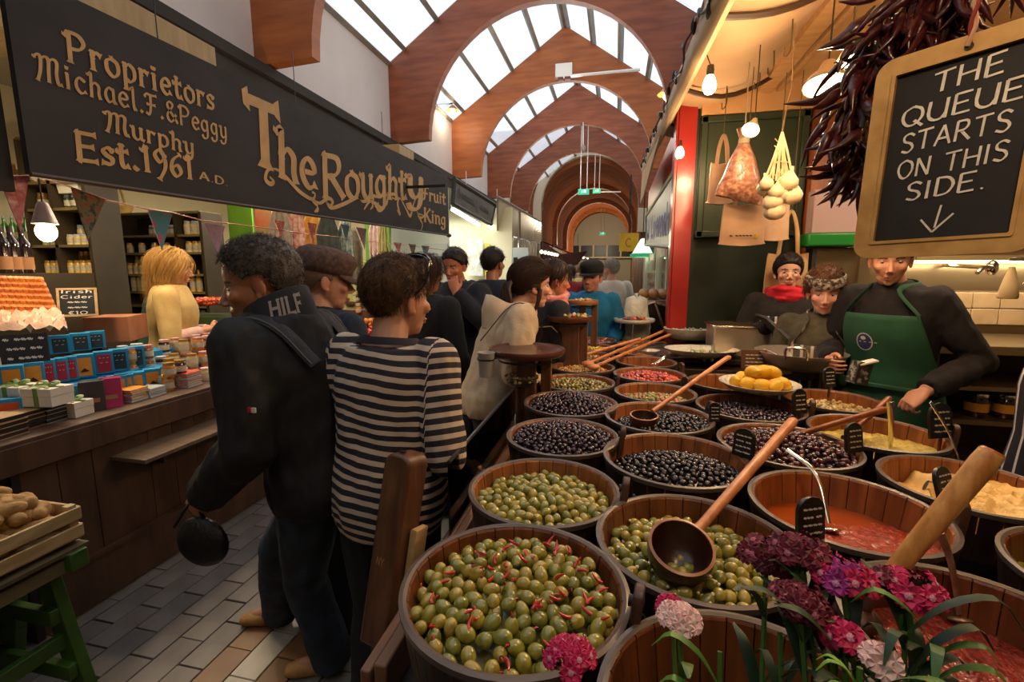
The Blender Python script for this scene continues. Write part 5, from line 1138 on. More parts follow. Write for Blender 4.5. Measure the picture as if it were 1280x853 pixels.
flourish([(337,221),(342,227),(338,230),(332,224),(335,213),(346,212),(358,222),(375,240),(390,249),(394,243),(390,240)])
flourish([(390,251),(396,256),(397,262),(393,265)]); flourish([(392,250),(400,254),(410,248),(416,252),(413,257),(408,252),(414,260),(430,255),(447,247),(452,250),(448,245)])
flourish([(448,247),(455,252),(466,245),(474,247),(483,244),(494,243),(495,249),(490,247)]); flourish([(455,262),(462,252),(466,257),(463,262)],.03); flourish([(462,250),(470,255),(478,259),(484,252),(484,240)],.04)
flourish([(496,262),(500,268),(497,255),(500,248),(508,262),(513,270),(517,255),(524,240)],.04); flourish([(520,262),(525,272),(530,270),(522,268),(528,280),(526,289)],.03)
# near left dark panel beside the banner
obj('stall_pillar_cloth',M().prism([(-2.6,1.0,1.94),(-2.6,1.60,2.0),(-2.6,1.60,3.2),(-2.6,1.0,3.2)],(-.05,0,0)),ban,label='second dark sign panel cut off at the left edge of the picture',cat='sign')
struct('trim_60',M().box((-3.1,.9,3.16),(.3,4.5,.26)),mat('beige_beam','7a6444','8a7452',rough=.7,scale=2,stretch=(1,8,1)),label='beige painted beam above the near end of the black sign')
struct('trim_61',M().box((-3.0,6.2,3.2),(.3,.45,.25)),MATS['beige_beam'],label='beige painted stub of a beam above the far end of the black sign')
# ================================================================ bunting
bcol=[mat('bunting_pink','c08078','d8a89a',rough=.8,scale=18,c3='b05a5c'),mat('bunting_dark_floral','2a2c28','9a3a30',rough=.8,scale=30,c3='6a6a50'),mat('bunting_blue','4a7a84','b04a54',rough=.8,scale=11,ramp=(.5,.62)),mat('bunting_mauve','8a6a78','a08490',rough=.8,scale=16)]
stp_=[onx(u,v,-2.62) for u,v in ((-30,222),(45,219),(88,234),(132,250),(186,262),(216,266),(254,276),(290,280),(330,285),(380,292),(420,296),(470,303),(520,308),(556,313))]
bt_=thing('bunting',tuple(A(-2.62,4,2.0)),'string of patterned cloth pennants hanging below the stall sign','bunting')
obj('tape',M().tube(stp_,[(.012,.003)]*len(stp_),6,up=(0,1,0)),mat('pink_tape','a86a60',rough=.8),bt_)
for (u0,v0,u1,v1,ub,vb,k) in ((-2,221,36,221,24,290,0),(89,235,132,250,108,301,1),(185,263,216,266,201,313,2),(255,279,281,283,272,318,3),(343,275,356,277,350,300,0),(384,278,396,280,390,306,0),(426,280,437,282,432,304,2),(445,284,458,286,455,312,3),(492,303,502,304,498,318,0),(511,305,520,306,516,322,1),(527,307,537,308,531,324,2)):
    a_,b_,c_=onx(u0,v0,-2.62),onx(u1,v1,-2.62),onx(ub,vb,-2.62); m=M(); m.prism([a_,c_+A(.01,0,0),b_],(-.004,0,0)); obj('pennant',m,bcol[k],bt_,smooth=0)
# bulbs in the stall
def stallbulb(p,lab,r=.05,e=10,shade=True):
    p=A(*p); t=thing('stall_bulb',tuple(p-A(0,0,r)),lab,'light bulb'); obj('glass',M().ell(tuple(p),(r,r,r*1.15),None,16,10),glow,t); obj('socket',M().lathe([(r*.4,r*.9),(r*.42,r*1.9),(r*.2,r*2.1)],p,10),cap_m,t)
    if shade: obj('shade',M().lathe([(r*1.2,r*.9),(r*.6,r*3.0),(r*.4,r*3.4)],p,16,caps=False),mat('lilac_shade','a89a9a',rough=.5),t)
    obj('cord',M().tube([p+A(0,0,r*2),p+A(0,0,3.58-p[2])],.004,5),cap_m,t); lamp('stall_bulb_light','POINT',tuple(p-A(0,0,r*1.6)),e,WARM2,.05)
stallbulb(onx(58,290,-2.95),'bright glowing bulb hanging in front of the bookcase',.045,9)
stallbulb((-2.85,2.6,2.32),'added bulb hidden behind the black sign over the jars',.045,34)  # extra unseen bulb, put in to brighten faces turned to the stall
stallbulb((-2.85,3.9,2.36),'second added bulb hidden behind the black sign',.045,30)  # also an added unseen bulb for the faces
stallbulb(onx(484,323,-2.85),'small glowing bulb hanging near the far end of the stall',.045,8,False)
# hanging cloths, green panels, far goods in the left stall
yP=6.2
lime=mat('lime_panel','5c8a1e','6f9a2a',rough=.6,scale=3); limd=mat('dark_olive_panel','4a5a1a',rough=.7)
def panel(u0,v0,u1,v1,y,mm,lab,cat='panel',nm='panel_board',th=.03,zf=None):
    a_=ony(u0,v0,y); b_=ony(u1,v1,y); z0=zf if zf is not None else min(a_[2],b_[2])
    return obj(nm,M().box(((a_[0]+b_[0])/2,y,(max(a_[2],b_[2])+z0)/2),(abs(b_[0]-a_[0]),th,max(a_[2],b_[2])-z0)),mm,label=lab,cat=cat)
panel(284,250,318,300,5.6,lime,'lime green panel right of the shelf unit',zf=0)
panel(319,262,345,330,5.5,mat('orange_red_poster','c83a1a','7a8a5c',rough=.6,scale=3),'orange red and green poster beside the lime panel','poster',zf=1.4)
panel(336,232,470,420,7.6,cream_wall,'cream partition behind the hanging aprons','partition',zf=0)
panel(455,255,492,420,7.0,mat('leaf_green_panel','4a7a1c','58882a',rough=.6,scale=2),'tall leaf green panel behind the striped man','panel',zf=0)
panel(488,240,562,330,7.9,mat('cool_white_panel','c9d4d0',rough=.5),'white cabinet front right of the green panel','cabinet',zf=0)
panel(530,305,560,330,7.8,mat('cool_white_panel2','b4c0be',rough=.5),'white switch box on the white cabinet','box',zf=float(ony(540,312,7.8)[2])-.12)
for (u,v,w_,h_,y,c,c2,lab) in ((352,300,.34,.75,5.0,'8a7c70','a09284','grey brown apron hanging at the left of the row'),(372,302,.26,.75,5.05,'c9b0a0','b05a50','white apron with red flowers second in the row'),(395,285,.34,.42,5.2,'a8782a','c89a44','yellow brown raffia bundle hung high in the row'),(411,300,.30,.62,5.1,'2c3434','3e4644','dark speckled apron in the row'),(432,300,.22,.45,5.3,'4a7a84','b0b0a0','blue floral cloth in the row'),(440,320,.34,.70,5.6,'5e5848','6e6856','taupe apron behind the yellow green one'),(452,355,.34,.55,5.7,'93b41e','a9c83a','bright yellow green apron'),(440,372,.40,.40,5.5,'b0b878','c4c890','pale green tea towel draped over the jars'),(470,300,.20,.6,5.9,'a08484','b8a09a','pink grey cloth at the end of the row'),(480,305,.14,.55,5.9,'7a7a3c','8c8a4a','olive scarf at the end of the row')):
    p=ony(u,v,y); hangcloth(p,w_,h_,mat('hang_'+c,c,c2,rough=.85,scale=18),lab,grp='aprons hanging in the stall')
struct('trim_71',M().box((-2.8,5.4,2.66),(1.6,.03,.03)),black_metal,label='rail carrying the hanging aprons')
panel(385,300,402,308,5.25,mat('wicker_dark','6a4414','8a5c20',rough=.6,scale=30),'dark wicker tray hung in the row of aprons','tray')
# strawberries and oranges, jars, seen between the heads
fc=thing('fruit_counter',(-2.85,5.6,0),'fruit counter with red and orange punnets seen between the heads','counter')
obj('counter_top',M().box((-2.85,5.8,.95),(.9,1.9,.05)),counter_wood,fc); obj('front',M().box((-2.45,5.8,.46),(.04,1.9,.92)),counter_wood,fc); obj('upper_step',M().box((-3.1,5.9,1.08),(.4,1.7,.22)),counter_wood,fc)
def fruitpile(c,w_,d_,h_,cols,lab,r=.018,n=120,nm='fruit_heap'):
    vs=dark_var(cols,r,r*1.15); it=[((c[0]+random.uniform(-.5,.5)*w_,c[1]+random.uniform(-.5,.5)*d_,c[2]+random.random()**.6*h_),(random.uniform(0,3),random.uniform(0,3),0)) for _ in range(n)]
    merge_inst(it,vs,nm,lab,'fruit')
fruitpile(onx(474,421,-2.62),.28,.5,.10,['a81a14','c02a1c','8e1410'],'heap of strawberries in the nearest tray between the heads',n=200)
fruitpile(onx(466,408,-2.9),.26,.3,.08,['c8641a','d88a2c'],'small heap of oranges behind the strawberries',r=.03,n=50)
fruitpile(onx(480,394,-2.9),.26,.4,.08,['a82a1c','c04a34'],'red fruit on the upper step',n=120)
slate_sign(onx(474,404,-2.62),.5,-.2,.14,.09,['~~~','~~'],'tiny chalk price sign standing in the fruit trays')
for i,u in enumerate((448,456,464,472,480,488)):
    for r_ in range(3):
        p=onx(u,388-7*r_,-3.0-.05*r_); jar(p-A(0,0,.03),.032,.085,random.choice((0,3,2)),random.choice((1,2)),'small jar in the %s row above the fruit, %s from left'%(['front','middle','back'][r_],ordn[i]),'jars above the fruit')
obj('jar_ledge',M().box((-3.15,6.1,1.12),(.5,1.4,.03)).box((-3.3,6.1,1.25),(.3,1.4,.03)),counter_wood,label='stepped ledge of jars above the fruit',cat='shelf')
fruitpile(ony(278,382,4.1),.5,.3,.07,['b8401c','c85a2c','a02a18'],'red and orange vegetables in a green crate beside the blonde woman',n=160,r=.02)
p=ony(275,395,4.1); obj('green_crate',M().box((p[0],p[1],p[2]-.06),(.62,.42,.14)),mat('crate_green','2c3a1e','3a4a26',rough=.6,scale=6),label='dark green crate under the red vegetables',cat='crate'); obj('crate_table',M().box((p[0],p[1],(p[2]-.13)/2),(.6,.4,p[2]-.13)),shw,label='dark table under the green crate',cat='table')
# ================================================================ far left shops: grey sign, canopies, lights
t=thing('grey_shop_sign',(-2.5,8.2,2.5),'grey framed shop sign with faint lettering beyond the black one','sign')
q=[onx(566,255,-2.5),onx(614,281,-2.5),onx(619,256,-2.5),onx(568,224,-2.5)]
obj('sign_board',M().prism(q,(-.03,0,0)),mat('sign_grey','4c4a46','5a5852',rough=.7,scale=3),t); obj('frame',M().tube(q+[q[0]],.035,6),mat('sign_dark_frame','211e1a',rough=.5),t)
mm=M(); fittext(mm,'A~~~~~ L ~~~~',onx(573,250,-2.49),onx(611,272,-2.49),(0,0,1),.20,w_=1.8); obj('lettering',mm,mat('sign_faint','3a3834'),t,smooth=0)
tubem=mat('fluorescent','fbfff4',emit=9)
def tubelight(u0,v0,u1,v1,x,lab):
    a_,b_=onx(u0,v0,x),onx(u1,v1,x); t=thing('tube_light',tuple((a_+b_)/2),lab,'light'); obj('tube',M().tube([a_,b_],.035,8),tubem,t); obj('batten_housing',M().tube([a_+A(0,0,.06),b_+A(0,0,.06)],(.04),8),white_enamel,t); obj('drop_rod',M().tube([(a_+b_)/2,(a_+b_)/2+A(0,0,3.58-(a_[2]+b_[2])/2)],.008,5),white_enamel,t)
tubelight(566,262,598,281,-2.9,'fluorescent tube glowing under the grey shop sign'); tubelight(611,301,631,307,-3.0,'fluorescent tube glowing farther along above the navy pullover'); tubelight(612,282,630,296,-2.8,'fluorescent tube in the second shop, under the glass canopy')
panel(560,262,640,440,10.5,mat('shop_cream_back','d0c49c','dcd2b0',rough=.6,scale=1.2),'cream back wall of the bright shop','partition',zf=0)
panel(585,300,604,345,10.3,mat('menu_white','d8dcd4','b0a48a',rough=.5,scale=5),'white framed poster in the bright shop','poster')
panel(606,305,613,345,10.3,mat('menu_yellow','c9b41e',rough=.5),'narrow yellow poster in the bright shop','poster')
panel(625,310,660,360,12.5,mat('cool_white_panel'  ,'c9d4d0'),'pale tiled partition farther along the left shops','partition',zf=0)
for i,u in enumerate((634,642)): panel(u,322,u+5,327,12.4,black_metal,'small black card on the pale partition, %s'%['left','right'][i],'sign')
# glass canopies
gp=mat('canopy_glass_pale','b0a890','c4bca4',rough=.15,coat=.8,scale=1.5)
cn=thing('glass_canopy',(-2.5,12,2.9),'slanting glass canopy with metal brackets over the far left shops','canopy')
cp=[(622,246),(650,262),(677,278)]; cb_=[(622,288),(650,300),(677,304)]
for i in range(2):
    a_,b_=onx(*cp[i],-2.45),onx(*cp[i+1],-2.45); c_,d_=onx(*cb_[i+1],-2.65),onx(*cb_[i],-2.65)
    obj('glass_panel',M().prism([a_,b_,c_,d_],(-.02,0,0)),gp,cn); obj('frame_bar',M().tube([a_,d_],.02,5),grey_metal,cn); obj('top_rail',M().tube([a_,b_],.03,5),grey_metal,cn)
for u in (632,640,648,656,664,672): a_=onx(u,294+(u-632)*.25,-2.6); obj('hanger_rod',M().tube([a_,a_-A(0,0,.5)],.012,5).tube([a_+A(-.25,0,.1),a_,a_+A(.1,0,-.05)],.012,5),steel_b,cn)
# brown umbrella-like awning and light strings
t=thing('brown_canopy',(-2.2,15,2.4),'dark reddish brown market canopy on the left before the vault','canopy')
q=[onx(678,302,-2.4),onx(702,318,-1.9),onx(734,314,-1.2),onx(722,331,-1.5),onx(700,337,-1.9),onx(678,322,-2.4)]
obj('canopy_cloth',M().prism([A(*p)+A(0,(16-p[1]) if False else 0,0) for p in q],(-.1,.2,.0)),mat('oxblood_cloth','3a1a14','54261c',rough=.5,scale=2),t); obj('pole',M().tube([onx(705,330,-2.0),onx(705,330,-2.0)*A(1,1,0)],.03,6),black_metal,t)
def lightstring(u0,v0,u1,v1,x,n,lab):
    t=thing('light_row',tuple(onx((u0+u1)/2,(v0+v1)/2,x)),lab,'lights'); a_,b_=onx(u0,v0,x),onx(u1,v1,x)
    for i in range(n): obj('spot',M().ell(tuple(lerp(a_,b_,i/(n-1))),(.05,.05,.05),None,8,6),mat('spot_glow','ffe9bc',emit=5),t)
    obj('rail',M().tube([a_+A(0,0,.06),b_+A(0,0,.06)],.02,5),black_metal,t); obj('drop_rod',M().tube([a_+A(0,0,.06),a_+A(0,0,3.5-a_[2])],.01,5),black_metal,t)
lightstring(677,315,702,320,-2.0,8,'row of small spotlights under the brown canopy'); lightstring(690,343,668,330,-2.4,6,'short row of spotlights left of the brown canopy'); lightstring(722,322,742,324,-1.9,5,'small row of lights before the far end wall')
struct('wall_far_shops_left',M().box((-3.3,16.5,1.5),(.1,6,3.0)),mat('shop_mix','7a5c3c','c4b48c',rough=.6,scale=1.5,c3='4a3a2c'),label='far left shop fronts under the canopies')
struct('wall_far_shops_right',M().box((1.05,14.5,1.5),(.1,8,2.6)),mat('shop_mix2','8a3a24','c4b48c',rough=.6,scale=1.3,c3='c8c4b0'),label='far right shop fronts with red and white goods')
# ================================================================ potatoes in a crate on a green trestle
cz=.755
cr_=thing('potato_crate',(-2.17,1.0,cz-.12),'slatted pale wooden crate of potatoes at the lower left','crate')
x0,x1,y0,y1=-2.46,-1.985,.62,1.27
for z in (cz-.09,cz-.02): 
    obj('side_slat',M().box((x1,(y0+y1)/2,z),(.012,y1-y0,.048)),pine,cr_,bevel=.002); obj('side_slat',M().box((x0,(y0+y1)/2,z),(.012,y1-y0,.048)),pine,cr_)
    obj('end_slat',M().box(((x0+x1)/2,y1,z),(x1-x0,.012,.048)),pine,cr_,bevel=.002); obj('end_slat',M().box(((x0+x1)/2,y0,z),(x1-x0,.012,.048)),pine,cr_)
for x in (x0+.02,x1-.02):
    for y in (y0+.02,y1-.02): obj('corner_post',M().box((x,y,cz-.05),(.028,.028,.13)),pine,cr_)
for i in range(5): obj('bottom_slat',M().box((lerp(x0+.05,x1-.05,i/4),(y0+y1)/2,cz-.12),(.08,y1-y0,.01)),pine,cr_)
pm_=[]
for i in range(5):
    m=M(); L_=random.uniform(.042,.06); r=random.uniform(.026,.034); pts=[(0,random.uniform(-.006,.006),-L_),(0,0,-L_*.8),(random.uniform(-.006,.006),.004,-L_*.3),(0,-.003,L_*.3),(0,0,L_*.8),(0,random.uniform(-.004,.004),L_)]
    m.tube(bez(pts,3),[r*q for q in (.2,.5,.7,.82,.92,1,1.02,1,.98,.97,.93,.85,.75,.6,.35,.12)],12); pm_.append(jmesh('potato',m,[mat('potato_skin','86602c','c49a5a',rough=.8,scale=14,bump=.4,bscale=60,ramp=(.35,.6),c3='a87c42')]))
pi_=0
for lay,(n_,zz) in enumerate(((40,cz-.04),(38,cz+.005),(32,cz+.05),(22,cz+.09),(10,cz+.125))):
    for k in range(n_):
        sh=1-.17*lay; x=lerp(x0+.06,x1-.05,.5+(random.random()-.5)*sh); y=lerp(y0+.26,y1-.05,.55+(random.random()-.5)*sh)
        o=bpy.data.objects.new('potato',random.choice(pm_)); COL.objects.link(o); o.location=(x,y,zz+random.uniform(-.008,.008)); o.rotation_euler=(PI/2+random.uniform(-.4,.4),random.uniform(-.4,.4),random.uniform(0,3.1)); setp(o,'earthy potato heaped in the slatted crate at the lower left','potato','potatoes in the crate')
grn=mat('trestle_green','2c4a12','3c5e1c',rough=.5,scale=5,stretch=(1,1,3),bump=.05)
tr=thing('green_trestle',(-2.17,1.1,0),'green painted wooden trestle under the potato crate','trestle')
obj('top_bar',M().box((-2.17,1.22,.575),(.46,.06,.07)),grn,tr,bevel=.004); obj('top_bar',M().box((-2.17,.7,.575),(.46,.06,.07)),grn,tr,bevel=.004); obj('long_rail',M().box((-2.0,.96,.56),(.05,.6,.05)),mat('pale_rail','6a6040'),tr)
for y in (1.2,.72):
    for s_ in (-1,1):
        obj('leg',M().prism([(-2.17+s_*.03,y-.02,.56),(-2.17+s_*.11,y-.02,.56),(-2.17+s_*.03,y-.02,.0) if False else (-2.17-s_*.02+s_*.26,y-.02,0),(-2.17-s_*.02+s_*.18,y-.02,0)],(0,.04,0)),grn,tr,bevel=.003)
    obj('cross_rail',M().box((-2.17,y-.035,.36),(.30,.03,.06)),grn,tr,bevel=.003); obj('cross_rail',M().box((-2.17,y-.035,.14),(.40,.03,.06)),grn,tr,bevel=.003)
obj('stretcher',M().box((-2.03,.96,.25),(.03,.52,.06)),grn,tr,bevel=.003)
obj('table_board',M().box((-2.17,.96,.612),(.42,.62,.014)),mat('under_board','5a4a30'),tr)
# ================================================================ people
def noise3(P,f,seed=0):
    return np.array([mnoise.noise(Vector((p[0]*f+seed,p[1]*f-seed,p[2]*f+seed*.5))) for p in P])
def remeshed(m,vox,sm=4,f=.6):
    me=bpy.data.meshes.new('tmp'); me.from_pydata(m.v,[],m.f); me.update()
    o=bpy.data.objects.new('tmp',me); COL.objects.link(o)
    r=o.modifiers.new('r','REMESH'); r.mode='VOXEL'; r.voxel_size=vox; r.use_smooth_shade=True
    s=o.modifiers.new('s','SMOOTH'); s.factor=f; s.iterations=sm
    dg=bpy.context.evaluated_depsgraph_get(); dg.update(); e=o.evaluated_get(dg); me2=e.to_mesh()
    V=np.empty(len(me2.vertices)*3); me2.vertices.foreach_get('co',V); V=V.reshape(-1,3).copy(); F=[tuple(p.vertices) for p in me2.polygons]
    e.to_mesh_clear(); bpy.data.objects.remove(o); bpy.data.meshes.remove(me)
    return V,F
def vnormals(V,F):
    F4=np.array([f if len(f)==4 else f+(f[-1],) for f in F]); n=np.cross(V[F4[:,2]]-V[F4[:,0]],V[F4[:,3]]-V[F4[:,1]]); N=np.zeros_like(V)
    for k in range(4): np.add.at(N,F4[:,k],n)
    return N/(np.linalg.norm(N,axis=1,keepdims=True)+1e-12)
def mkmesh(name,V,F,ms,col=None,K=None,smooth=180):
    me=bpy.data.meshes.new(name); me.from_pydata(np.asarray(V).tolist(),[],F)
    for x in (ms if isinstance(ms,(list,tuple)) else [ms]): me.materials.append(x)
    if K is not None: me.polygons.foreach_set('material_index',K)
    me.update(); me.polygons.foreach_set('use_smooth',[True]*len(me.polygons))
    if col is not None:
        a=me.color_attributes.new('Col','FLOAT_COLOR','POINT'); c=np.ones((len(V),4)); c[:,:3]=col; a.data.foreach_set('color',c.ravel())
    return me
skin_m=mat('skin','c58a6a',rough=.45,attr='Col',spec=.4,sss=.12)
def gau(P,c,s,sgn=None):
    d=(P-np.array(c))/np.array(s); return np.exp(-.5*(d**2).sum(1))
def head_parts(hm,H0,R,sk,female=False,far=False,age=0,face=1.):
    """adds cranium, jaw, nose, ears to M hm in place. H0 head origin (eye level centre), R 3x3"""
    def P(p): return tuple(Vector(H0)+R@Vector(p))
    fw=.94 if female else 1.
    hm.ell(P((0,-.012,.036)),(.076,.097,.088),R,24,16)
    hm.ell(P((0,.018,-.018)),(.066*fw,.076,.086),R,20,14)
    hm.ell(P((0,.032,-.066)),(.050*fw,.052,.044),R,16,12)
    hm.ell(P((0,.064,-.090)),(.021,.019,.018),R,12,8)
    for s in (-1,1):
        hm.ell(P((s*.038,.058,-.020)),(.026,.026,.024),R,12,8)
        # ear
        hm.ell(P((s*.077,-.012,-.006)),(.008,.019,.031),R@rot('Z',s*.3)@rot('X',-.15),12,8); hm.ell(P((s*.076,-.004,-.032)),(.007,.010,.011),R,8,6)
        hm.ell(P((s*.0105,.099,-.035)),(.0075,.010,.0065),R,8,6)
    k=.82 if female else 1.0
    hm.tube([P((0,.084,.014)),P((0,.094,-.004)),P((0,.104*1.0,-.020)),P((0,.109*1.0+.003*k,-.033))],[.007,.009,.0105*k,.0125*k],10)
    hm.ell(P((0,.090,-.0585)),(.024,.0115,.0062),R,12,8); hm.ell(P((0,.0885,-.0675)),(.021,.0115,.0072),R,12,8)
def sculpt_head(V,F,H0,R,sk,female,age=0,stubble=0,brow=None,lip=None):
    Rn=np.array(R); L=(V-np.array(H0))@Rn  # local coords
    def push(c,s,v):
        nonlocal L
        L=L+gau(L,c,s)[:,None]*np.array(v)[None]
    for s in (-1,1):
        push((s*.031,.088,.006),(.015,.02,.010),(0,-.009,0))
        push((s*.031,.09,.026),(.02,.02,.006),(0,.0035,0))
        push((s*.028,.085,-.008),(.012,.02,.005),(0,.0015,0))
        push((s*.074,-.002,-.006),(.006,.008,.016),(-s*.004,0,0))
        push((s*.05,.06,-.05),(.015,.02,.02),(-s*.003,-.003,0))
    push((0,.10,-.063),(.024,.02,.0016),(0,-.004,0)); push((0,.1,-.05),(.006,.02,.006),(0,-.002,0)); push((0,.10,-.078),(.02,.02,.005),(0,-.003,0))
    V2=np.array(H0)+L@Rn.T
    c=np.tile(np.array(lin(sk)[:3]),(len(V),1)); red=np.array([1.05,.72,.62])
    def tint(mask,col,a): 
        nonlocal c
        w=np.clip(mask*a,0,1)[:,None]; c=c*(1-w)+np.array(col)[None]*w
    base=np.array(lin(sk)[:3])
    for s in (-1,1):
        tint(gau(L,(s*.045,.07,-.022),(.018,.03,.016)),base*red,.55); tint(gau(L,(s*.078,-.012,-.006),(.012,.03,.03)),base*red,.7)
        tint(gau(L,(s*.031,.08,.006),(.017,.03,.010)),base*np.array([.7,.58,.56]),.45)
        tint(gau(L,(s*.031,.085,.0135),(.014,.03,.0022)),(.03,.015,.01),.85)
        b_=lin(brow or '3a2a20')[:3]; tint((np.abs(L[:,2]-(.0265-.25*(np.abs(L[:,0])-.03)**2*30))<.0042)*(np.abs(np.abs(L[:,0])-.032)<.018)*(L[:,1]>.05)*1.,b_,.75)
        tint(gau(L,(s*.010,.106,-.0425),(.003,.006,.002)),(.06,.02,.012),.6)
    tint(gau(L,(0,.112,-.034),(.012,.012,.012)),base*red,.6)
    lm=(gau(L,(0,.1,-.0585),(.017,.03,.0045))+gau(L,(0,.1,-.0675),(.015,.03,.005))); tint(np.clip(lm*1.3,0,1)*(L[:,1]>.07),lin(lip or ('a8483e' if female else '9a5a48'))[:3],.8)
    tint(gau(L,(0,.1,-.063),(.018,.03,.0013)),(.06,.015,.012),.8)
    if stubble: tint(((L[:,2]<-.045)&(L[:,1]>.0)).astype(float)*(1-gau(L,(0,.1,-.063),(.02,.03,.01))),base*np.array([.72,.68,.68]),stubble)
    n=noise3(L,60)*.5+noise3(L,18,3); c=c*(1+.06*n[:,None])
    return V2,c,L
def hand_parts(m,W,D,Nn,s=1.,curl=.5,side=1,spread=.12):
    """hand at wrist W pointing along D, palm facing Nn; side=+1 when the thumb leaves toward cross(D,Nn)"""
    D=Vector(D).normalized(); Nn=Vector(Nn); Nn=(Nn-D*Nn.dot(D)).normalized(); X=D.cross(Nn)*side; W=Vector(W)
    def P(x,d,n): return tuple(W+X*(x*s)+D*(d*s)+Nn*(n*s))
    rings=[]
    for d,w_,t_ in ((-.03,.026,.022),(.0,.027,.020),(.03,.036,.0175),(.065,.041,.0155),(.092,.040,.0125)):
        rings.append([P(w_*cos(a),d,t_*sin(a)+.001) for a in np.linspace(0,2*PI,14,endpoint=False)])
    m.loft(rings)
    for i,(x,L_,r) in enumerate(((.030,.072,.0088),(.0105,.081,.0092),(-.0095,.076,.0088),(-.029,.060,.0078))):
        a=0; p=Vector((x,.086,0)); pts=[P(*p)]; rs=[r*s*1.05]
        for q,f in enumerate((.45,.3,.25)):
            a+=curl*(.75+.12*i)*(.9,1.15,.8)[q]
            p=p+Vector((x*spread*(1.2-curl),cos(a)*L_*f,sin(a)*L_*f)); pts.append(P(*p)); rs.append(r*s*(1-.1*(q+1)))
        m.tube([tuple(v) for v in bez(pts,3)],list(np.interp(np.linspace(0,3,10),range(4),rs)),9)
        m.ell(pts[-1],(rs[-1],)*3,None,8,6)
    pts=[P(.022,.018,.004),P(.044,.042,.012),P(.052+.0*curl,.066,.022+.01*curl),P(.050-.012*curl,.088,.030+.014*curl)]
    m.tube([tuple(v) for v in bez(pts,3)],list(np.interp(np.linspace(0,3,10),range(4),[.0145*s,.0125*s,.0105*s,.0085*s])),9); m.ell(pts[-1],(.0085*s,)*3,None,8,6)
REST=dict(hip=(.09,0,.92),knee=(.10,.02,.50),ankle=(.105,-.02,.085),toe=(.115,.13,.03),sh=(.175,-.01,1.425),el=(.235,-.03,1.15),wr=(.25,.05,.90))
TOR=[(.84,.155,.115,0),(.90,.172,.12,-.006),(.96,.172,.12,-.006),(1.03,.160,.112,0),(1.10,.150,.106,.004),(1.18,.156,.112,.008),(1.27,.170,.120,.010),(1.35,.178,.118,.004),(1.41,.168,.100,-.004),(1.45,.125,.080,-.010),(1.485,.075,.066,-.014)]
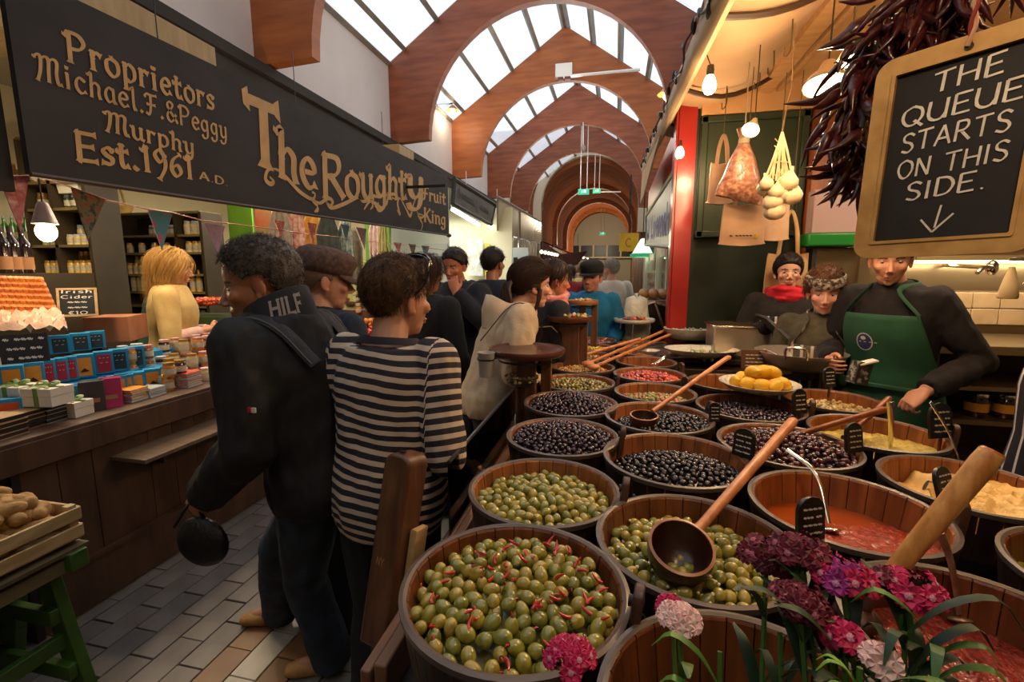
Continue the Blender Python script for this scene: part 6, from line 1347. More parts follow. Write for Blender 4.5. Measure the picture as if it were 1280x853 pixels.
def person(lab,loc,rz,s=1.,cat='person',group=None,lean=(0,0,0),head=(0,0,0),headoff=(0,0,0),J={},skin='b87a5a',female=False,hair=None,top=None,bottom='1c1e26',shoes='1a1512',hands={},vox=.012,hvox=.0045,belly=0.,brow=None,lip=None,stubble=0,twist=0,shirt=None,name='person',eyes=True,legs=True,collar=None,wid=1.,widlow=None,hs=1.):
    root=thing(name,loc,lab,cat,group,rz)
    j={}
    for k,v in REST.items():
        for sd_,nm in ((1,'R'),(-1,'L')): j[nm+k]=np.array((v[0]*sd_*(wid if k in('sh','el','wr') else 1),v[1],v[2]))
    Ln=np.array(lean,float)
    def sp(z): t=min(1,max(0,(z-.95)/.50)); return Ln*(t**1.4)
    def tw(p,z):
        a=twist*min(1,max(0,(z-.95)/.45)); return np.array((p[0]*cos(a)-p[1]*sin(a),p[0]*sin(a)+p[1]*cos(a),p[2]))
    for nm in 'RL':
        for k in ('sh','el','wr'): j[nm+k]=tw(j[nm+k],1.45)+Ln
    for k,v in J.items(): j[k]=np.array(v,float)
    neck=tw(np.array((0,-.012,1.47)),1.47)+Ln
    H0=np.array((0,.02,1.625))+Ln*1.08+np.array(headoff,float)
    R=rot('Z',head[0])@rot('X',head[1])@rot('Y',head[2])
    def torso(m,inf=0,z0=.84,z1=1.5,n=20,skirt=0,bel=belly):
        rings=[]
        for z,a,b,yc in TOR:
            if z<z0 or z>z1: continue
            k=1
            w_=(widlow or wid) if z<1.1 else wid
            bl=bel*math.exp(-((z-1.08)/.13)**2)
            o=sp(z); r=[]
            for t in np.linspace(0,2*PI,n,endpoint=False):
                x=(a*w_+inf+bl*.3)*cos(t); y=(b+inf+bl*(1 if sin(t)>0 else .2))*sin(t)+yc
                q=tw(np.array((x,y,z+inf*(.6 if z>1.44 else 0))),z)+o; r.append(tuple(q))
            rings.append(r)
        m.loft(rings)
    def limb(m,a,b,c,ra,inf=0,mid=True,n=12,end=1.):
        a,b,c=map(lambda q:np.array(q,float),(a,b,c)); c=b+(c-b)*end
        pts=[a,a*.66+b*.34,a*.3+b*.7,b,b*.62+c*.38,b*.2+c*.8,c]; rs=[r+inf for r in ra]
        m.tube(pts,rs,n)
        m.ell(tuple(a),(rs[0],)*3,None,12,8); m.ell(tuple(b),(rs[3]*1.0,)*3,None,12,8); return m
    AR=(.054,.050,.045,.041,.041,.034,.028); LR=(.085,.080,.068,.056,.058,.046,.038)
    b=M(); torso(b)
    for nm in 'RL':
        limb(b,j[nm+'sh'],j[nm+'el'],j[nm+'wr'],AR)
        if legs:
            limb(b,j[nm+'hip'],j[nm+'knee'],j[nm+'ankle'],LR); b.tube([j[nm+'ankle'],(j[nm+'ankle']+j[nm+'toe'])/2+A(0,0,-.01),j[nm+'toe']],[.038,.036,.028],10)
    BV,BF=remeshed(b,.016,4)
    col=np.tile(np.array(lin(skin)[:3]),(len(BV),1))
    hm=M(); hn=np.array(H0)+np.array(R@Vector((0,-.02,-.06)))
    hm.tube([neck+A(0,0,-.07),neck,lerp(neck,hn,.6),hn],[(.075,.062),(.056,.056),(.052,.054),(.050,.054)] if not female else [(.07,.055),(.048,.048),(.044,.046),(.044,.048)],16)
    head_parts(hm,H0,R,skin,female)
    HV,HF=remeshed(hm,hvox,3,.5)
    HV,hc,_=sculpt_head(HV,HF,H0,R,skin,female,stubble=stubble,brow=brow,lip=lip)
    HV=H0+(HV-H0)*hs
    parts=[(BV,BF,col),(HV,HF,hc)]
    for nm,hd in hands.items():
        m=M(); d=hd.get('d'); w_=j[nm+'wr']; 
        if d is None: d=(w_-j[nm+'el'])
        m.tube([j[nm+'el']*.4+w_*.6,w_],[.036,.028],12)
        hand_parts(m,w_,d,hd.get('n',(0,0,-1)),hd.get('s',.95),hd.get('curl',.5),hd.get('side',1 if nm=='R' else -1))
        hv,hf=remeshed(m,.0042,2,.5); base=np.array(lin(skin)[:3]); c=np.tile(base*np.array([1.0,.93,.9]),(len(hv),1))*(1+.08*noise3(hv,50)[:,None]); parts.append((hv,hf,c))
    V=[];F=[];Cc=[];n=0
    for v,f,c in parts: V.append(v); F+=[tuple(i+n for i in q) for q in f]; Cc.append(c); n+=len(v)
    S=lambda X: np.asarray(X)*s
    def addmesh(nm,me,parent=root,label=None,kind=None):
        o=bpy.data.objects.new(nm,me); COL.objects.link(o); o.parent=parent; setp(o,label,kind=kind); return o
    body=addmesh('body',mkmesh('body',S(np.concatenate(V)),F,skin_m,np.concatenate(Cc)))
    def garment(nm,m,mm,vx=None,wr=.006,seed=1,label=None,cut=None,fold=None):
        v,f=remeshed(m,vx or vox,3,.5); N=vnormals(v,f)
        w_=noise3(v*np.array([1,1,.55]),14,seed)*.7+noise3(v*np.array([1,1,.5]),32,seed+5)*.35
        v=v+N*(wr*w_)[:,None]
        return addmesh(nm,mkmesh(nm,S(v),f,mm),label=label),v,f
    def on(p): p=np.array(p,float); return (tw(p,p[2])+sp(p[2]))*s
    out=dict(on=on,root=root,j=j,neck=neck,H0=H0,R=R,S=S,add=addmesh,garment=garment,torso=torso,limb=limb,sp=sp,tw=tw,s=s,AR=AR,LR=LR,hs=hs)
    if legs:
        m=M(); torso(m,.012,.84,1.04)
        for nm in 'RL': limb(m,j[nm+'hip'],j[nm+'knee'],j[nm+'ankle']+A(0,0,-.035),LR[:5]+(.058,.058),.022); 
        garment('trousers',m,bottom if not isinstance(bottom,str) else mat('cloth_'+bottom,bottom,rough=.85,scale=60,bump=.15),wr=.008,seed=3)
        for nm in 'RL':
            m=M(); a_,t_=j[nm+'ankle'],j[nm+'toe']; d=(t_-a_); d[2]=0; d/=np.linalg.norm(d); z0=t_[2]-.03
            m.tube([a_-d*.045+A(0,0,-.045),a_+A(0,0,-.04),lerp(a_,t_,.6)+A(0,0,-.02),t_+A(0,0,0),t_+d*.035+A(0,0,-.005)],[(.034,.036),(.040,.046),(.044,.034),(.044,.026),(.028,.018)],14)
            m.tube([a_+A(0,0,-.05),a_+A(0,0,.02)],[.042,.044],12)
            v,f=remeshed(m,.008,3); so_=M(); 
            sh_=addmesh('shoe',mkmesh('shoe',S(v),f,shoes if not isinstance(shoes,str) else mat('shoe_'+shoes,shoes,rough=.5)))
    if top:
        m=M(); inf=top.get('inf',.014); z0=top.get('z0',.90)
        torso(m,inf,z0,1.5 if not top.get('low') else 1.45)
        e=top.get('sleeve',1.)
        for nm in 'RL':
            if e>=1: limb(m,j[nm+'sh'],j[nm+'el'],j[nm+'wr'],AR,inf*.8,end=.97)
            elif e>0: limb(m,j[nm+'sh'],j[nm+'el'],j[nm+'wr'],AR,inf*.8,end=e)
        if top.get('collar'): m.tube([neck+A(0,.0,-.05),neck+A(0,.006,.02),neck+A(0,.012,.045)],[(.085,.08),(.07,.07),(.066,.066)],16)
        mm=top['mat'] if not isinstance(top['mat'],str) else mat('cloth_'+top['mat'],top['mat'],rough=.88,scale=70,bump=.15)
        o,v,f=garment(top.get('name','jacket'),m,mm,wr=top.get('wr',.007),seed=top.get('seed',2),vx=top.get('vox')); out['top']=(o,v,f)
    if eyes:
        for sd_ in (-1,1):
            c=np.array(H0)+np.array(R@Vector((sd_*.031,.0648,.0058)))*hs; m=M(); m.k=0; m.ell(tuple(c*s),(.0118*s*hs,)*3,None,12,8); fd=np.array(R@Vector((0,1,-.12))); 
            m.k=1; m.ell(tuple((c+fd*.0080*hs)*s),(.0060*s*hs,.0060*s*hs,.0045*s*hs),R@rot('X',-PI/2),10,6)
            obj('eye',m,[mat('eye_white','8e8278',rough=.25),mat('eye_dark','1e1410',rough=.1)],root,local=True,smooth=80)
    if hair: make_hair(out,hair)
    return out
def make_hair(pd,h):
    H0,R,s=pd['H0'],pd['R'],pd['s']; Rn=np.array(R)
    th=h.get('th',.012); kind=h.get('kind','short'); c=np.array((0,-.014,.036)); r=np.array((.079,.101,.091))
    line=h.get('line',.078); nu,nv=48,30; V=[];Kp=[]
    for i in range(nv+1):
        a=-PI/2+PI*i/nv
        for k in range(nu):
            b=2*PI*k/nu; d=np.array((cos(a)*cos(b),cos(a)*sin(b),sin(a))); V.append(d)
    V=np.array(V)
    def hairmask(P):
        """P local points: 1 inside the hair region"""
        x,y,z=P[:,0],P[:,1],P[:,2]
        f=np.clip((y+.01)/.07,-1.5,1.2)              # front factor
        lo=np.where(y>.02,lerp(.02,line,np.clip((y-.02)/.06,0,1)),np.where(y>-.035,h.get('side',.015),lerp(h.get('side',.015),h.get('nape',-.075),np.clip((-.035-y)/.03,0,1))))
        return 1/(1+np.exp(-(z-lo)/.003))
    P=c+V*r; mk=hairmask(P)
    n=noise3(V,4,h.get('seed',1))*.5+noise3(V*np.array([1,1,.6]),14,2)*.5
    rad=(1-.10*(1-mk)+mk*(th/.09)*(1+.35*n*h.get('rough',1)))
    if h.get('grow'): # volume map: extra at back/top
        g=h['grow']; rad=rad+mk*(g[0]*np.clip(-V[:,1],0,1)+g[1]*np.clip(V[:,2],0,1))
    P=c+V*r*rad[:,None]; F=[]
    for i in range(nv):
        for k in range(nu): a_=i*nu; F.append((a_+k,a_+(k+1)%nu,a_+nu+(k+1)%nu,a_+nu+k))
    W=(np.array(H0)+P@Rn.T*pd['hs'])*s
    hm_=mat('hair_'+h['c'],h['c'],h.get('c2',h['c']),rough=.5,scale=70,spec=.3,stretch=(1,1,.25),ramp=(.3,.75))
    o=pd['add']('hair',mkmesh('hair',W,F,hm_)); 
    N=h.get('n',0)
    if N:
        m=M(); L_=h.get('len',.03); sg=h.get('sg',5); w0=h.get('w',.0014); VV=[];FF=[]; rr=random.Random(h.get('seed',1))
        cnt_=0; tries=0
        while cnt_<N and tries<N*12:
            tries+=1
            d=np.array([rr.gauss(0,1) for _ in range(3)]); d/=np.linalg.norm(d); p=c+d*r*(1+th/.09*.9)
            if hairmask(p[None])[0]<.6: continue
            cnt_+=1
            nn=d/r; nn/=np.linalg.norm(nn)
            if kind=='long': fl_=np.array((np.sign(p[0])*.25,-.35,-1.0)); 
            elif kind=='curly': fl_=np.array((rr.gauss(0,.7),-.4+rr.gauss(0,.6),-.5+rr.gauss(0,.6)))
            elif kind=='back': fl_=np.array((0,-1,-.1 if p[1]>0 else -.9))
            else: fl_=np.array((p[0]*3,.5 if p[1]>.02 else -.25,-.35 if p[2]<.1 else 0)+np.array([rr.gauss(0,.25) for _ in range(3)]))
            pts=[p]; step=L_*rr.uniform(.7,1.25)/sg; ph=rr.uniform(0,6.3)
            q=p.copy()
            for k in range(sg):
                e=(q-c)/(r*(1+th/.09*.9)); el_=np.linalg.norm(e); nn=e/r; nn/=np.linalg.norm(nn)
                if kind=='long' and q[2]<-.02: t=np.array((-.12*np.sign(q[0])*(1 if q[2]<-.1 else 0),-.08,-1.))+np.array([rr.gauss(0,.12) for _ in range(3)])
                else:
                    t=fl_-nn*np.dot(fl_,nn)+nn*h.get('lift',.12)
                    if kind=='curly': t=t/np.linalg.norm(t)+.9*np.array((sin(ph+k*1.6),cos(ph+k*1.6),sin(ph*2+k)))
                t=t/(np.linalg.norm(t)+1e-9); q=q+t*step
                e=(q-c)/(r*(1+th/.09*1.15+.01)); el_=np.linalg.norm(e)
                if el_<1 and not(kind=='long' and q[2]<-.06): q=c+(q-c)/el_
                pts.append(q.copy())
            pts=np.array(pts); w_=w0*rr.uniform(.7,1.4); b0=len(VV)
            side=np.cross(pts[-1]-pts[0],nn); side/=np.linalg.norm(side)+1e-9
            for k,qq in enumerate(pts):
                ww=w_*(1-.8*k/sg)
                VV+= [qq+side*ww,qq-side*ww,qq+nn*ww]
            for k in range(sg):
                a_=b0+3*k
                FF+=[(a_,a_+1,a_+4,a_+3),(a_+1,a_+2,a_+5,a_+4),(a_+2,a_,a_+3,a_+5)]
        W=(np.array(H0)+np.array(VV)@Rn.T*pd['hs'])*s
        pd['add']('hair_strands',mkmesh('hair_strands',W,FF,hm_),kind='stuff')
    return o
def w2l(pd,loc,rz,s,p):
    q=Matrix.Rotation(-rz,3,'Z')@(Vector(p)-Vector(loc)); return np.array(q)/s
# ---------------------------------------------------------------- the shoppers
def headpt(pd): return pd['H0']
def cloth(c,c2=None,r=.9,b=.2,sc=40): return mat('fabric_'+c,c,c2 or c,rough=r,scale=sc,bump=b,bscale=90,sheen=.0)
# 1 man in black jacket, facing left (-x), slightly turned to camera
loc1=(-1.0,1.40,0); rz1=math.radians(92)   # local +Y -> world
bl=mat('black_jacket','0b0b0d','111214',rough=.8,scale=30,bump=.35,bscale=25)
den=mat('dark_denim','16202e','263446',rough=.85,scale=12,bump=.2,bscale=120)
S1_=1.015
def L1(x,y,z): return w2l(None,loc1,rz1,S1_,(x,y,z))
p1=person('man with curly grey hair in a black jacket with a backpack, looking left in profile',loc1,rz1,S1_,lean=(-.03,.11,-.02),head=(.50,-.25,0),headoff=(-.0,.04,-.02),hs=1.12,skin='a8765c',hair=dict(c='2a2420',c2='6a625a',kind='curly',n=2600,len=.034,th=.009,line=.104,side=.03,nape=-.085,w=.0013,seed=4,grow=(.09,.0),lift=.25,rough=1.8),
 top=dict(mat=bl,inf=.046,z0=.84,collar=True,wr=.016,vox=.009,name='jacket'),bottom=den,shoes=mat('tan_shoe','8a5f2c','a8783c',rough=.6,scale=20,bump=.2),
 J=dict(Lel=(-.27,.06,1.12),Lwr=(-.24,.26,.93),Rel=(.25,-.05,1.12),Rwr=(.22,.02,.90),Lknee=L1(-1.13,1.42,.48),Lankle=L1(-1.10,1.52,.09),Ltoe=L1(-1.24,1.46,.03),Rknee=L1(-1.36,1.56,.50),Rankle=L1(-1.50,1.70,.09),Rtoe=L1(-1.64,1.66,.03)),
 hands={'L':dict(curl=.9,n=(1,0,0)),'R':dict(curl=.9,n=(-1,0,0))},hvox=.0036,wid=1.12,widlow=1.0,stubble=.4,brow='4a3e38',vox=.010)
bgm=M().ell(tuple((p1['j']['Lwr']+A(0.0,.03,-.16))*S1_),(.035,.095,.085),None,14,10); bgm.tube(bez([(p1['j']['Lwr']+A(0,.0,-.12))*S1_,(p1['j']['Lwr']+A(.0,.05,-.03))*S1_,(p1['j']['Lwr']+A(0,.13,-.12))*S1_],5),.006,6)
grey_b=mat('backpack_grey','1f2022','2b2c2e',rough=.8,scale=30,bump=.3)
# high stand-up collar with woven letters
ck=p1['neck']; m=M()
def ring_at(c,a,b,t=0,n=28,yaw=0): return [(c[0]+a*cos(q),c[1]+b*sin(q),c[2]+t*sin(q)) for q in np.linspace(0,2*PI,n,endpoint=False)]
S_=p1['s']
m.loft([ring_at((ck+A(0,0,-.05))*S_,.15,.14,-.0),ring_at((ck+A(0,.0,.01))*S_,.115,.115,-.02),ring_at((ck+A(0,.02,.085))*S_,.098,.105,-.045),ring_at((ck+A(0,.02,.09))*S_,.090,.098,-.045),ring_at((ck+A(0,.0,.0))*S_,.10,.105,-.02),ring_at((ck+A(0,0,-.05))*S_,.12,.12,0)],caps=False)
obj('collar',m,bl,p1['root'],local=True,smooth=80)
def col_pt(a,h,e=0):
    q=-PI/2+a; t=h; c=(ck+A(0,.02*t,.01+.075*t))*S_; ra=lerp(.1165,.0995,t)+e; rb=lerp(.1165,.1065,t)+e; return (c[0]+ra*cos(q),c[1]+rb*sin(q),c[2]+lerp(-.02,-.045,t)*sin(q))
m=M(); write(m,'HILƒ',lambda x,y,e=0: col_pt(-1.2+(x/26)*.95,.22+y/10*.55,e),w_=1.9,serif=1.5)
obj('collar_lettering',m,mat('woven_white','9a928c',rough=.9),p1['root'],local=True,smooth=0)
hb=obj('hand_bag',bgm,mat('black_nylon','0a0a0c',rough=.5,bump=.4,scale=20),label=None,smooth=80)
hb.location=Vector(hb.location); hb.data.transform(Matrix.Translation(hb.location)); hb.location=loc1; hb.rotation_euler=(0,0,rz1); setp(hb,'black nylon bag held in the hand of the man in the black jacket','bag')
# backpack + straps
bk=M(); v=[]; 
bk.ell(tuple(p1['on']((.02,-.235,1.18))),(.15,.085,.21),None,18,12); obj('backpack',bk,grey_b,p1['root'],local=True)
for sx_ in (-1,1):
    pts=bez([p1['on'](q) for q in ((sx_*.12,-.17,1.36),(sx_*.135,-.10,1.475),(sx_*.14,.0,1.505),(sx_*.145,.10,1.44),(sx_*.15,.165,1.28),(sx_*.16,.14,1.14),(sx_*.17,-.02,1.06))],5)
    st=M().tube(pts,[(.026,.006)]*len(pts),8,up=(0,1,.3)); obj('strap',st,grey_b,p1['root'],local=True)
    pp=M().tube([A(*q)+A(sx_*.022,0,.004) for q in pts[:22]],.002,5); obj('piping',pp,mat('grey_piping','5e5e5e'),p1['root'],local=True)
obj('sleeve_badge',M().box((-.318,.0,1.262),(.006,.012,.014)).box((-.318,.013,1.262),(.0062,.012,.014),k=1),[mat('badge_white','c9c4c0'),mat('badge_red','a8201c')],p1['root'],local=True,smooth=0)
# 2 man in brown flat cap
loc2=(-1.27,1.74,0)
nav=cloth('10182a','182238')
p2=person('man in a brown flat cap and navy body warmer seen from behind',loc2,math.radians(-20),.99,lean=(0,.06,0),head=(-.45,-.12,0),hs=1.12,skin='b08470',hair=dict(c='6a5a4c',th=.004,n=300,len=.012,line=.09,side=.0,nape=-.07,w=.0012),
 top=dict(mat=nav,inf=.03,z0=.84,collar=True),bottom=mat('cloth_night','0e1420',rough=.9),wid=1.08,J=dict(Rel=(.30,-.02,1.12),Rwr=(.28,.12,.92),Lel=(-.30,-.02,1.12),Lwr=(-.28,.12,.9)),hands={'R':{}, 'L':{}},belly=.05)
R2=p2['R'];H2=p2['H0']
def hp_(pd,p): return tuple(Vector(pd['H0'])+(pd['R']@Vector(p))*pd['hs'])
def cap(pd,c,c2,flat=True,s=1.):
    capm=mat('cap_'+c,c,c2,rough=.9,scale=60,bump=.3); m=M(); sc=pd['s']
    prof=[]; rings=[]
    R=pd['R']
    zo=0 if flat else .014
    for z,a,b,yo in ((.030,.086,.110,-.014),(.055,.092,.116,-.012),(.085,.094,.120,.0),(.112,.082,.108,.006),(.130,.052,.075,.004),(.136,.012,.02,.0)):
        rings.append([tuple(A(*hp_(pd,(a*cos(q),yo+b*sin(q)-(0),z+zo-.32*b*sin(q)*(.25 if flat else .08))))*sc) for q in np.linspace(0,2*PI,28,endpoint=False)])
    m.loft(rings); o=obj('cap',m,capm,pd['root'],local=True,smooth=80)
    m=M(); up_=[];lo=[]
    for q in np.linspace(.5,PI-.5,16):
        inn=(.088*cos(q),-.012+.108*sin(q),.036-.012+zo); out_=(.09*cos(q)*.98,.0+(.165 if flat else .150)*sin(q)**.8,(.020 if flat else .045)+.012*sin(q)*0-.02); up_.append(tuple(A(*hp_(pd,inn))*sc)); lo.append(tuple(A(*hp_(pd,out_))*sc))
    dz=A(*(pd['R']@Vector((0,0,.008))))*sc
    m.arch(up_,lo,tuple(dz)); obj('peak',m,capm,pd['root'],local=True,smooth=60)
cap(p2,'3e2c26','57423a')
# 3 man in striped T-shirt
loc3=(-.725,1.34,0); rz3=math.radians(-10)
def stripes(name,ca,cb,per,duty=.45):
    m=mat(name,ca,rough=.85,scale=80,bump=.15,c2=ca); t=m.node_tree;N=t.nodes;L=t.links
    at=N.new('ShaderNodeAttribute'); at.attribute_name='sc'; mu=N.new('ShaderNodeMath'); mu.operation='MULTIPLY'; mu.inputs[1].default_value=1/per
    fr_=N.new('ShaderNodeMath'); fr_.operation='FRACT'; gt=N.new('ShaderNodeMath'); gt.operation='GREATER_THAN'; gt.inputs[1].default_value=duty
    mx=N.new('ShaderNodeMix'); mx.data_type='RGBA'; mx.inputs[6].default_value=lin(ca); mx.inputs[7].default_value=lin(cb)
    L.new(at.outputs['Fac'],mu.inputs[0]); L.new(mu.outputs[0],fr_.inputs[0]); L.new(fr_.outputs[0],gt.inputs[0]); L.new(gt.outputs[0],mx.inputs[0]); L.new(mx.outputs[2],N['Principled BSDF'].inputs['Base Color']); return m
stp=stripes('striped_jersey','c4b09a','231f2a',.0335,.46)
p3=person('man in a navy and cream striped T-shirt with short brown hair, nearest in the aisle',loc3,rz3,.965,lean=(.0,.05,0),head=(-.30,-.06,.03),headoff=(.0,.03,-.01),hs=1.17,skin='b4866c',hair=dict(c='2e1e12',c2='6a4c30',kind='short',n=4500,len=.026,th=.005,line=.088,side=.012,nape=-.062,w=.0011,seed=9,lift=.08,grow=(.03,.02),rough=.6),
 top=dict(mat=stp,inf=.030,z0=.84,sleeve=.12,wr=.010,vox=.008,name='shirt',low=True),bottom=mat('cloth_dark_olive','1a1c1c',rough=.9),shoes='201a16',
 J=dict(Rel=(.25,-.02,1.13),Rwr=(.24,.20,1.0),Lel=(-.28,-.04,1.14),Lwr=(-.20,.10,.92)),hands={'R':dict(curl=.5,n=(-.3,.4,-.8)),'L':dict(curl=.6,n=(1,0,0))},hvox=.0036,wid=1.03,belly=.05,vox=.010,stubble=.2,widlow=1.08)
o,v,f=p3['top']; jj=p3['j']
def segd(P,a,b):
    ab=b-a; t0=((P-a)@ab)/(ab@ab); t=np.clip(t0,0,1); return np.linalg.norm(P-(a+t[:,None]*ab),axis=1),t0*np.linalg.norm(ab)
sc=v[:,2].copy()*1.0+.012*np.sin(v[:,0]*9+v[:,1]*5)+.006*noise3(v,9)
for nm in 'RL':
    d,t=segd(v,jj[nm+'sh'],jj[nm+'el']); tors=np.abs(v[:,0])<.165*1.12+.018; arm=(d<.085)&(~tors|(v[:,2]<1.2)&(np.abs(v[:,0])>.2)); sc[arm]=(jj[nm+'sh'][2]-t[arm])
a=o.data.attributes.new('sc','FLOAT','POINT'); a.data.foreach_set('value',sc.astype(np.float32))
# sunglasses pushed up on the head: arm visible at the side
sg=M(); pts=[hp_(p3,q) for q in ((.084,-.01,.015),(.090,.02,.05),(.088,.035,.09),(.06,.045,.125),(0,.05,.135),(-.06,.045,.125),(-.088,.035,.09),(-.09,.02,.05),(-.084,-.01,.015))]
sg.tube(bez([A(*q)*p3['s'] for q in pts],6),[.0028]*49,6); sg.tube(bez([A(*hp_(p3,q))*p3['s'] for q in ((.089,.022,.06),(.075,.05,.115),(.03,.065,.132),(-.03,.065,.132),(-.075,.05,.115),(-.089,.022,.06))],5),[(.004,.013)]*26,8)
obj('sunglasses',sg,mat('black_gloss','14130f',rough=.15),p3['root'],local=True)
m=M(); nk=p3['neck']; m.loft([ring_at(nk+A(0,.004,-.052),.112,.098,-.012,yaw=0),ring_at(nk+A(0,.004,-.036),.100,.090,-.012),ring_at(nk+A(0,.004,-.030),.092,.083,-.012),ring_at(nk+A(0,.004,-.05),.10,.088,-.012)],closed=True); obj('neckband',m,mat('navy_band','1c1a26',rough=.9),p3['root'],local=True,smooth=80)
# 4 person mostly hidden behind the striped man
p4=person('person in dark clothes mostly hidden behind the striped man',(-1.20,2.85,0),math.radians(-15),1.0,skin='b07a5e',female=True,hair=dict(c='2e1e14',c2='4a3222',kind='long',n=500,len=.16,th=.018,line=.09,side=0,nape=-.09,w=.002),top=dict(mat=cloth('0f1216'),inf=.03),wid=1.0,J=dict(Rel=(.25,-.02,1.12),Rwr=(.26,.10,.95)),hands={'R':dict(curl=.9,n=(-1,0,0))})
# 5 man with hand on his face, shoulder bag
loc5=(-1.18,3.42,0); 
p5=person('man in a dark jacket rubbing his face with one hand, bag on his shoulder',loc5,math.radians(165),1.045,head=(.1,-.25,0),headoff=(0,.03,-.01),skin='b07458',hair=dict(c='1e1612',c2='2e221a',n=500,len=.03,th=.012,line=.085,side=.015,nape=-.06,w=.0016),top=dict(mat=cloth('0e131c','141a26'),inf=.035,z0=.84,collar=True),bottom='14161c',
 J=dict(Lel=(-.30,.10,1.20),Lwr=(-.09,.17,1.44),Rel=(.25,-.04,1.14),Rwr=(.26,.06,.90)),hands={'L':dict(curl=.8,n=(.4,-.8,0),d=(.35,-.1,1)),'R':{}})
# grey satchel
bg_=M().ell((-.20,-.16,1.06),(.11,.09,.18),None,14,10); obj('shoulder_bag',bg_,mat('taupe_bag','3e3830','4e463c',rough=.8,scale=20,bump=.3),p5['root'],local=True)
obj('bag_strap',M().tube(bez([p5['on'](q) for q in ((-.2,-.2,1.2),(-.17,-.14,1.46),(-.13,.0,1.50),(-.05,.17,1.32),(.1,.18,1.1))],5),[(.018,.004)]*21,8,up=(0,1,0)),mat('strap_pale','6a675e',rough=.8),p5['root'],local=True)
# 6 man in navy pullover with white collar, from behind
p6=person('man with short dark hair in a navy pullover and white collar, seen from behind',(-1.02,3.85,0),math.radians(-8),1.055,head=(-.25,.02,0),skin='a8705a',hair=dict(c='120d0b',c2='1e1614',n=500,len=.025,th=.012,line=.085,side=.015,nape=-.05,w=.0016),top=dict(mat=cloth('10182a','141d30'),inf=.028,z0=.90),bottom=mat('cloth_blue_jeans','16224a','1e2c58',rough=.85,scale=20),wid=1.06,J=dict(Rel=(.26,.02,1.14),Rwr=(.20,.20,1.10),Lel=(-.27,-.02,1.15),Lwr=(-.22,.12,.98)),hands={'R':{},'L':{}})
m=M(); nk=p6['neck']; m.loft([ring_at(nk+A(0,0,-.03),.080,.074),ring_at(nk+A(0,.004,.022),.066,.066),ring_at(nk+A(0,.004,.024),.060,.060),ring_at(nk+A(0,0,-.02),.070,.066)],closed=True); obj('shirt_collar',m,mat('collar_white','c9c0c4',rough=.8),p6['root'],local=True,smooth=80)
# 7 woman in cream coat, profile right
crm=cloth('b8a184','c9b496',sc=8)
loc7=(-.70,2.55,0)
p7=person('woman with brown hair in a cream hooded coat leaning over the tubs',loc7,math.radians(-66),1.0,female=True,hs=1.12,lean=(0,.16,-.03),head=(.10,-.12,.02),headoff=(0,.06,-.02),skin='cc9e88',lip='a8504a',brow='2e1c14',hair=dict(c='1e1210',c2='4a2e20',kind='back',n=2000,len=.06,th=.012,line=.060,side=-.02,nape=-.085,w=.0018,seed=12,grow=(.05,.0)),
 top=dict(mat=crm,inf=.045,z0=.84,wr=.014,name='coat'),bottom='20222a',J=dict(Rel=(.26,.10,1.12),Rwr=(.16,.26,.98),Lel=(-.27,.10,1.12),Lwr=(-.14,.27,1.0)),hands={'R':dict(curl=.7,n=(-1,0,0)),'L':dict(curl=.7,n=(1,0,0))},hvox=.004)
m=M(); nk=p7['neck']; m.loft([ring_at(nk+A(0,-.05,-.10),.15,.14,0),ring_at(nk+A(0,-.055,-.03),.135,.135,-.03),ring_at(nk+A(0,-.05,.035),.105,.115,-.05),ring_at(nk+A(0,-.04,.03),.085,.09,-.05),ring_at(nk+A(0,-.02,-.04),.09,.09,-.02)],caps=False); ho=obj('hood',m,crm,p7['root'],local=True,smooth=80)
tl=M(); 
for k in range(5):
    a0=(-.02+.01*k,-.11,.02); tl.tube(bez([A(*hp_(p7,(a0[0],-.10,.03)))*1.0,A(*hp_(p7,(a0[0]*2,-.135,-.02)))*1.0,A(*hp_(p7,(a0[0]*3,-.125,-.09)))*1.0,A(*hp_(p7,(a0[0]*3,-.10,-.15)))*.97],4),[.014]*9+[.008,.006,.004,.002],8)
obj('ponytail',tl,MATS['hair_1e1210'],p7['root'],local=True)
tl=M(); tl.tube(bez([A(*hp_(p7,q))*.97 for q in ((.078,.02,.03),(.088,.015,-.03),(.084,.0,-.09),(.07,-.01,-.14))],4),[.013,.014,.014,.013,.012,.011,.01,.009,.008,.006,.005,.003,.001],8); obj('loose_lock',tl,MATS['hair_1e1210'],p7['root'],local=True)
obj('shoulder_strap',M().tube(bez([p7['on'](q) for q in ((.16,-.17,1.30),(.15,-.06,1.50),(.13,.06,1.48),(.10,.175,1.34),(.06,.19,1.2))],5),[(.008,.003)]*21,6),black_metal,p7['root'],local=True)
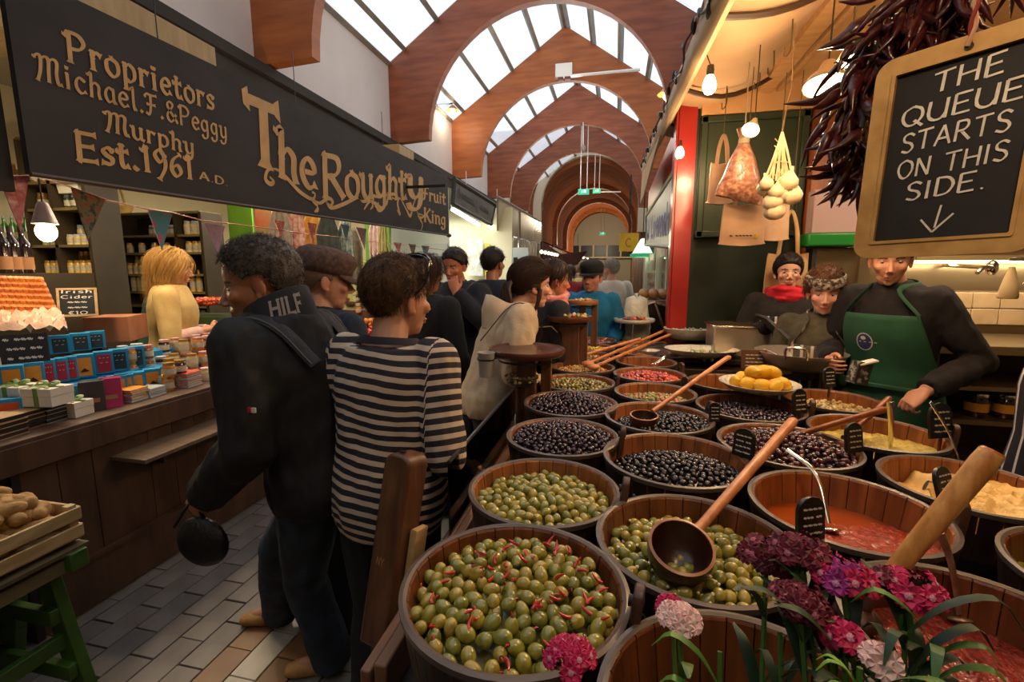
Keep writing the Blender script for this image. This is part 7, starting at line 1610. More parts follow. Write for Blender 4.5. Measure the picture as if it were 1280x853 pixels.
# 8 woman with pink scarf behind her
p8=person('dark haired woman with a pink checked scarf behind the woman in the cream coat',(-.54,3.15,0),math.radians(-60),.98,hs=1.08,female=True,lean=(0,.12,0),head=(.0,-.15,0),skin='c48468',hair=dict(c='241612',c2='3a2620',kind='long',n=400,len=.10,th=.014,line=.08,side=0,nape=-.09,w=.002),top=dict(mat=cloth('14141c'),inf=.03),J=dict(Rel=(.24,.1,1.12),Rwr=(.14,.26,1.14)),hands={'R':{}})
def scarf(pd,c,c2,r=.10,name='scarf',seed=1,scl=12):
    m=M(); nk=pd['neck']
    for k in range(4):
        pts=[]; 
        for q in np.linspace(0,2*PI,20): pts.append(nk+A((r+.006*k)*cos(q+k),(r*.95+.004*k)*sin(q+k)+.012,-.055+.032*k+.012*sin(q*2+k*1.7)))
        m.tube(pts,[.026+.005*sin(i*1.3+k) for i in range(20)],9)
    v,f=remeshed(m,.008,2); N=vnormals(v,f); v=v+N*(.006*noise3(v*np.array([1,1,2.2]),22,seed))[:,None]
    pd['add'](name,mkmesh(name,v*pd['s'],f,mat('scarf_'+c,c,c2,rough=.85,scale=scl)))
scarf(p8,'c4605e','e0a09a')
# 9 man with cap and teal fleece
teal=cloth('0e6088','1470a0',sc=6)
loc9=(-.21,4.42,0)
p9=person('man in a dark cap and teal blue zip fleece facing the camera',loc9,math.radians(178),.98,head=(-.25,-.05,0),hs=1.15,lean=(0,.10,0),skin='b88070',hair=dict(c='4a3c30',th=.005,line=.09,side=.0,nape=-.06),top=dict(mat=teal,inf=.03,z0=.86,wr=.012,collar=True,name='fleece'),bottom='20242c',stubble=.4,J=dict(Lel=(-.27,.0,1.14),Lwr=(-.20,.22,1.06),Rel=(.27,.02,1.16),Rwr=(.22,.20,1.12)),hands={'L':dict(curl=.9,n=(1,0,-.2)),'R':dict(curl=.6,n=(-1,0,0))},hvox=.004,wid=1.08)
cap(p9,'0e1014','181a20',flat=False)
obj('zip',M().tube([(0,.145,1.46),(0,.152,1.34)],.004,5).box((-.07,.160,1.33),(.003,.004,.07)),mat('navy_trim','101a30'),p9['root'],local=True)
m=M(); fittext(m,'v=-==',(-.05-.012,.1615,1.345),(-.115,.158,1.345),(0,0,1),.012,w_=2); obj('chest_logo',m,mat('pale_logo','9ab4c4'),p9['root'],local=True,smooth=0)
# 10 man in white shirt, grey hair, looking left
p10=person('grey haired man in a white shirt behind the man in the teal fleece',(-.06,5.75,0),math.radians(20),1.03,head=(.5,-.1,0),skin='c0907c',hair=dict(c='6e6860',c2='8e8880',th=.008,n=300,len=.02,line=.095,side=.02,nape=-.06,w=.002),top=dict(mat=cloth('b8b4ac','c9c6c0',sc=5),inf=.03,z0=.86,name='shirt'),bottom='101216',wid=1.05)
# far crowd
far=[((-.95,6.6),170,'2a3648','c87858',0,'person in a blue top far down the aisle, left of the capped man'),((-.72,7.4),10,'8e2e30','b07a60',1,'person in a red top far down the aisle'),((-1.05,8.4),190,'c9b4a8','c08468',1,'person in a pale top far down the aisle'),((-.55,8.0),0,'c9c070','a8745c',0,'person in a pale yellow top behind the capped man, to his left'),((-.25,7.3),5,'181a20','7a5848',0,'person in black right behind the shoulder of the capped man'),((-1.3,9.6),20,'241e22','a87058',1,'person in dark clothes far down the aisle near the left shops'),((-.8,10.8),185,'5a4238','c08870',0,'person in brown in the far distance'),((-1.5,12.),0,'3e4450','a87860',0,'person in grey in the far distance on the left'),((-.6,13.),180,'6e2a34','b8846a',1,'person in maroon in the far distance')]
HCL=['2e2018','3a2a1c','1a1412','6a5030','4a3828']
for i,((x,y),rz,c,sk,fem,lb) in enumerate(far):
    person(lb,(x,y,0),math.radians(rz),[.97,1.,.95,1.03,1.02][i%5],female=bool(fem),skin=sk,head=(random.uniform(-.6,.6),-.1,0),hair=dict(c=HCL[i%5],th=.012,kind='long' if fem else 'short',n=200 if fem else 0,len=.12,w=.003,line=.085,side=0,nape=-.07),top=dict(mat=c,inf=.03,vox=.018),vox=.018,hvox=.008,bottom='181a22',eyes=i<4)
# 12 blonde woman at the stall
bgk=cloth('b89a5e','c9ad72',sc=10)
loc12=(-3.36,2.92,0)
p12=person('blonde woman in a beige short sleeved top standing inside the left stall',loc12,math.radians(-50),1.03,hs=1.15,female=True,lean=(0,.03,0),head=(-.10,-.15,0),skin='c99070',hair=dict(c='9a6e34',c2='d0a45c',kind='long',n=1800,len=.22,th=.013,line=.088,side=-.01,nape=-.09,w=.0020,seed=21,lift=.04,grow=(.05,.0)),
 top=dict(mat=bgk,inf=.04,z0=.84,name='top',sleeve=.0),bottom='2a2018',wid=1.05,widlow=1.15,J=dict(Rel=(.27,.04,1.13),Rwr=(.10,.26,1.17),Lel=(-.27,.05,1.12),Lwr=(-.10,.27,1.15)),hands={'R':dict(curl=.7,n=(-1,0,0)),'L':dict(curl=.7,n=(1,0,0))},hvox=.004)
m=M(); 
for nm in 'RL': p12['limb'](m,p12['j'][nm+'sh'],p12['j'][nm+'el'],p12['j'][nm+'wr'],p12['AR'],.028,end=.02)
p12['garment']('sleeves',m,bgk)
m=M()
for nm in 'RL': 
    a_=lerp(p12['j'][nm+'sh'],p12['j'][nm+'el'],.75); m.tube([a_,p12['j'][nm+'el'],lerp(p12['j'][nm+'el'],p12['j'][nm+'wr'],.75)],[.062,.058,.048],12); m.ell(tuple(p12['j'][nm+'el']),(.056,)*3)
p12['garment']('shirt_sleeves',m,cloth('c99e90','d6b0a2'))
# 13 man in green behind her
p13=person('dark haired man in a green top half hidden behind the blonde woman',(-3.95,3.30,0),math.radians(-30),1.03,head=(-.3,-.35,0),lean=(0,.10,0),skin='b07a58',hair=dict(c='1a120e',th=.012,n=300,len=.03,line=.085,side=.01,nape=-.06,w=.002),top=dict(mat=cloth('1c3a2c','22463a'),inf=.03),bottom='0e1410')
# ---------------------------------------------------------------- stall staff
stripe_v=mat('butcher_stripe','12141c','b8b4b8',rough=.85,scale=7,wave='X',detail=0,ramp=(.80,.84))
def apron(pd,mm,z0=.7,z1=1.30,wd=.36,off=.035,name='apron',neckstrap=True,ms=None):
    """bib apron wrapped on the front of the torso"""
    m=M(); nx,nz=20,26; s=pd['s']
    V=[]
    for k in range(nz+1):
        z=lerp(z0,z1,k/nz); w_=1. if z<1.08 else lerp(1.,.50,min(1,(z-1.08)/(z1-1.08))**.8)
        # torso section at z
        zz=[t[0] for t in TOR]; a_=np.interp(z,zz,[t[1] for t in TOR])+off; b_=np.interp(z,zz,[t[2] for t in TOR])+off; yc=np.interp(z,zz,[t[3] for t in TOR])
        for i in range(nx+1):
            q=PI/2+(i/nx-.5)*PI*.95*w_; x=a_*cos(q); y=b_*sin(q)+yc+.003*sin(i*1.1+z*9)
            V.append(tuple((pd['tw'](np.array((x,y,z)),z)+pd['sp'](z))*s))
    F=[(k*(nx+1)+i,k*(nx+1)+i+1,(k+1)*(nx+1)+i+1,(k+1)*(nx+1)+i) for k in range(nz) for i in range(nx)]
    m.add(V,F); o=obj(name,m,mm,pd['root'],local=True,smooth=80); so=o.modifiers.new('t','SOLIDIFY'); so.thickness=.004; so.offset=1
    if neckstrap:
        nk=pd['neck']; L_=A(*V[nz*(nx+1)])/s; Rt=A(*V[nz*(nx+1)+nx])/s
        st=bez([L_,lerp(L_,nk,.55)+A(.0,.07,.05),nk+A(.085,-.03,.03),nk+A(0,-.085,.045),nk+A(-.085,-.03,.03),lerp(Rt,nk,.55)+A(0,.07,.05),Rt],5)
        obj('neck_strap',M().tube([q*s for q in st],[(.014,.004)]*len(st),8,up=(0,0,1)),mm,pd['root'],local=True)
    return o
# S1 red scarf
locs1=(1.15,3.55,0)
s1=person('woman with dark hair, glasses and a bright red scarf in a striped apron',locs1,math.radians(170),1.01,female=True,head=(.0,-.02,0),skin='c89c88',lip='a8504a',hair=dict(c='14100f',c2='241c1c',n=1500,len=.06,kind='back',th=.009,line=.066,side=-.035,nape=-.07,w=.0016,grow=(.02,.02)),top=dict(mat=cloth('15100e','1c1614'),inf=.024,name='cardigan'),J=dict(Rel=(.28,.03,1.17),Rwr=(.10,.24,1.29),Lel=(-.27,.06,1.15),Lwr=(-.05,.23,1.21)),hands={'R':dict(curl=.6,n=(-.2,-.3,-1),d=(-1,.15,.1)),'L':dict(curl=.5,n=(.2,-.2,1),d=(1,.2,.05))},hvox=.004)
apron(s1,stripe_v,z1=1.34,off=.034,neckstrap=False); scarf(s1,'a81024','d02038',r=.088)
obj('glasses',M().tube(bez([hp_(s1,(.031+.016*cos(q),.094,.006+.012*sin(q))) for q in np.linspace(0,2*PI,9)],3),.0012,5).tube(bez([hp_(s1,(-.031+.016*cos(q),.094,.006+.012*sin(q))) for q in np.linspace(0,2*PI,9)],3),.0012,5).tube([hp_(s1,(-.015,.096,.008)),hp_(s1,(.015,.096,.008))],.001,5),black_metal,s1['root'],local=True)
obj('paper_cup',M().lathe([(.025,-.03),(.032,.04),(.030,.04),(.024,-.028)],(-.02,.30,1.255),14,caps=False),mat('paper_cup','8a6a4a'),s1['root'],local=True)
# S2 headscarf woman
locs2=(1.21,3.08,0)
s2=person('woman with a patterned headscarf in a grey jumper and striped apron looking down',locs2,math.radians(155),.955,hs=1.08,female=True,lean=(0,.05,-.02),head=(.15,-.20,0),headoff=(0,.03,-.0),skin='cc9c8a',brow='7a5236',hair=dict(c='4a3220',c2='6a4428',kind='curly',n=1500,len=.05,th=.014,line=.075,side=0,nape=-.08,w=.0018,grow=(.08,.05),lift=.3),top=dict(mat=cloth('3e3a2c','4a4636'),inf=.020,name='jumper'),J=dict(Rel=(.25,.05,1.10),Rwr=(.14,.28,1.04),Lel=(-.25,.05,1.10),Lwr=(-.14,.28,1.02)),hands={'R':dict(curl=.7,n=(-1,0,0)),'L':dict(curl=.7,n=(1,0,0))},hvox=.004)
apron(s2,mat('grey_butcher_stripe','4a443c','b0a89c',rough=.85,scale=6,wave='X',detail=0,ramp=(.78,.84)),z1=1.30,off=.03)
m=M(); rings=[]
for z,g in ((.052,0),(.062,.006),(.085,.008),(.100,.006),(.106,0)):
    rings.append([tuple(A(*hp_(s2,((.088+g)*cos(q)*(1-.9*(max(0,z-.06))**1.1),-.014+(.112+g)*sin(q)*(1-.9*max(0,z-.06)),z-.012*sin(q))))*s2['s']) for q in np.linspace(0,2*PI,30,endpoint=False)])
m.loft(rings,caps=False); obj('headscarf',m,mat('patterned_scarf','b8b0a0','3a3432',rough=.8,scale=45,ramp=(.45,.55),c3='8a8478'),s2['root'],local=True,smooth=80)
# S3 green apron
locs3=(1.44,2.76,0)
s3=person('person in a green apron with a blue badge, face half behind the slate board',locs3,math.radians(130),1.06,lean=(.02,.05,0),head=(.45,-.26,.0),headoff=(0,.035,-.012),skin='c8967c',brow='3a2a20',hair=dict(c='3a2818',c2='5a4028',th=.012,n=300,len=.03,line=.082,side=.01,nape=-.06,w=.0018),top=dict(mat=cloth('0a080d','100d14'),inf=.026,name='sweater',wr=.014,collar=True,vox=.010),wid=.94,bottom='12140f',
 J=dict(Lel=(-.29,-.04,1.16),Lwr=(-.22,.24,1.05),Rel=(.30,.02,1.16),Rwr=(.16,.26,1.12)),hands={'L':dict(curl=.9,n=(.2,-.2,-1),d=(.5,.6,-.8)),'R':dict(curl=.7,n=(-1,0,0))},hvox=.004)
gap_=mat('green_apron','10402a','1a5238',rough=.8,scale=5,bump=.2,bscale=30)
apron(s3,gap_,z0=.62,z1=1.36,off=.042); 
m=M(); m.tube([(-.20,.12,1.075),(-.1,.17,1.08),(0,.19,1.08),(.1,.17,1.08),(.2,.12,1.075)],[(.008,.012)]*5,8); m.ell((.16,.17,1.07),(.03,.02,.035)); obj('apron_tie',m,gap_,s3['root'],local=True)
bd=A(.055,.0,1.275); 
def onapr(x,z,o=0): 
    zz=[t[0] for t in TOR]; a_=np.interp(z,zz,[t[1] for t in TOR])+.042; b_=np.interp(z,zz,[t[2] for t in TOR])+.042; yc=np.interp(z,zz,[t[3] for t in TOR])
    y=b_*math.sqrt(max(0,1-(x/a_)**2))+yc+.006+o; return tuple((pd3['tw'](np.array((x,y,z)),z)+pd3['sp'](z))*pd3['s'])
pd3=s3
m=M(); m.k=0
def disc(m,cx_,cz_,rx,rz_,o,k): n=len(m.v); m.add([onapr(cx_,cz_,o)]+[onapr(cx_+rx*cos(q),cz_+rz_*sin(q),o) for q in np.linspace(0,2*PI,28,endpoint=False)],[(0,1+i,1+(i+1)%28) for i in range(28)],k)
disc(m,.045,1.225,.038,.043,.002,0); disc(m,.045,1.225,.033,.038,.0035,1); disc(m,.048,1.243,.012,.009,.005,0)
write(m,'= = = =',lambda x,y:onapr(.045+.024-x/26*.048,1.219+y*.0012,.005),w_=3)
o_=obj('badge',m,[mat('badge_pale','c4c4c0'),mat('badge_blue','1e2a58',rough=.5)],s3['root'],local=True,smooth=0)
for dx in (-.03,.025): obj('button',M().ell(tuple(A(*(s3['neck']))*s3['s']+A(dx,.098,-.02)),(.006,.004,.006)),steel_b,s3['root'],local=True)
# S4 striped apron edge on far right
s4=person('person in a navy and white striped apron cut off at the right edge',(1.50,1.80,0),math.radians(90),1.0,lean=(0,-.05,0),skin='b87a5a',hair=dict(c='2a1c14',th=.012),top=dict(mat=cloth('14141c'),inf=.02),bottom='14141c',vox=.016)
apron(s4,mat('navy_white_stripe','10121e','c4c4cc',rough=.85,scale=4.2,wave='X',detail=0,ramp=(.90,.93)),z0=.6,z1=1.32,off=.04)
# ================================================================ things on and around the tubs
def ladle(bowl,tip,rb,lab,rh=.012,mm=None,tilt=(0,0,1),hr=None,nm='wooden_ladle',rim=True):
    bowl=A(*bowl); tip=A(*tip); mm=mm or ladle_wood; t=thing(nm,tuple(bowl-A(0,0,rb)),lab,'ladle')
    ax_=Vector(tilt).normalized(); R=ax_.to_track_quat('Z','Y').to_matrix()
    prof=[(.001,-rb*.95),(rb*.55,-rb*.85),(rb*.9,-rb*.45),(rb*1.0,0),(rb*.97,rb*.28),(rb*.90,rb*.30),(rb*.86,rb*.1),(rb*.80,-rb*.35),(rb*.45,-rb*.7),(.001,-rb*.78)]
    obj('bowl',M().lathe(prof,bowl,30,R,caps=False),mat('ladle_bowl_dark','2c160e','46241a',rough=.3,scale=6,coat=.2),t,smooth=60)
    if rim: obj('rim',M().lathe([(rb*.98,rb*.27),(rb*.99,rb*.31),(rb*.90,rb*.33),(rb*.89,rb*.29)],bowl,30,R,caps=False),mat('ladle_rim','8a5434','a86c44',rough=.35,scale=10),t)
    d=tip-bowl; d/=np.linalg.norm(d); s_=bowl+d*rb*.9+A(*(R@Vector((0,0,rb*.12))))
    L_=np.linalg.norm(tip-s_); pts=[s_,s_+d*L_*.06,s_+d*L_*.3,s_+d*L_*.97,tip]; hr=hr or (rh*.9,rh*.85,rh*.95,rh*1.1,rh*.9)
    obj('handle',M().tube(pts,list(hr),12),mm,t)
    return t
# big ladle in the garlic olive tub
bw=onz(850,690,RZ+.012); tp_=ony(992,527,1.42)
ladle(bw,tp_,.066,'large wooden ladle with a dark bowl lying on the garlic olives',.0125,tilt=(.06,-.40,.9))
bw=onz(805,524,RZ-.005); tp_=ony(912,447,2.25)
ladle(bw,tp_,.056,'smaller wooden ladle with a dark bowl in the tub of shiny black olives',.010,tilt=(0,-.10,1))
bw=onz(985,548,RZ+.0); ladle(bw,onz(1106,512,RZ+.07),.02,'thin reddish wooden spoon lying across the wrinkled olives',.011,mm=mat('red_wood_spoon','6e3418','8a4a26',rough=.4,scale=6),nm='wooden_spoon',rim=False)
bw=onz(1058,548,RZ-.02); ladle(bw,onz(1112,498,RZ+.09),.018,'dark wooden spoon standing in the artichoke paste tub',.010,mm=MATS['red_wood_spoon'],nm='wooden_spoon',rim=False)
# thick pale handle in the tapenade
hb_=onz(1095,742,RZ-.01); ht=ony(1240,566,.93)
t=thing('wooden_paddle',tuple(hb_),'thick pale turned wooden handle rising from the red tapenade at the lower right','ladle')
d=ht-hb_; obj('handle',M().tube([hb_,hb_+d*.05,hb_+d*.12,hb_+d*.5,hb_+d*.93,ht],[.009,.0125,.0155,.0175,.020,.0185],20),mat('pale_ladle','a86c30','dca862',rough=.35,scale=9,stretch=(6,6,1.2),coat=.15,c3='c48c4a',ramp=(.3,.7),rot=(.5,-.7,0)),t)
obj('end_grain',M().tube([ht,ht+d/np.linalg.norm(d)*.004],[.0178,.016],20),mat('end_grain','a85a24','c47a3c',rough=.4,scale=30),t); obj('stump',M().tube([hb_,hb_-d*.18],[.010,.012],12),wood_dark,t)
bl_=hb_-d*.18; obj('spoon_bowl',M().ell(tuple(bl_-A(0,0,.0)),(.04,.04,.02),None,16,10),wood_dark,t)
# long handles across the far tubs
for k,(a_,b_,lab) in enumerate((((735,455),(832,413),'upper of two long wooden handles crossing the far tubs'),((742,459),(855,411),'lower of two long wooden handles crossing the far tubs'),((720,447),(800,424),'third thin wooden handle farther back over the far tubs'))):
    p0=onz(*a_,RZ+.02); p1=onz(*b_,RZ+.10)
    t=thing('long_handled_spoon',tuple(p0),lab,'spoon'); obj('handle',M().tube([p0,p1],[.010,.012],10),ladle_wood,t); obj('spoon_bowl',M().ell(tuple(p0),(.04,.03,.02),None,12,8),ladle_wood,t)
def metalspoon(p0,p1,lab,w_=.006,bend=.02,bowl=.022,mm=None,wtip=None,nm='serving_spoon',sag=None):
    p0=A(*p0); p1=A(*p1); t=thing(nm,tuple(p0-A(0,0,.01)),lab,'spoon'); mid=(p0+p1)/2+A(*(sag or (0,0,bend)))
    pts=bez([p0,mid,p1],8); ws=np.linspace(w_*.8,wtip or w_*1.3,len(pts))
    obj('handle',M().tube(pts,[(q,q*.28) for q in ws],10,up=(0,-1,.5)),mm or steel_b,t); obj('spoon_bowl',M().ell(tuple(p0-(mid-p0)*.12),(bowl,bowl*.8,bowl*.3),rot('X',-.5),14,8),mm or steel_b,t); return t
metalspoon(onz(1037,655,RZ-.06),onz(984,562,RZ+.07),'steel spoon leaning in the red sauce',.005,sag=(.02,0,.03))
metalspoon(onz(1113,562,RZ-.06),ony(1113,503,1.84),'broad bright steel server standing in the artichoke paste',.009,bowl=.03,wtip=.013)
metalspoon(onz(1205,592,RZ-.05),ony(1163,503,1.50),'thin steel handle standing in the hummus tub',.0035,bowl=.02)
metalspoon(onz(1170,628,RZ-.04),onz(1157,607,RZ+.015),'short steel spatula tip in the hummus',.012,bowl=.012)
metalspoon(onz(1199,768,RZ-.07),onz(1158,607,RZ+.10) if False else ony(1176,668,.98),'brown and steel spoon standing in the red tapenade',.006,mm=mat('worn_spoon','8a6a54','b09880',rough=.3,metal=.5,scale=20),bowl=.02)
metalspoon(onz(795,441,RZ+.02),onz(832,428,RZ+.05),'steel tongs lying over the far middle tubs',.010,bowl=.01)
metalspoon(onz(820,455,RZ-.02),onz(847,444,RZ+.02),'dull steel scoop across the bright empty looking tub',.012,bowl=.03)
metalspoon(onz(745,408,RZ+.02),onz(753,392,RZ+.09),'spoon handle in the hand of the man in teal',.006,bowl=.01,mm=ladle_wood)
# little black price labels: rounded upright tags with chalk lines
def tag_label(u,v,y_or_z,w_,h_,ang,lab,tilt=.15,brown=False,kind='z',back=None):
    p=onz(u,v,y_or_z) if kind=='z' else ony(u,v,y_or_z); w_*=1.35; h_*=1.3; t=thing('price_tag',(p[0],p[1],p[2]),lab,'label','upright labels on the tubs'); R=rot('Z',ang)@rot('X',-tilt)
    n=7; pts=[(-w_/2,0),(w_/2,0)]+[(w_/2*cos(a),h_-w_*.42+w_*.42*sin(a)) for a in np.linspace(0,PI,n)]
    if brown: pts=[(-w_/2,0),(w_/2,0),(w_/2,h_),(-w_/2,h_)]
    poly=[p+A(*(R@Vector((x,-.004,z)))) for x,z in pts]; obj('plate',M().prism(poly,tuple(R@Vector((0,.010,0)))),mat('tag_brown','5a3c20',rough=.6) if brown else mat('tag_black','121110',rough=.35,coat=.2),t,bevel=.0015)
    mm=M(); hx_=A(*(R@Vector((1,0,0)))); uz=A(*(R@Vector((0,0,1)))); f=A(*(R@Vector((0,-.0055,0))))
    for q,tx in enumerate(('~~~~','~~~ ~~','~~~~','~~')): fittext(mm,tx,p+f-hx_*w_*.34+uz*h_*(.68-.18*q),p+f+hx_*w_*.34+uz*h_*(.68-.18*q),uz,h_*.11,w_=1.5)
    obj('chalk_lines',mm,chalk,t,smooth=0); obj('peg',M().tube([p-A(0,0,.05),p+A(0,.003,.01)],.006,6),wood_dark,t)
tag_label(1013,676,RZ+.002,.052,.075,.45,'black label standing in front of the red sauce tub',.1)
tag_label(928,572,RZ+.002,.050,.072,-.7,'black curved label between the black and wrinkled olives',.1)
tag_label(1068,566,RZ+.002,.052,.075,.5,'black label between the wrinkled olives and the artichoke paste')
tag_label(1000,518,RZ+.01,.050,.080,.5,'black label beside the lemon plate')
tag_label(1176,548,RZ+.01,.07,.095,.4,'black label with brown back at the far side of the artichoke tub')
tag_label(1184,625,RZ+.0,.050,.065,.6,'small black label in the hummus',.3)
tag_label(1037,484,RZ+.06,.05,.07,.5,'green backed label beside the steel pan')
tag_label(942,462,RZ+.04,.10,.085,.1,'square brown label with writing behind the lemons',.1,brown=True)
tag_label(893,528,RZ,.03,.06,.2,'narrow dark label at the side of the tub under the lemons')
# lemons
lc=onz(948,483,RZ+.055)
t=thing('lemon_plate',tuple(lc-A(0,0,.02)),'white rimmed patterned plate heaped with lemons','plate'); rl=.17
obj('dish',M().lathe([(.001,-.02),(rl*.55,-.02),(rl*.8,-.008),(rl,.016),(rl*1.005,.020),(rl*.97,.020),(rl*.78,.0),(rl*.5,-.010),(.001,-.011)],lc,48,caps=False),mat('patterned_plate','c9c4b4','5a6a6a',rough=.2,scale=60,ramp=(.55,.72),coat=.4),t,smooth=60)
lm=[]
for i in range(3):
    m=M(); m.tube([(0,0,-.047),(0,0,-.042),(0,0,-.034),(0,0,-.018),(0,0,.005),(0,0,.022),(0,0,.034),(0,0,.041),(0,0,.047)],[.003,.008,.019,.029,.031,.028,.018,.008,.004],16); lm.append(jmesh('lemon',m,[mat('lemon_skin','d8a010','e6b420',rough=.35,scale=40,bump=.25,bscale=300,coat=.2,ramp=(.2,.8))]))
for k,(dx,dy,dz) in enumerate(((-.10,-.02,.03),(-.055,-.05,.03),(-.005,-.07,.028),(.05,-.06,.028),(.09,-.02,.03),(.04,.02,.035),(-.03,.01,.03),(-.06,.06,.03),(.02,.08,.03),(-.035,-.025,.078),(.012,-.01,.080),(.055,.0,.074))):
    o=bpy.data.objects.new('lemon',lm[k%3]); COL.objects.link(o); o.location=lc+A(dx,dy,dz-.008); o.rotation_euler=(PI/2+random.uniform(-.6,.6),random.uniform(-.3,.3),random.uniform(0,3)); setp(o,'yellow lemon heaped on the patterned plate','lemon','lemons on the plate')
# white dishes, steel box, bag, pan, bowls
def dish(c,rx,ry,lab,mm,h=.05,nm='serving_dish',ang=0):
    t=thing(nm,tuple(c),lab,'dish'); R=rot('Z',ang); rings=[]
    for k,z in ((.45,0),(.7,.005),(.9,h*.6),(1,h),(.975,h*1.02),(.86,h*.62),(.66,.012),(.02,.008)):
        rings.append([tuple(A(*c)+A(*(R@Vector((rx*k*cos(a),ry*k*sin(a),z))))) for a in np.linspace(0,2*PI,40,endpoint=False)])
    obj('dish_body',M().loft(rings),mm,t,smooth=70); return t
wd=mat('speckled_white','cfc9b8','a8b0a4',rough=.25,scale=40,ramp=(.4,.8),coat=.3)
c1=onz(876,445,RZ+.02); dish(c1,.24,.17,'big white oval dish with a little salad left, in front',wd,.05)
c2=onz(862,424,RZ+.04); dish(c2,.21,.17,'deep white dish of cubed feta behind the oval one',wd,.09)
heap((c2[0],c2[1],.15),lambda x,y:c2[2]+.07,dark_var(['b0aca0','9aa890','8a9484'],.012,.016),'white cheese cubes in the deep dish',.028,name='cheese_cubes',cat='cheese')
heap((c1[0]+.02,c1[1],.10),lambda x,y:c1[2]+.02,dark_var(['8a944a','b0a878','6a7a3a'],.012,.016),'few green salad pieces in the oval dish',.04,name='salad',cat='salad')
c3=onz(812,443,RZ+.0); dish(c3,.07,.06,'small white bowl between the far tubs',wd,.03)
# steel counter for the dishes
obj('dish_shelf',M().box((c1[0]+.02,(c1[1]+c2[1])/2+.05,RZ-.02),(.62,.75,.03)).box((c1[0]+.02,c1[1]+.1,RZ/2-.03),(.5,.4,RZ-.05)),wood_out,label='dark wooden shelf under the white dishes and the steel box',cat='shelf',bevel=.004)
p=ony(922,410,3.5); t=thing('steel_box',(p[0],p[1],RZ+.01),'square stainless steel food box behind the white dishes','box')
bx=M(); w_,d_,h_=.36,.3,.2; z0=RZ+.01
obj('box_body',M().box((p[0],p[1],z0+h_/2),(w_,d_,h_)),mat('satin_steel','b8a890','cabca4',rough=.35,metal=.7,scale=4),t,bevel=.01)
obj('rim',M().box((p[0],p[1],z0+h_+.004),(w_+.03,d_+.03,.014)),steel_b,t,bevel=.004); obj('lid_glass',M().box((p[0],p[1],z0+h_+.013),(w_-.02,d_-.02,.006)),mat('dull_lid','5a4e3c',rough=.2,metal=.6),t); obj('table_under',M().box((p[0]+.2,p[1]+.02,(z0)/2),(.9,.36,z0-.002)),wood_out,t)
a_=ony(957,398,3.2); b_=ony(985,424,3.0); obj('baking_sheet',M().prism([a_,b_,b_+A(.0,.25,.0),a_+A(0,.25,0)],(.01,0,.012)),mat('dark_tray','4a4238',rough=.4,metal=.6),label='steel sheet leaning beside the steel box',cat='tray')
t_=M(); c=onz(940,435,RZ+.05); V=[];n=26
for i in range(n):
    for j in range(n):
        x=(i/(n-1)-.5)*.42; y=(j/(n-1)-.5)*.34; r2=(x/.21)**2+(y/.17)**2; z=.10*max(0,1-r2)**.6+.03*mnoise.noise(Vector((x*14,y*14,1)))+.015*mnoise.noise(Vector((x*40,y*40,4))); V.append((c[0]+x*(1-.25*abs(y)*2),c[1]+y*(1-.2*abs(x)),c[2]-.03+z))
t_.add(V,[(i*n+j,(i+1)*n+j,(i+1)*n+j+1,i*n+j+1) for i in range(n-1) for j in range(n-1)])
bo=obj('plastic_bag',t_,mat('crinkled_plastic','cdb8a0','dccab4',rough=.35,scale=20,bump=.6,bscale=60),label='crumpled white plastic bag beside the steel pan',cat='bag',smooth=70); so=bo.modifiers.new('t','SOLIDIFY'); so.thickness=.004
pc=onz(1000,440,RZ+.14); t=thing('steel_pan',tuple(pc-A(0,0,.09)),'wide steel pan with two loop handles behind the lemons','pan')
rr_=.225; obj('pan_body',M().lathe([(.001,-.09),(rr_*.6,-.09),(rr_*.82,-.06),(rr_,0),(rr_*1.01,.004),(rr_*.98,.004),(rr_*.80,-.055),(rr_*.58,-.082),(.001,-.082)],pc,48,caps=False),mat('pan_steel','d8cfc0','e4dccf',rough=.38,metal=.85,scale=8),t,smooth=60)
for a0 in (1.2,4.3):
    e=A(cos(a0),sin(a0),0); tt_=A(-sin(a0),cos(a0),0); obj('loop_handle',M().tube(bez([pc+e*rr_*.97+tt_*.05-A(0,0,.01),pc+e*(rr_+.02)+tt_*.045+A(0,0,.045),pc+e*(rr_+.025)+A(0,0,.055),pc+e*(rr_+.02)-tt_*.045+A(0,0,.045),pc+e*rr_*.97-tt_*.05-A(0,0,.01)],4),.007,8),steel_b,t)
obj('trivet',M().lathe([(.10,-.14),(.10,-.09),(.001,-.09)],pc,20),wood_out,t)
gcx=onz(988,460,RZ+.05); t=thing('cream_bowl',tuple(gcx-A(0,0,.05)),'glass bowl of pale yellow cream with a spoon under the steel pan','bowl')
obj('bowl_glass',M().lathe([(.001,-.05),(.04,-.048),(.066,-.02),(.072,.012),(.069,.012),(.062,-.018),(.036,-.042),(.001,-.044)],gcx,28,caps=False),mat('cream_filled_glass','b8b070','ccc488',rough=.1,coat=.7,scale=8),t); obj('cream',M().lathe([(.068,.0),(.04,.008),(.001,.004)],gcx,24,caps=False),mat('pale_cream','ccc490',rough=.4),t); obj('stand',M().lathe([(.05,-.10),(.045,-.05),(.001,-.05)],gcx,20),wood_out,t)
metalspoon(gcx+A(0,0,.0),onz(955,436,RZ+.13),'steel spoon resting in the bowl of cream',.004,bowl=.02)
heap('V5',dome(RZ-.05,.01,.17),dark_var(['c4b07a','b09a5c','d8cca0'],.009,.013),'garlic pieces in oil beside the pan',.03,name='garlic_pieces',cat='garlic')
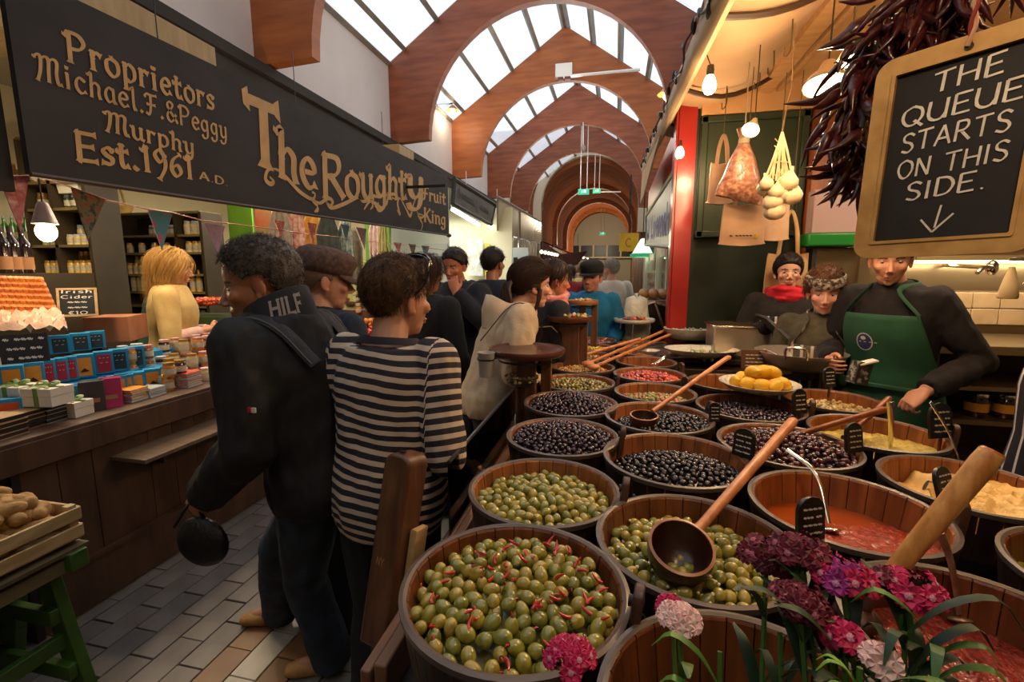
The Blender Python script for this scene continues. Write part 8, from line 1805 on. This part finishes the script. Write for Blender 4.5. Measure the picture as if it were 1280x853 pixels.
p=ony(1074,466,2.3); t=thing('paper_carton',(p[0],p[1],p[2]-.08),'small printed dark carton held beside the green apron','box'); obj('carton',M().box(p,(.065,.05,.10),rot('Z',.3)@rot('Y',.2)),mat('printed_carton','2c2a26','a09c90',rough=.5,scale=40,ramp=(.5,.6)),t); obj('paper_top',M().box(p+A(.02,-.01,.05),(.07,.05,.006),rot('Y',-.3)),white_enamel,t)
# plate on stand (far centre), with orange food
def platter(u0,u1,v,z,lab,foods,mm=wood_dark,post=True,rr_=None,lip=.012,postw=.09,white=False):
    c=onz((u0+u1)/2,v,z); a_=onz(u0,v,z); b_=onz(u1,v,z); r=rr_ or np.linalg.norm(b_-a_)/2
    t=thing('round_board',tuple(c-A(0,0,.03)),lab,'tray'); obj('disc',M().lathe([(.001,-.022),(r*.93,-.022),(r*.99,-.010),(r,.004),(r*.985,.012),(r*.95,.010),(r*.92,.003),(.001,.002)],c,44,caps=False),mm,t,smooth=50)
    if post:
        ps_=M(); ps_.loft([[(c[0]+sx_*postw*k,c[1]+sy_*.04*k+dy,zz) for sx_,sy_ in ((-.5,-.5),(.5,-.5),(.5,.5),(-.5,.5))] for k,dy,zz in ((1.25,-.02,TZ-.3 if c[0]<-.4 else TZ),(1.0,0,c[2]-.022))])
        obj('stand_post',ps_,wood_post,t,bevel=.004); obj('side_post',M().loft([[(c[0]+.09+sx_*.05,c[1]+.06+sy_*.05,zz) for sx_,sy_ in ((-.5,-.5),(.5,-.5),(.5,.5),(-.5,.5))] for zz in (TZ,c[2]-.022)]),wood_post,t,bevel=.003)
        obj('wire_band',M().lathe([(r*.75,-.05),(r*.76,-.045),(r*.75,-.04)],c,30,caps=False),black_metal,t)
    if foods: heap((c[0]+foods[2],c[1],r*.62),lambda x,y:c[2]+.012,dark_var(foods[0],.012,.016),foods[1],.028,name='titbits',cat='food')
    return t,c,r
t2_,cP,rP=platter(611,706,438,1.27,'largest round wooden board on a post beside the second and third tubs',None,mm=mat('board_top','3a1e16','5a3024',rough=.3,scale=3,coat=.2))
platter(684,740,397,1.36,'middle round board on a post, carrying olives and peppers on sticks',(['8a8440','b8402a','c8b46a','7a3a24'],'olives and peppers on the middle round board',.03),mm=MATS['board_top'],postw=.12)
platter(709,748,377,1.42,'smallest round board on a post before the man in teal, with pale titbits',(['b89a5a','c8ac6a','a87a3a'],'pale titbits on the smallest round board',0),mm=mat('pale_board','8a5a34','a87444',rough=.5,scale=4),postw=.05)
t,c,r=platter(768,818,400,1.23,'white plate on a wire stand with orange and dark food, far centre',(['c8501c','4a1e18','3a1a1a','d8642a'],'orange and dark food on the white plate',0),mm=wd,post=False)
for a0 in (.4,2.5,4.6): obj('stand_leg',M().tube([c+A(r*.8*cos(a0),r*.8*sin(a0),-.02),c+A(r*.95*cos(a0),r*.95*sin(a0),-.02-(c[2]-.022-TZ))],.006,6),steel_b,t)
# wire cup holder with paper cup (left of board)
pc=ony(608,455,2.05); t=thing('waste_cup',(pc[0],pc[1],pc[2]-.06),'pale beaker in a wire ring on the aisle side of the largest round board','cup'); obj('beaker',M().lathe([(.001,-.06),(.034,-.06),(.040,.05),(.043,.055),(.040,.056),(.035,.045),(.03,-.05),(.001,-.05)],pc,24,caps=False),mat('grey_beaker','9a9690',rough=.4),t)
obj('wire_ring',M().lathe([(.042,.02),(.045,.025),(.042,.03)],pc,24,caps=False).tube([pc+A(.042,0,.025),(cP[0]-rP*.6,cP[1],cP[2]-.03)],.003,5),black_metal,t)
pc=ony(658,407,2.55); t=thing('mesh_strainer',tuple(pc-A(0,0,.03)),'small round mesh strainer rim in front of the cream coat','strainer'); Rk=rot('X',.9); obj('rim',M().lathe([(.032,-.003),(.036,0),(.032,.003),(.030,0)],pc,28,Rk,caps=False),steel_b,t); obj('mesh',M().lathe([(.031,0),(.024,-.016),(.001,-.022)],pc,24,Rk,caps=False),mat('mesh_grey','3a3a36',rough=.5),t); obj('handle',M().tube([pc+A(.03,.01,-.01),pc+A(.12,.16,-.02),pc+A(.15,.2,-.06)],.004,6),steel_b,t)
# lower leaning container with pale beans by the rail under the largest board
pc=ony(652,470,2.2); t=thing('bean_bowl',(pc[0],pc[1],pc[2]-.05),'bowl of pale beans seen under the largest round board','bowl'); obj('bowl_body',M().lathe([(.001,-.05),(.05,-.045),(.085,0),(.08,.0),(.045,-.038),(.001,-.04)],pc,24,caps=False),mat('grey_bowl','5a564c',rough=.5),t); heap((pc[0],pc[1],.09),lambda x,y:pc[2]-.008,dark_var(['a09064','b8a878','7a6c48'],.009,.012),'pale beans in the bowl under the board',.02,name='beans',cat='food'); obj('bowl_foot',M().lathe([(.03,-.05),(.03,-(pc[2]-TZ)),(.001,-(pc[2]-TZ))],pc,12),wood_dark,t)
# ================================================================ hanging bags and garlic
kraft=mat('kraft_bag','a88462','b89474',rough=.8,scale=6,bump=.15,bscale=20); paleb=mat('pale_bag','b89474','c8a686',rough=.8,scale=6,bump=.15,bscale=20)
def bagflat(u0,v0,u1,v1,y,mm,lab,hook=True,strap=.12,flare=1.06,nm='paper_bag',th=.05,extra=None,rotz=0):
    a_=ony(u0,v0,y); b_=ony(u1,v1,y); w_=b_[0]-a_[0]; h_=a_[2]-b_[2]; cx_=(a_[0]+b_[0])/2; t=thing(nm,(cx_,y,b_[2]),lab,'bag','bags hanging behind the stall')
    m=M(); rings=[]
    for k,(s_,q) in enumerate(((flare,0),(1.0,.04),(.97,.5),(.92,.92),(.9,1.))):
        tt_=th*(1-.75*q); z=b_[2]+h_*q; X=w_/2*s_; n=16
        rings.append([(cx_+X*cos(a)*(1-.06*sin(3*a)) ,y+tt_/2*sin(a)+.006*sin(a*4+k),z+.008*cos(a*2)) for a in np.linspace(0,2*PI,n,endpoint=False)])
    m.loft(rings); obj('bag_body',m,mm,t,smooth=50)
    for sy_ in (-.01,.01): obj('handle',M().tube(bez([(cx_-w_*.22,y+sy_,b_[2]+h_*.96),(cx_-w_*.15,y+sy_,b_[2]+h_+strap*.6),(cx_,y,b_[2]+h_+strap),(cx_+w_*.15,y+sy_,b_[2]+h_+strap*.6),(cx_+w_*.22,y+sy_,b_[2]+h_*.96)],5),[(.011,.002)]*21,6,up=(0,1,0)),mm,t)
    if hook: obj('hook_string',M().tube([(cx_,y,b_[2]+h_+strap-.005),(cx_,y,3.0)],.003,5),stalk,t)
    return t,cx_,w_,h_,b_[2]
t,cx_,w_,h_,zb_=bagflat(902,256,955,306,3.3,kraft,'square kraft paper bag with a small print hanging in front of the green panel',strap=.10)
mm=M(); fittext(mm,'~ ~~~~~',(cx_-w_*.3,3.27,zb_+h_*.18),(cx_+w_*.2,3.27,zb_+h_*.18),(0,0,1),.02,w_=1.6); obj('print',mm,mat('print_dark','2c2620'),t,smooth=0); obj('yellow_dot',M().ell((cx_+w_*.28,3.272,zb_+h_*.2),(.014,.003,.018)),mat('dot_yellow','a8862a'),t)
bagflat(887,205,915,254,3.5,paleb,'pale leaf printed paper bag at the left of the hanging bags',strap=.18,flare=1.2)
t,cx_,w_,h_,zb_=bagflat(957,318,1008,375,3.72,mat('cotton_tote','a88458','bc9a6c',rough=.9,scale=5,bump=.2,bscale=15),'cotton tote bag with long handles behind the woman in the red scarf',strap=.30,flare=1.25,nm='tote_bag')
bagflat(952,250,985,300,3.6,paleb,'pale card bag partly behind the garlic string',strap=.05)
# net bag of dried mushrooms
c=ony(925,250,3.2); t=thing('net_bag',(c[0],c[1],c[2]-.02),'clear bag of dried pinkish pieces tied at the neck','bag')
rings=[]
for z,w_,d_ in ((-.005,.145,.02),(.05,.13,.055),(.15,.10,.06),(.25,.07,.045),(.32,.035,.03),(.36,.025,.025),(.42,.045,.03)): rings.append([(c[0]+w_*cos(a)*(1+.1*sin(3*a)),c[1]+d_*sin(a),c[2]+z+ (-.04*cos(a) if z<.06 else 0)) for a in np.linspace(0,2*PI,18,endpoint=False)])
obj('bag_body',M().loft(rings),mat('dried_pieces','7a4834','b08468',rough=.35,scale=38,bump=.8,bscale=60,coat=.4,c3='96644a'),t,smooth=60); obj('tie',M().tube([c+A(0,0,.34),c+A(0,0,3.0-c[2])],.004,5).lathe([(.03,.33),(.032,.345),(.03,.36)],c,14,caps=False),mat('tie_white','a89880'),t)
# garlic string
c=ony(978,150,2.7); t=thing('garlic_string',tuple(c-A(0,0,.55)),'bunch of big white garlic bulbs hanging on frayed strings','garlic')
gm=mat('garlic_skin','d8bc90','e6d0ac',rough=.5,scale=14,stretch=(1,1,.2),ramp=(.3,.7)); gl_=[]
m=M()
for r_ in range(1): m.lathe([(.001,-.036),(.012,-.038),(.034,-.026),(.043,-.004),(.038,.018),(.020,.036),(.009,.05),(.006,.07)],(0,0,0),18,caps=False)
m.v=[(x*(1+.05*sin(6*math.atan2(y,x))),y*(1+.05*sin(6*math.atan2(y,x))),z) for x,y,z in m.v]; gmesh=jmesh('garlic_bulb',m,[gm],80)
for (u,v,s_) in ((957,236,1.0),(986,240,1.25),(966,252,1.15),(985,228,1.1),(968,264,1.2),(958,230,.8),(975,243,1.0),(990,245,1.1),(970,240,.9)):
    p=ony(u,v,2.7+random.uniform(-.03,.03)); o=bpy.data.objects.new('garlic_bulb',gmesh); COL.objects.link(o); o.parent=t; o.location=Vector(p)-t.location; o.scale=(s_,)*3; o.rotation_euler=(random.uniform(-.2,.2),random.uniform(-.3,.3),random.uniform(0,3))
for k in range(9): 
    p=ony(958+4*k,228-2*abs(k-4),2.7); obj('strand',M().tube(bez([ony(978,165,2.7),lerp(ony(978,165,2.7),p,.5)+A(random.uniform(-.01,.01),0,0),p],5),[.0055]*11,5),mat('garlic_stalk','c9a878','dcc096',rough=.7,scale=20),t)
obj('hook_wire',M().tube([ony(978,165,2.7),ony(984,130,2.75),ony(990,110,2.8),(ony(990,110,2.8)[0],2.85,3.0)],.004,6),steel_b,t)
for k in range(14): p=ony(978+random.uniform(-8,8),random.uniform(168,225),2.68); obj('frayed_end',M().tube([p,p+A(random.uniform(-.04,.04),0,random.uniform(.0,.03))],.0025,4),MATS['garlic_stalk'],t)
# loose hooks and strings along the rail
for k,(u,v,y,L_) in enumerate(((905,150,3.6,.2),(985,75,2.7,.25),(1000,60,2.4,.12),(962,120,3.2,.15),(1010,35,2.3,.1),(945,135,3.5,.12))):
    p=ony(u,v,y); obj('hook_and_string',M().tube(bez([(p[0],p[1],3.0),(p[0]+.01,p[1],3.0-L_),(p[0]-.015,p[1],3.0-L_-.05),(p[0]-.02,p[1],3.0-L_-.01)],5),.004,5),stalk,label='wire hook on a short string, %s along the pale rail'%ordn[k],cat='hook',group='hooks on the rail')
# ================================================================ sweet william flowers in front
def petal_mesh(c1,c2,nm):
    m=M(); m.k=0
    for q in range(5):
        a=2*PI*q/5; pts=[]; R=rot('Z',a)
        prof=[(0,.0),(.0028,.003),(.0062,.0085),(.0050,.0118),(.0026,.0108),(0,.0125),(-.0026,.0108),(-.0050,.0118),(-.0062,.0085),(-.0028,.003)]
        V=[tuple(R@Vector((x,y,.0012*(-1)**i+ (.0022-y*.05)))) for i,(x,y) in enumerate(prof)]; n=len(m.v); m.add(V+[tuple(R@Vector((0,.007,.002)))],[( i,(i+1)%10,10) for i in range(10)])
    m.k=1; m.lathe([(.0032,.0026),(.0001,.0034)],(0,0,0),8,caps=False); m.k=2; m.tube([(0,0,-.016),(0,0,-.002),(0,0,.002)],[.0018,.0022,.0030],6)
    return jmesh('floret',m,[c1,c2,mat('calyx_green','3c5a1c',rough=.6)],0)
fm_={'magenta':petal_mesh(mat('petal_magenta','9a0e3c','c41c58',rough=.6,scale=120),mat('petal_eye','c48a9c'),'f'),'crimson':petal_mesh(mat('petal_crimson','4c0a1c','700f28',rough=.6,scale=120),mat('petal_eye2','a85a6a'),'f'),'pink':petal_mesh(mat('petal_pink','d8a8a4','e6c4bc',rough=.6,scale=120),mat('petal_eye3','dcc8b8'),'f'),'purple':petal_mesh(mat('petal_purple','7a1860','a02c80',rough=.6,scale=120),mat('petal_eye4','c48ab0'),'f')}
leafm=mat('flower_leaf','2c5418','4c7a26',rough=.45,scale=30,stretch=(1,1,.3)); leafd=mat('flower_leaf_dark','152a0e','22401a',rough=.5,scale=30); stemm=mat('flower_stem','3e6420',rough=.5)
def flower(head,base,colr,n,rad,lab,nleaf=8,dark=False,grp=None,rb=.07,leaves=None,tuft=True):
    H=A(*head); B=A(*base); t=thing('sweet_william',tuple(B),lab,'flower',grp); lm_=leafd if dark else leafm
    mid=(H+B)/2+A(random.uniform(-.02,.02),random.uniform(-.02,.02),0); sp_=bez([B,mid,H],8); obj('stem',M().tube(sp_,[.0028]*len(sp_),7),stemm,t)
    gl0=t.location
    for i in range(n):
        u_=random.random(); th_=1.15*math.sqrt(u_); ph=2.4*i+random.uniform(-.2,.2); d=Vector((sin(th_)*cos(ph),sin(th_)*sin(ph),cos(th_)*.55)); p=Vector(H)+d*rad*random.uniform(.9,1.15)
        o=bpy.data.objects.new('floret',fm_[colr if not isinstance(colr,tuple) else random.choice(colr)]); COL.objects.link(o); o.parent=t; o.location=p-gl0; dd=(d+Vector((0,-.35,.3))).normalized(); o.rotation_euler=dd.to_track_quat('Z','Y').to_euler(); o.rotation_euler.rotate_axis('Z',random.uniform(0,6)); o.scale=(random.uniform(.9,1.2),)*3
    if tuft:
        m=M()
        for i in range(34):
            a=random.uniform(0,2*PI); L_=random.uniform(.02,.035); m.tube([H-A(0,0,.02),H+A(cos(a)*.012,sin(a)*.012,-.006),H+A(cos(a)*(rad*.9),sin(a)*rad*.9,L_*.5-.01)],[.0014,.0012,.0003],4)
        obj('bract_tuft',m,lm_,t,kind='stuff')
    for i in range(nleaf):
        q=random.uniform(.25,.95); b=A(*sp_[int(q*(len(sp_)-1))]); a=random.uniform(0,2*PI); L_=random.uniform(.05,.09); e=A(cos(a),sin(a),0)
        pts=[b,b+e*L_*.2+A(0,0,L_*.4),b+e*L_*.5+A(0,0,L_*.7),b+e*L_*.8+A(0,0,L_*.75)]; P_=bez(pts,4); ws=[.0015+.0058*sin(PI*min(1,k/(len(P_)-1)*.95+.05)) for k in range(len(P_))]
        obj('leaf',M().tube(P_,[(w_,.0006) for w_ in ws],6,up=(0,0,1)),lm_,t)
    return t
vz=thing('flower_pot',(.19,.30,.66),'dark flower holder at the near table end under the sweet williams','pot')
obj('pot_body',M().box((.22,.30,.76),(.50,.10,.20)),mat('dark_pot','1a1410',rough=.6),vz,bevel=.01); obj('bracket',M().box((.22,.30,.33),(.06,.06,.66)),black_metal,vz); obj('soil',M().box((.22,.30,.862),(.48,.08,.006)),mat('soil','14100c',rough=.95,bump=.5),vz)
def fl(u,v,y): return ony(u,v,y)
flower(fl(712,826,.50),(-.02,.32,.86),'magenta',15,.027,'magenta sweet william head in front of the chilli olives, lowest left',3,grp='sweet williams in front')
flower(fl(848,778,.52),(.09,.31,.86),'pink',10,.022,'pale pink sweet william head with bright green leaves in the middle',9,grp='sweet williams in front')
flower(fl(840,762,.56),(.07,.33,.86),'magenta',6,.012,'small magenta floret group behind the pale pink head',2,grp='sweet williams in front')
flower(fl(958,698,.56),(.17,.33,.86),'crimson',13,.028,'dark crimson sweet william head over the garlic olives',6,dark=True,grp='sweet williams in front')
flower(fl(1002,696,.52),(.20,.31,.86),'crimson',13,.028,'dark crimson head right of the one over the garlic olives',7,dark=True,grp='sweet williams in front')
flower(fl(1052,725,.50),(.24,.31,.86),('magenta','purple'),12,.024,'purple magenta head at the foot of the thick pale handle',7,dark=True,grp='sweet williams in front')
flower(fl(1135,742,.50),(.28,.32,.86),('magenta','crimson'),12,.027,'flat magenta head right of the thick pale handle',8,dark=True,grp='sweet williams in front')
flower(fl(1000,760,.47),(.19,.29,.86),'crimson',12,.024,'crimson head lower down among dark stems',8,dark=True,grp='sweet williams in front')
flower(fl(1100,826,.42),(.24,.28,.86),'pink',5,.010,'single pink floret low at the bottom edge',6,grp='sweet williams in front')
flower(fl(1055,800,.45),(.23,.30,.86),'magenta',5,.014,'few magenta florets among the stems, bottom centre right',7,dark=True,grp='sweet williams in front')
# fresh green leafy shoots
for k,(u,v,y,n_,dk_) in enumerate(((1075,835,.40,60,False),(1130,790,.46,26,True),(1040,790,.47,22,True),(900,815,.46,10,False),(1165,800,.46,22,False),(975,790,.50,16,True))):
    p=fl(u,v,y); t=thing('green_shoot',(p[0],p[1],.86),'leafy %s green shoot of the flowers at the bottom edge, %s of six'%('dark' if dk_ else 'fresh',ordn[k]),'plant'); b0=A(p[0]*.9,.30,.86)
    obj('stem',M().tube([b0,p],.0025,6),stemm,t)
    for i in range(n_):
        q=random.random()**.6; b=lerp(b0,A(*p),q); a=random.uniform(0,2*PI); L_=random.uniform(.035,.08) if k else random.uniform(.02,.035); e=A(cos(a),sin(a),0); P_=bez([b,b+e*L_*.35+A(0,0,L_*.5),b+e*L_*.8+A(0,0,L_*.7),b+e*L_*1.1+A(0,0,L_*.35)],3); wmx=.0045 if k else .0016
        obj('leaf',M().tube(P_,[(.0008+wmx*sin(PI*min(1,kk/(len(P_)-1)*.95+.05)),.0005) for kk in range(len(P_))],5,up=(0,0,1)),mat('fresh_green','5c8a24','7aa83a',rough=.5,scale=30) if not k else (leafd if dk_ else leafm),t)
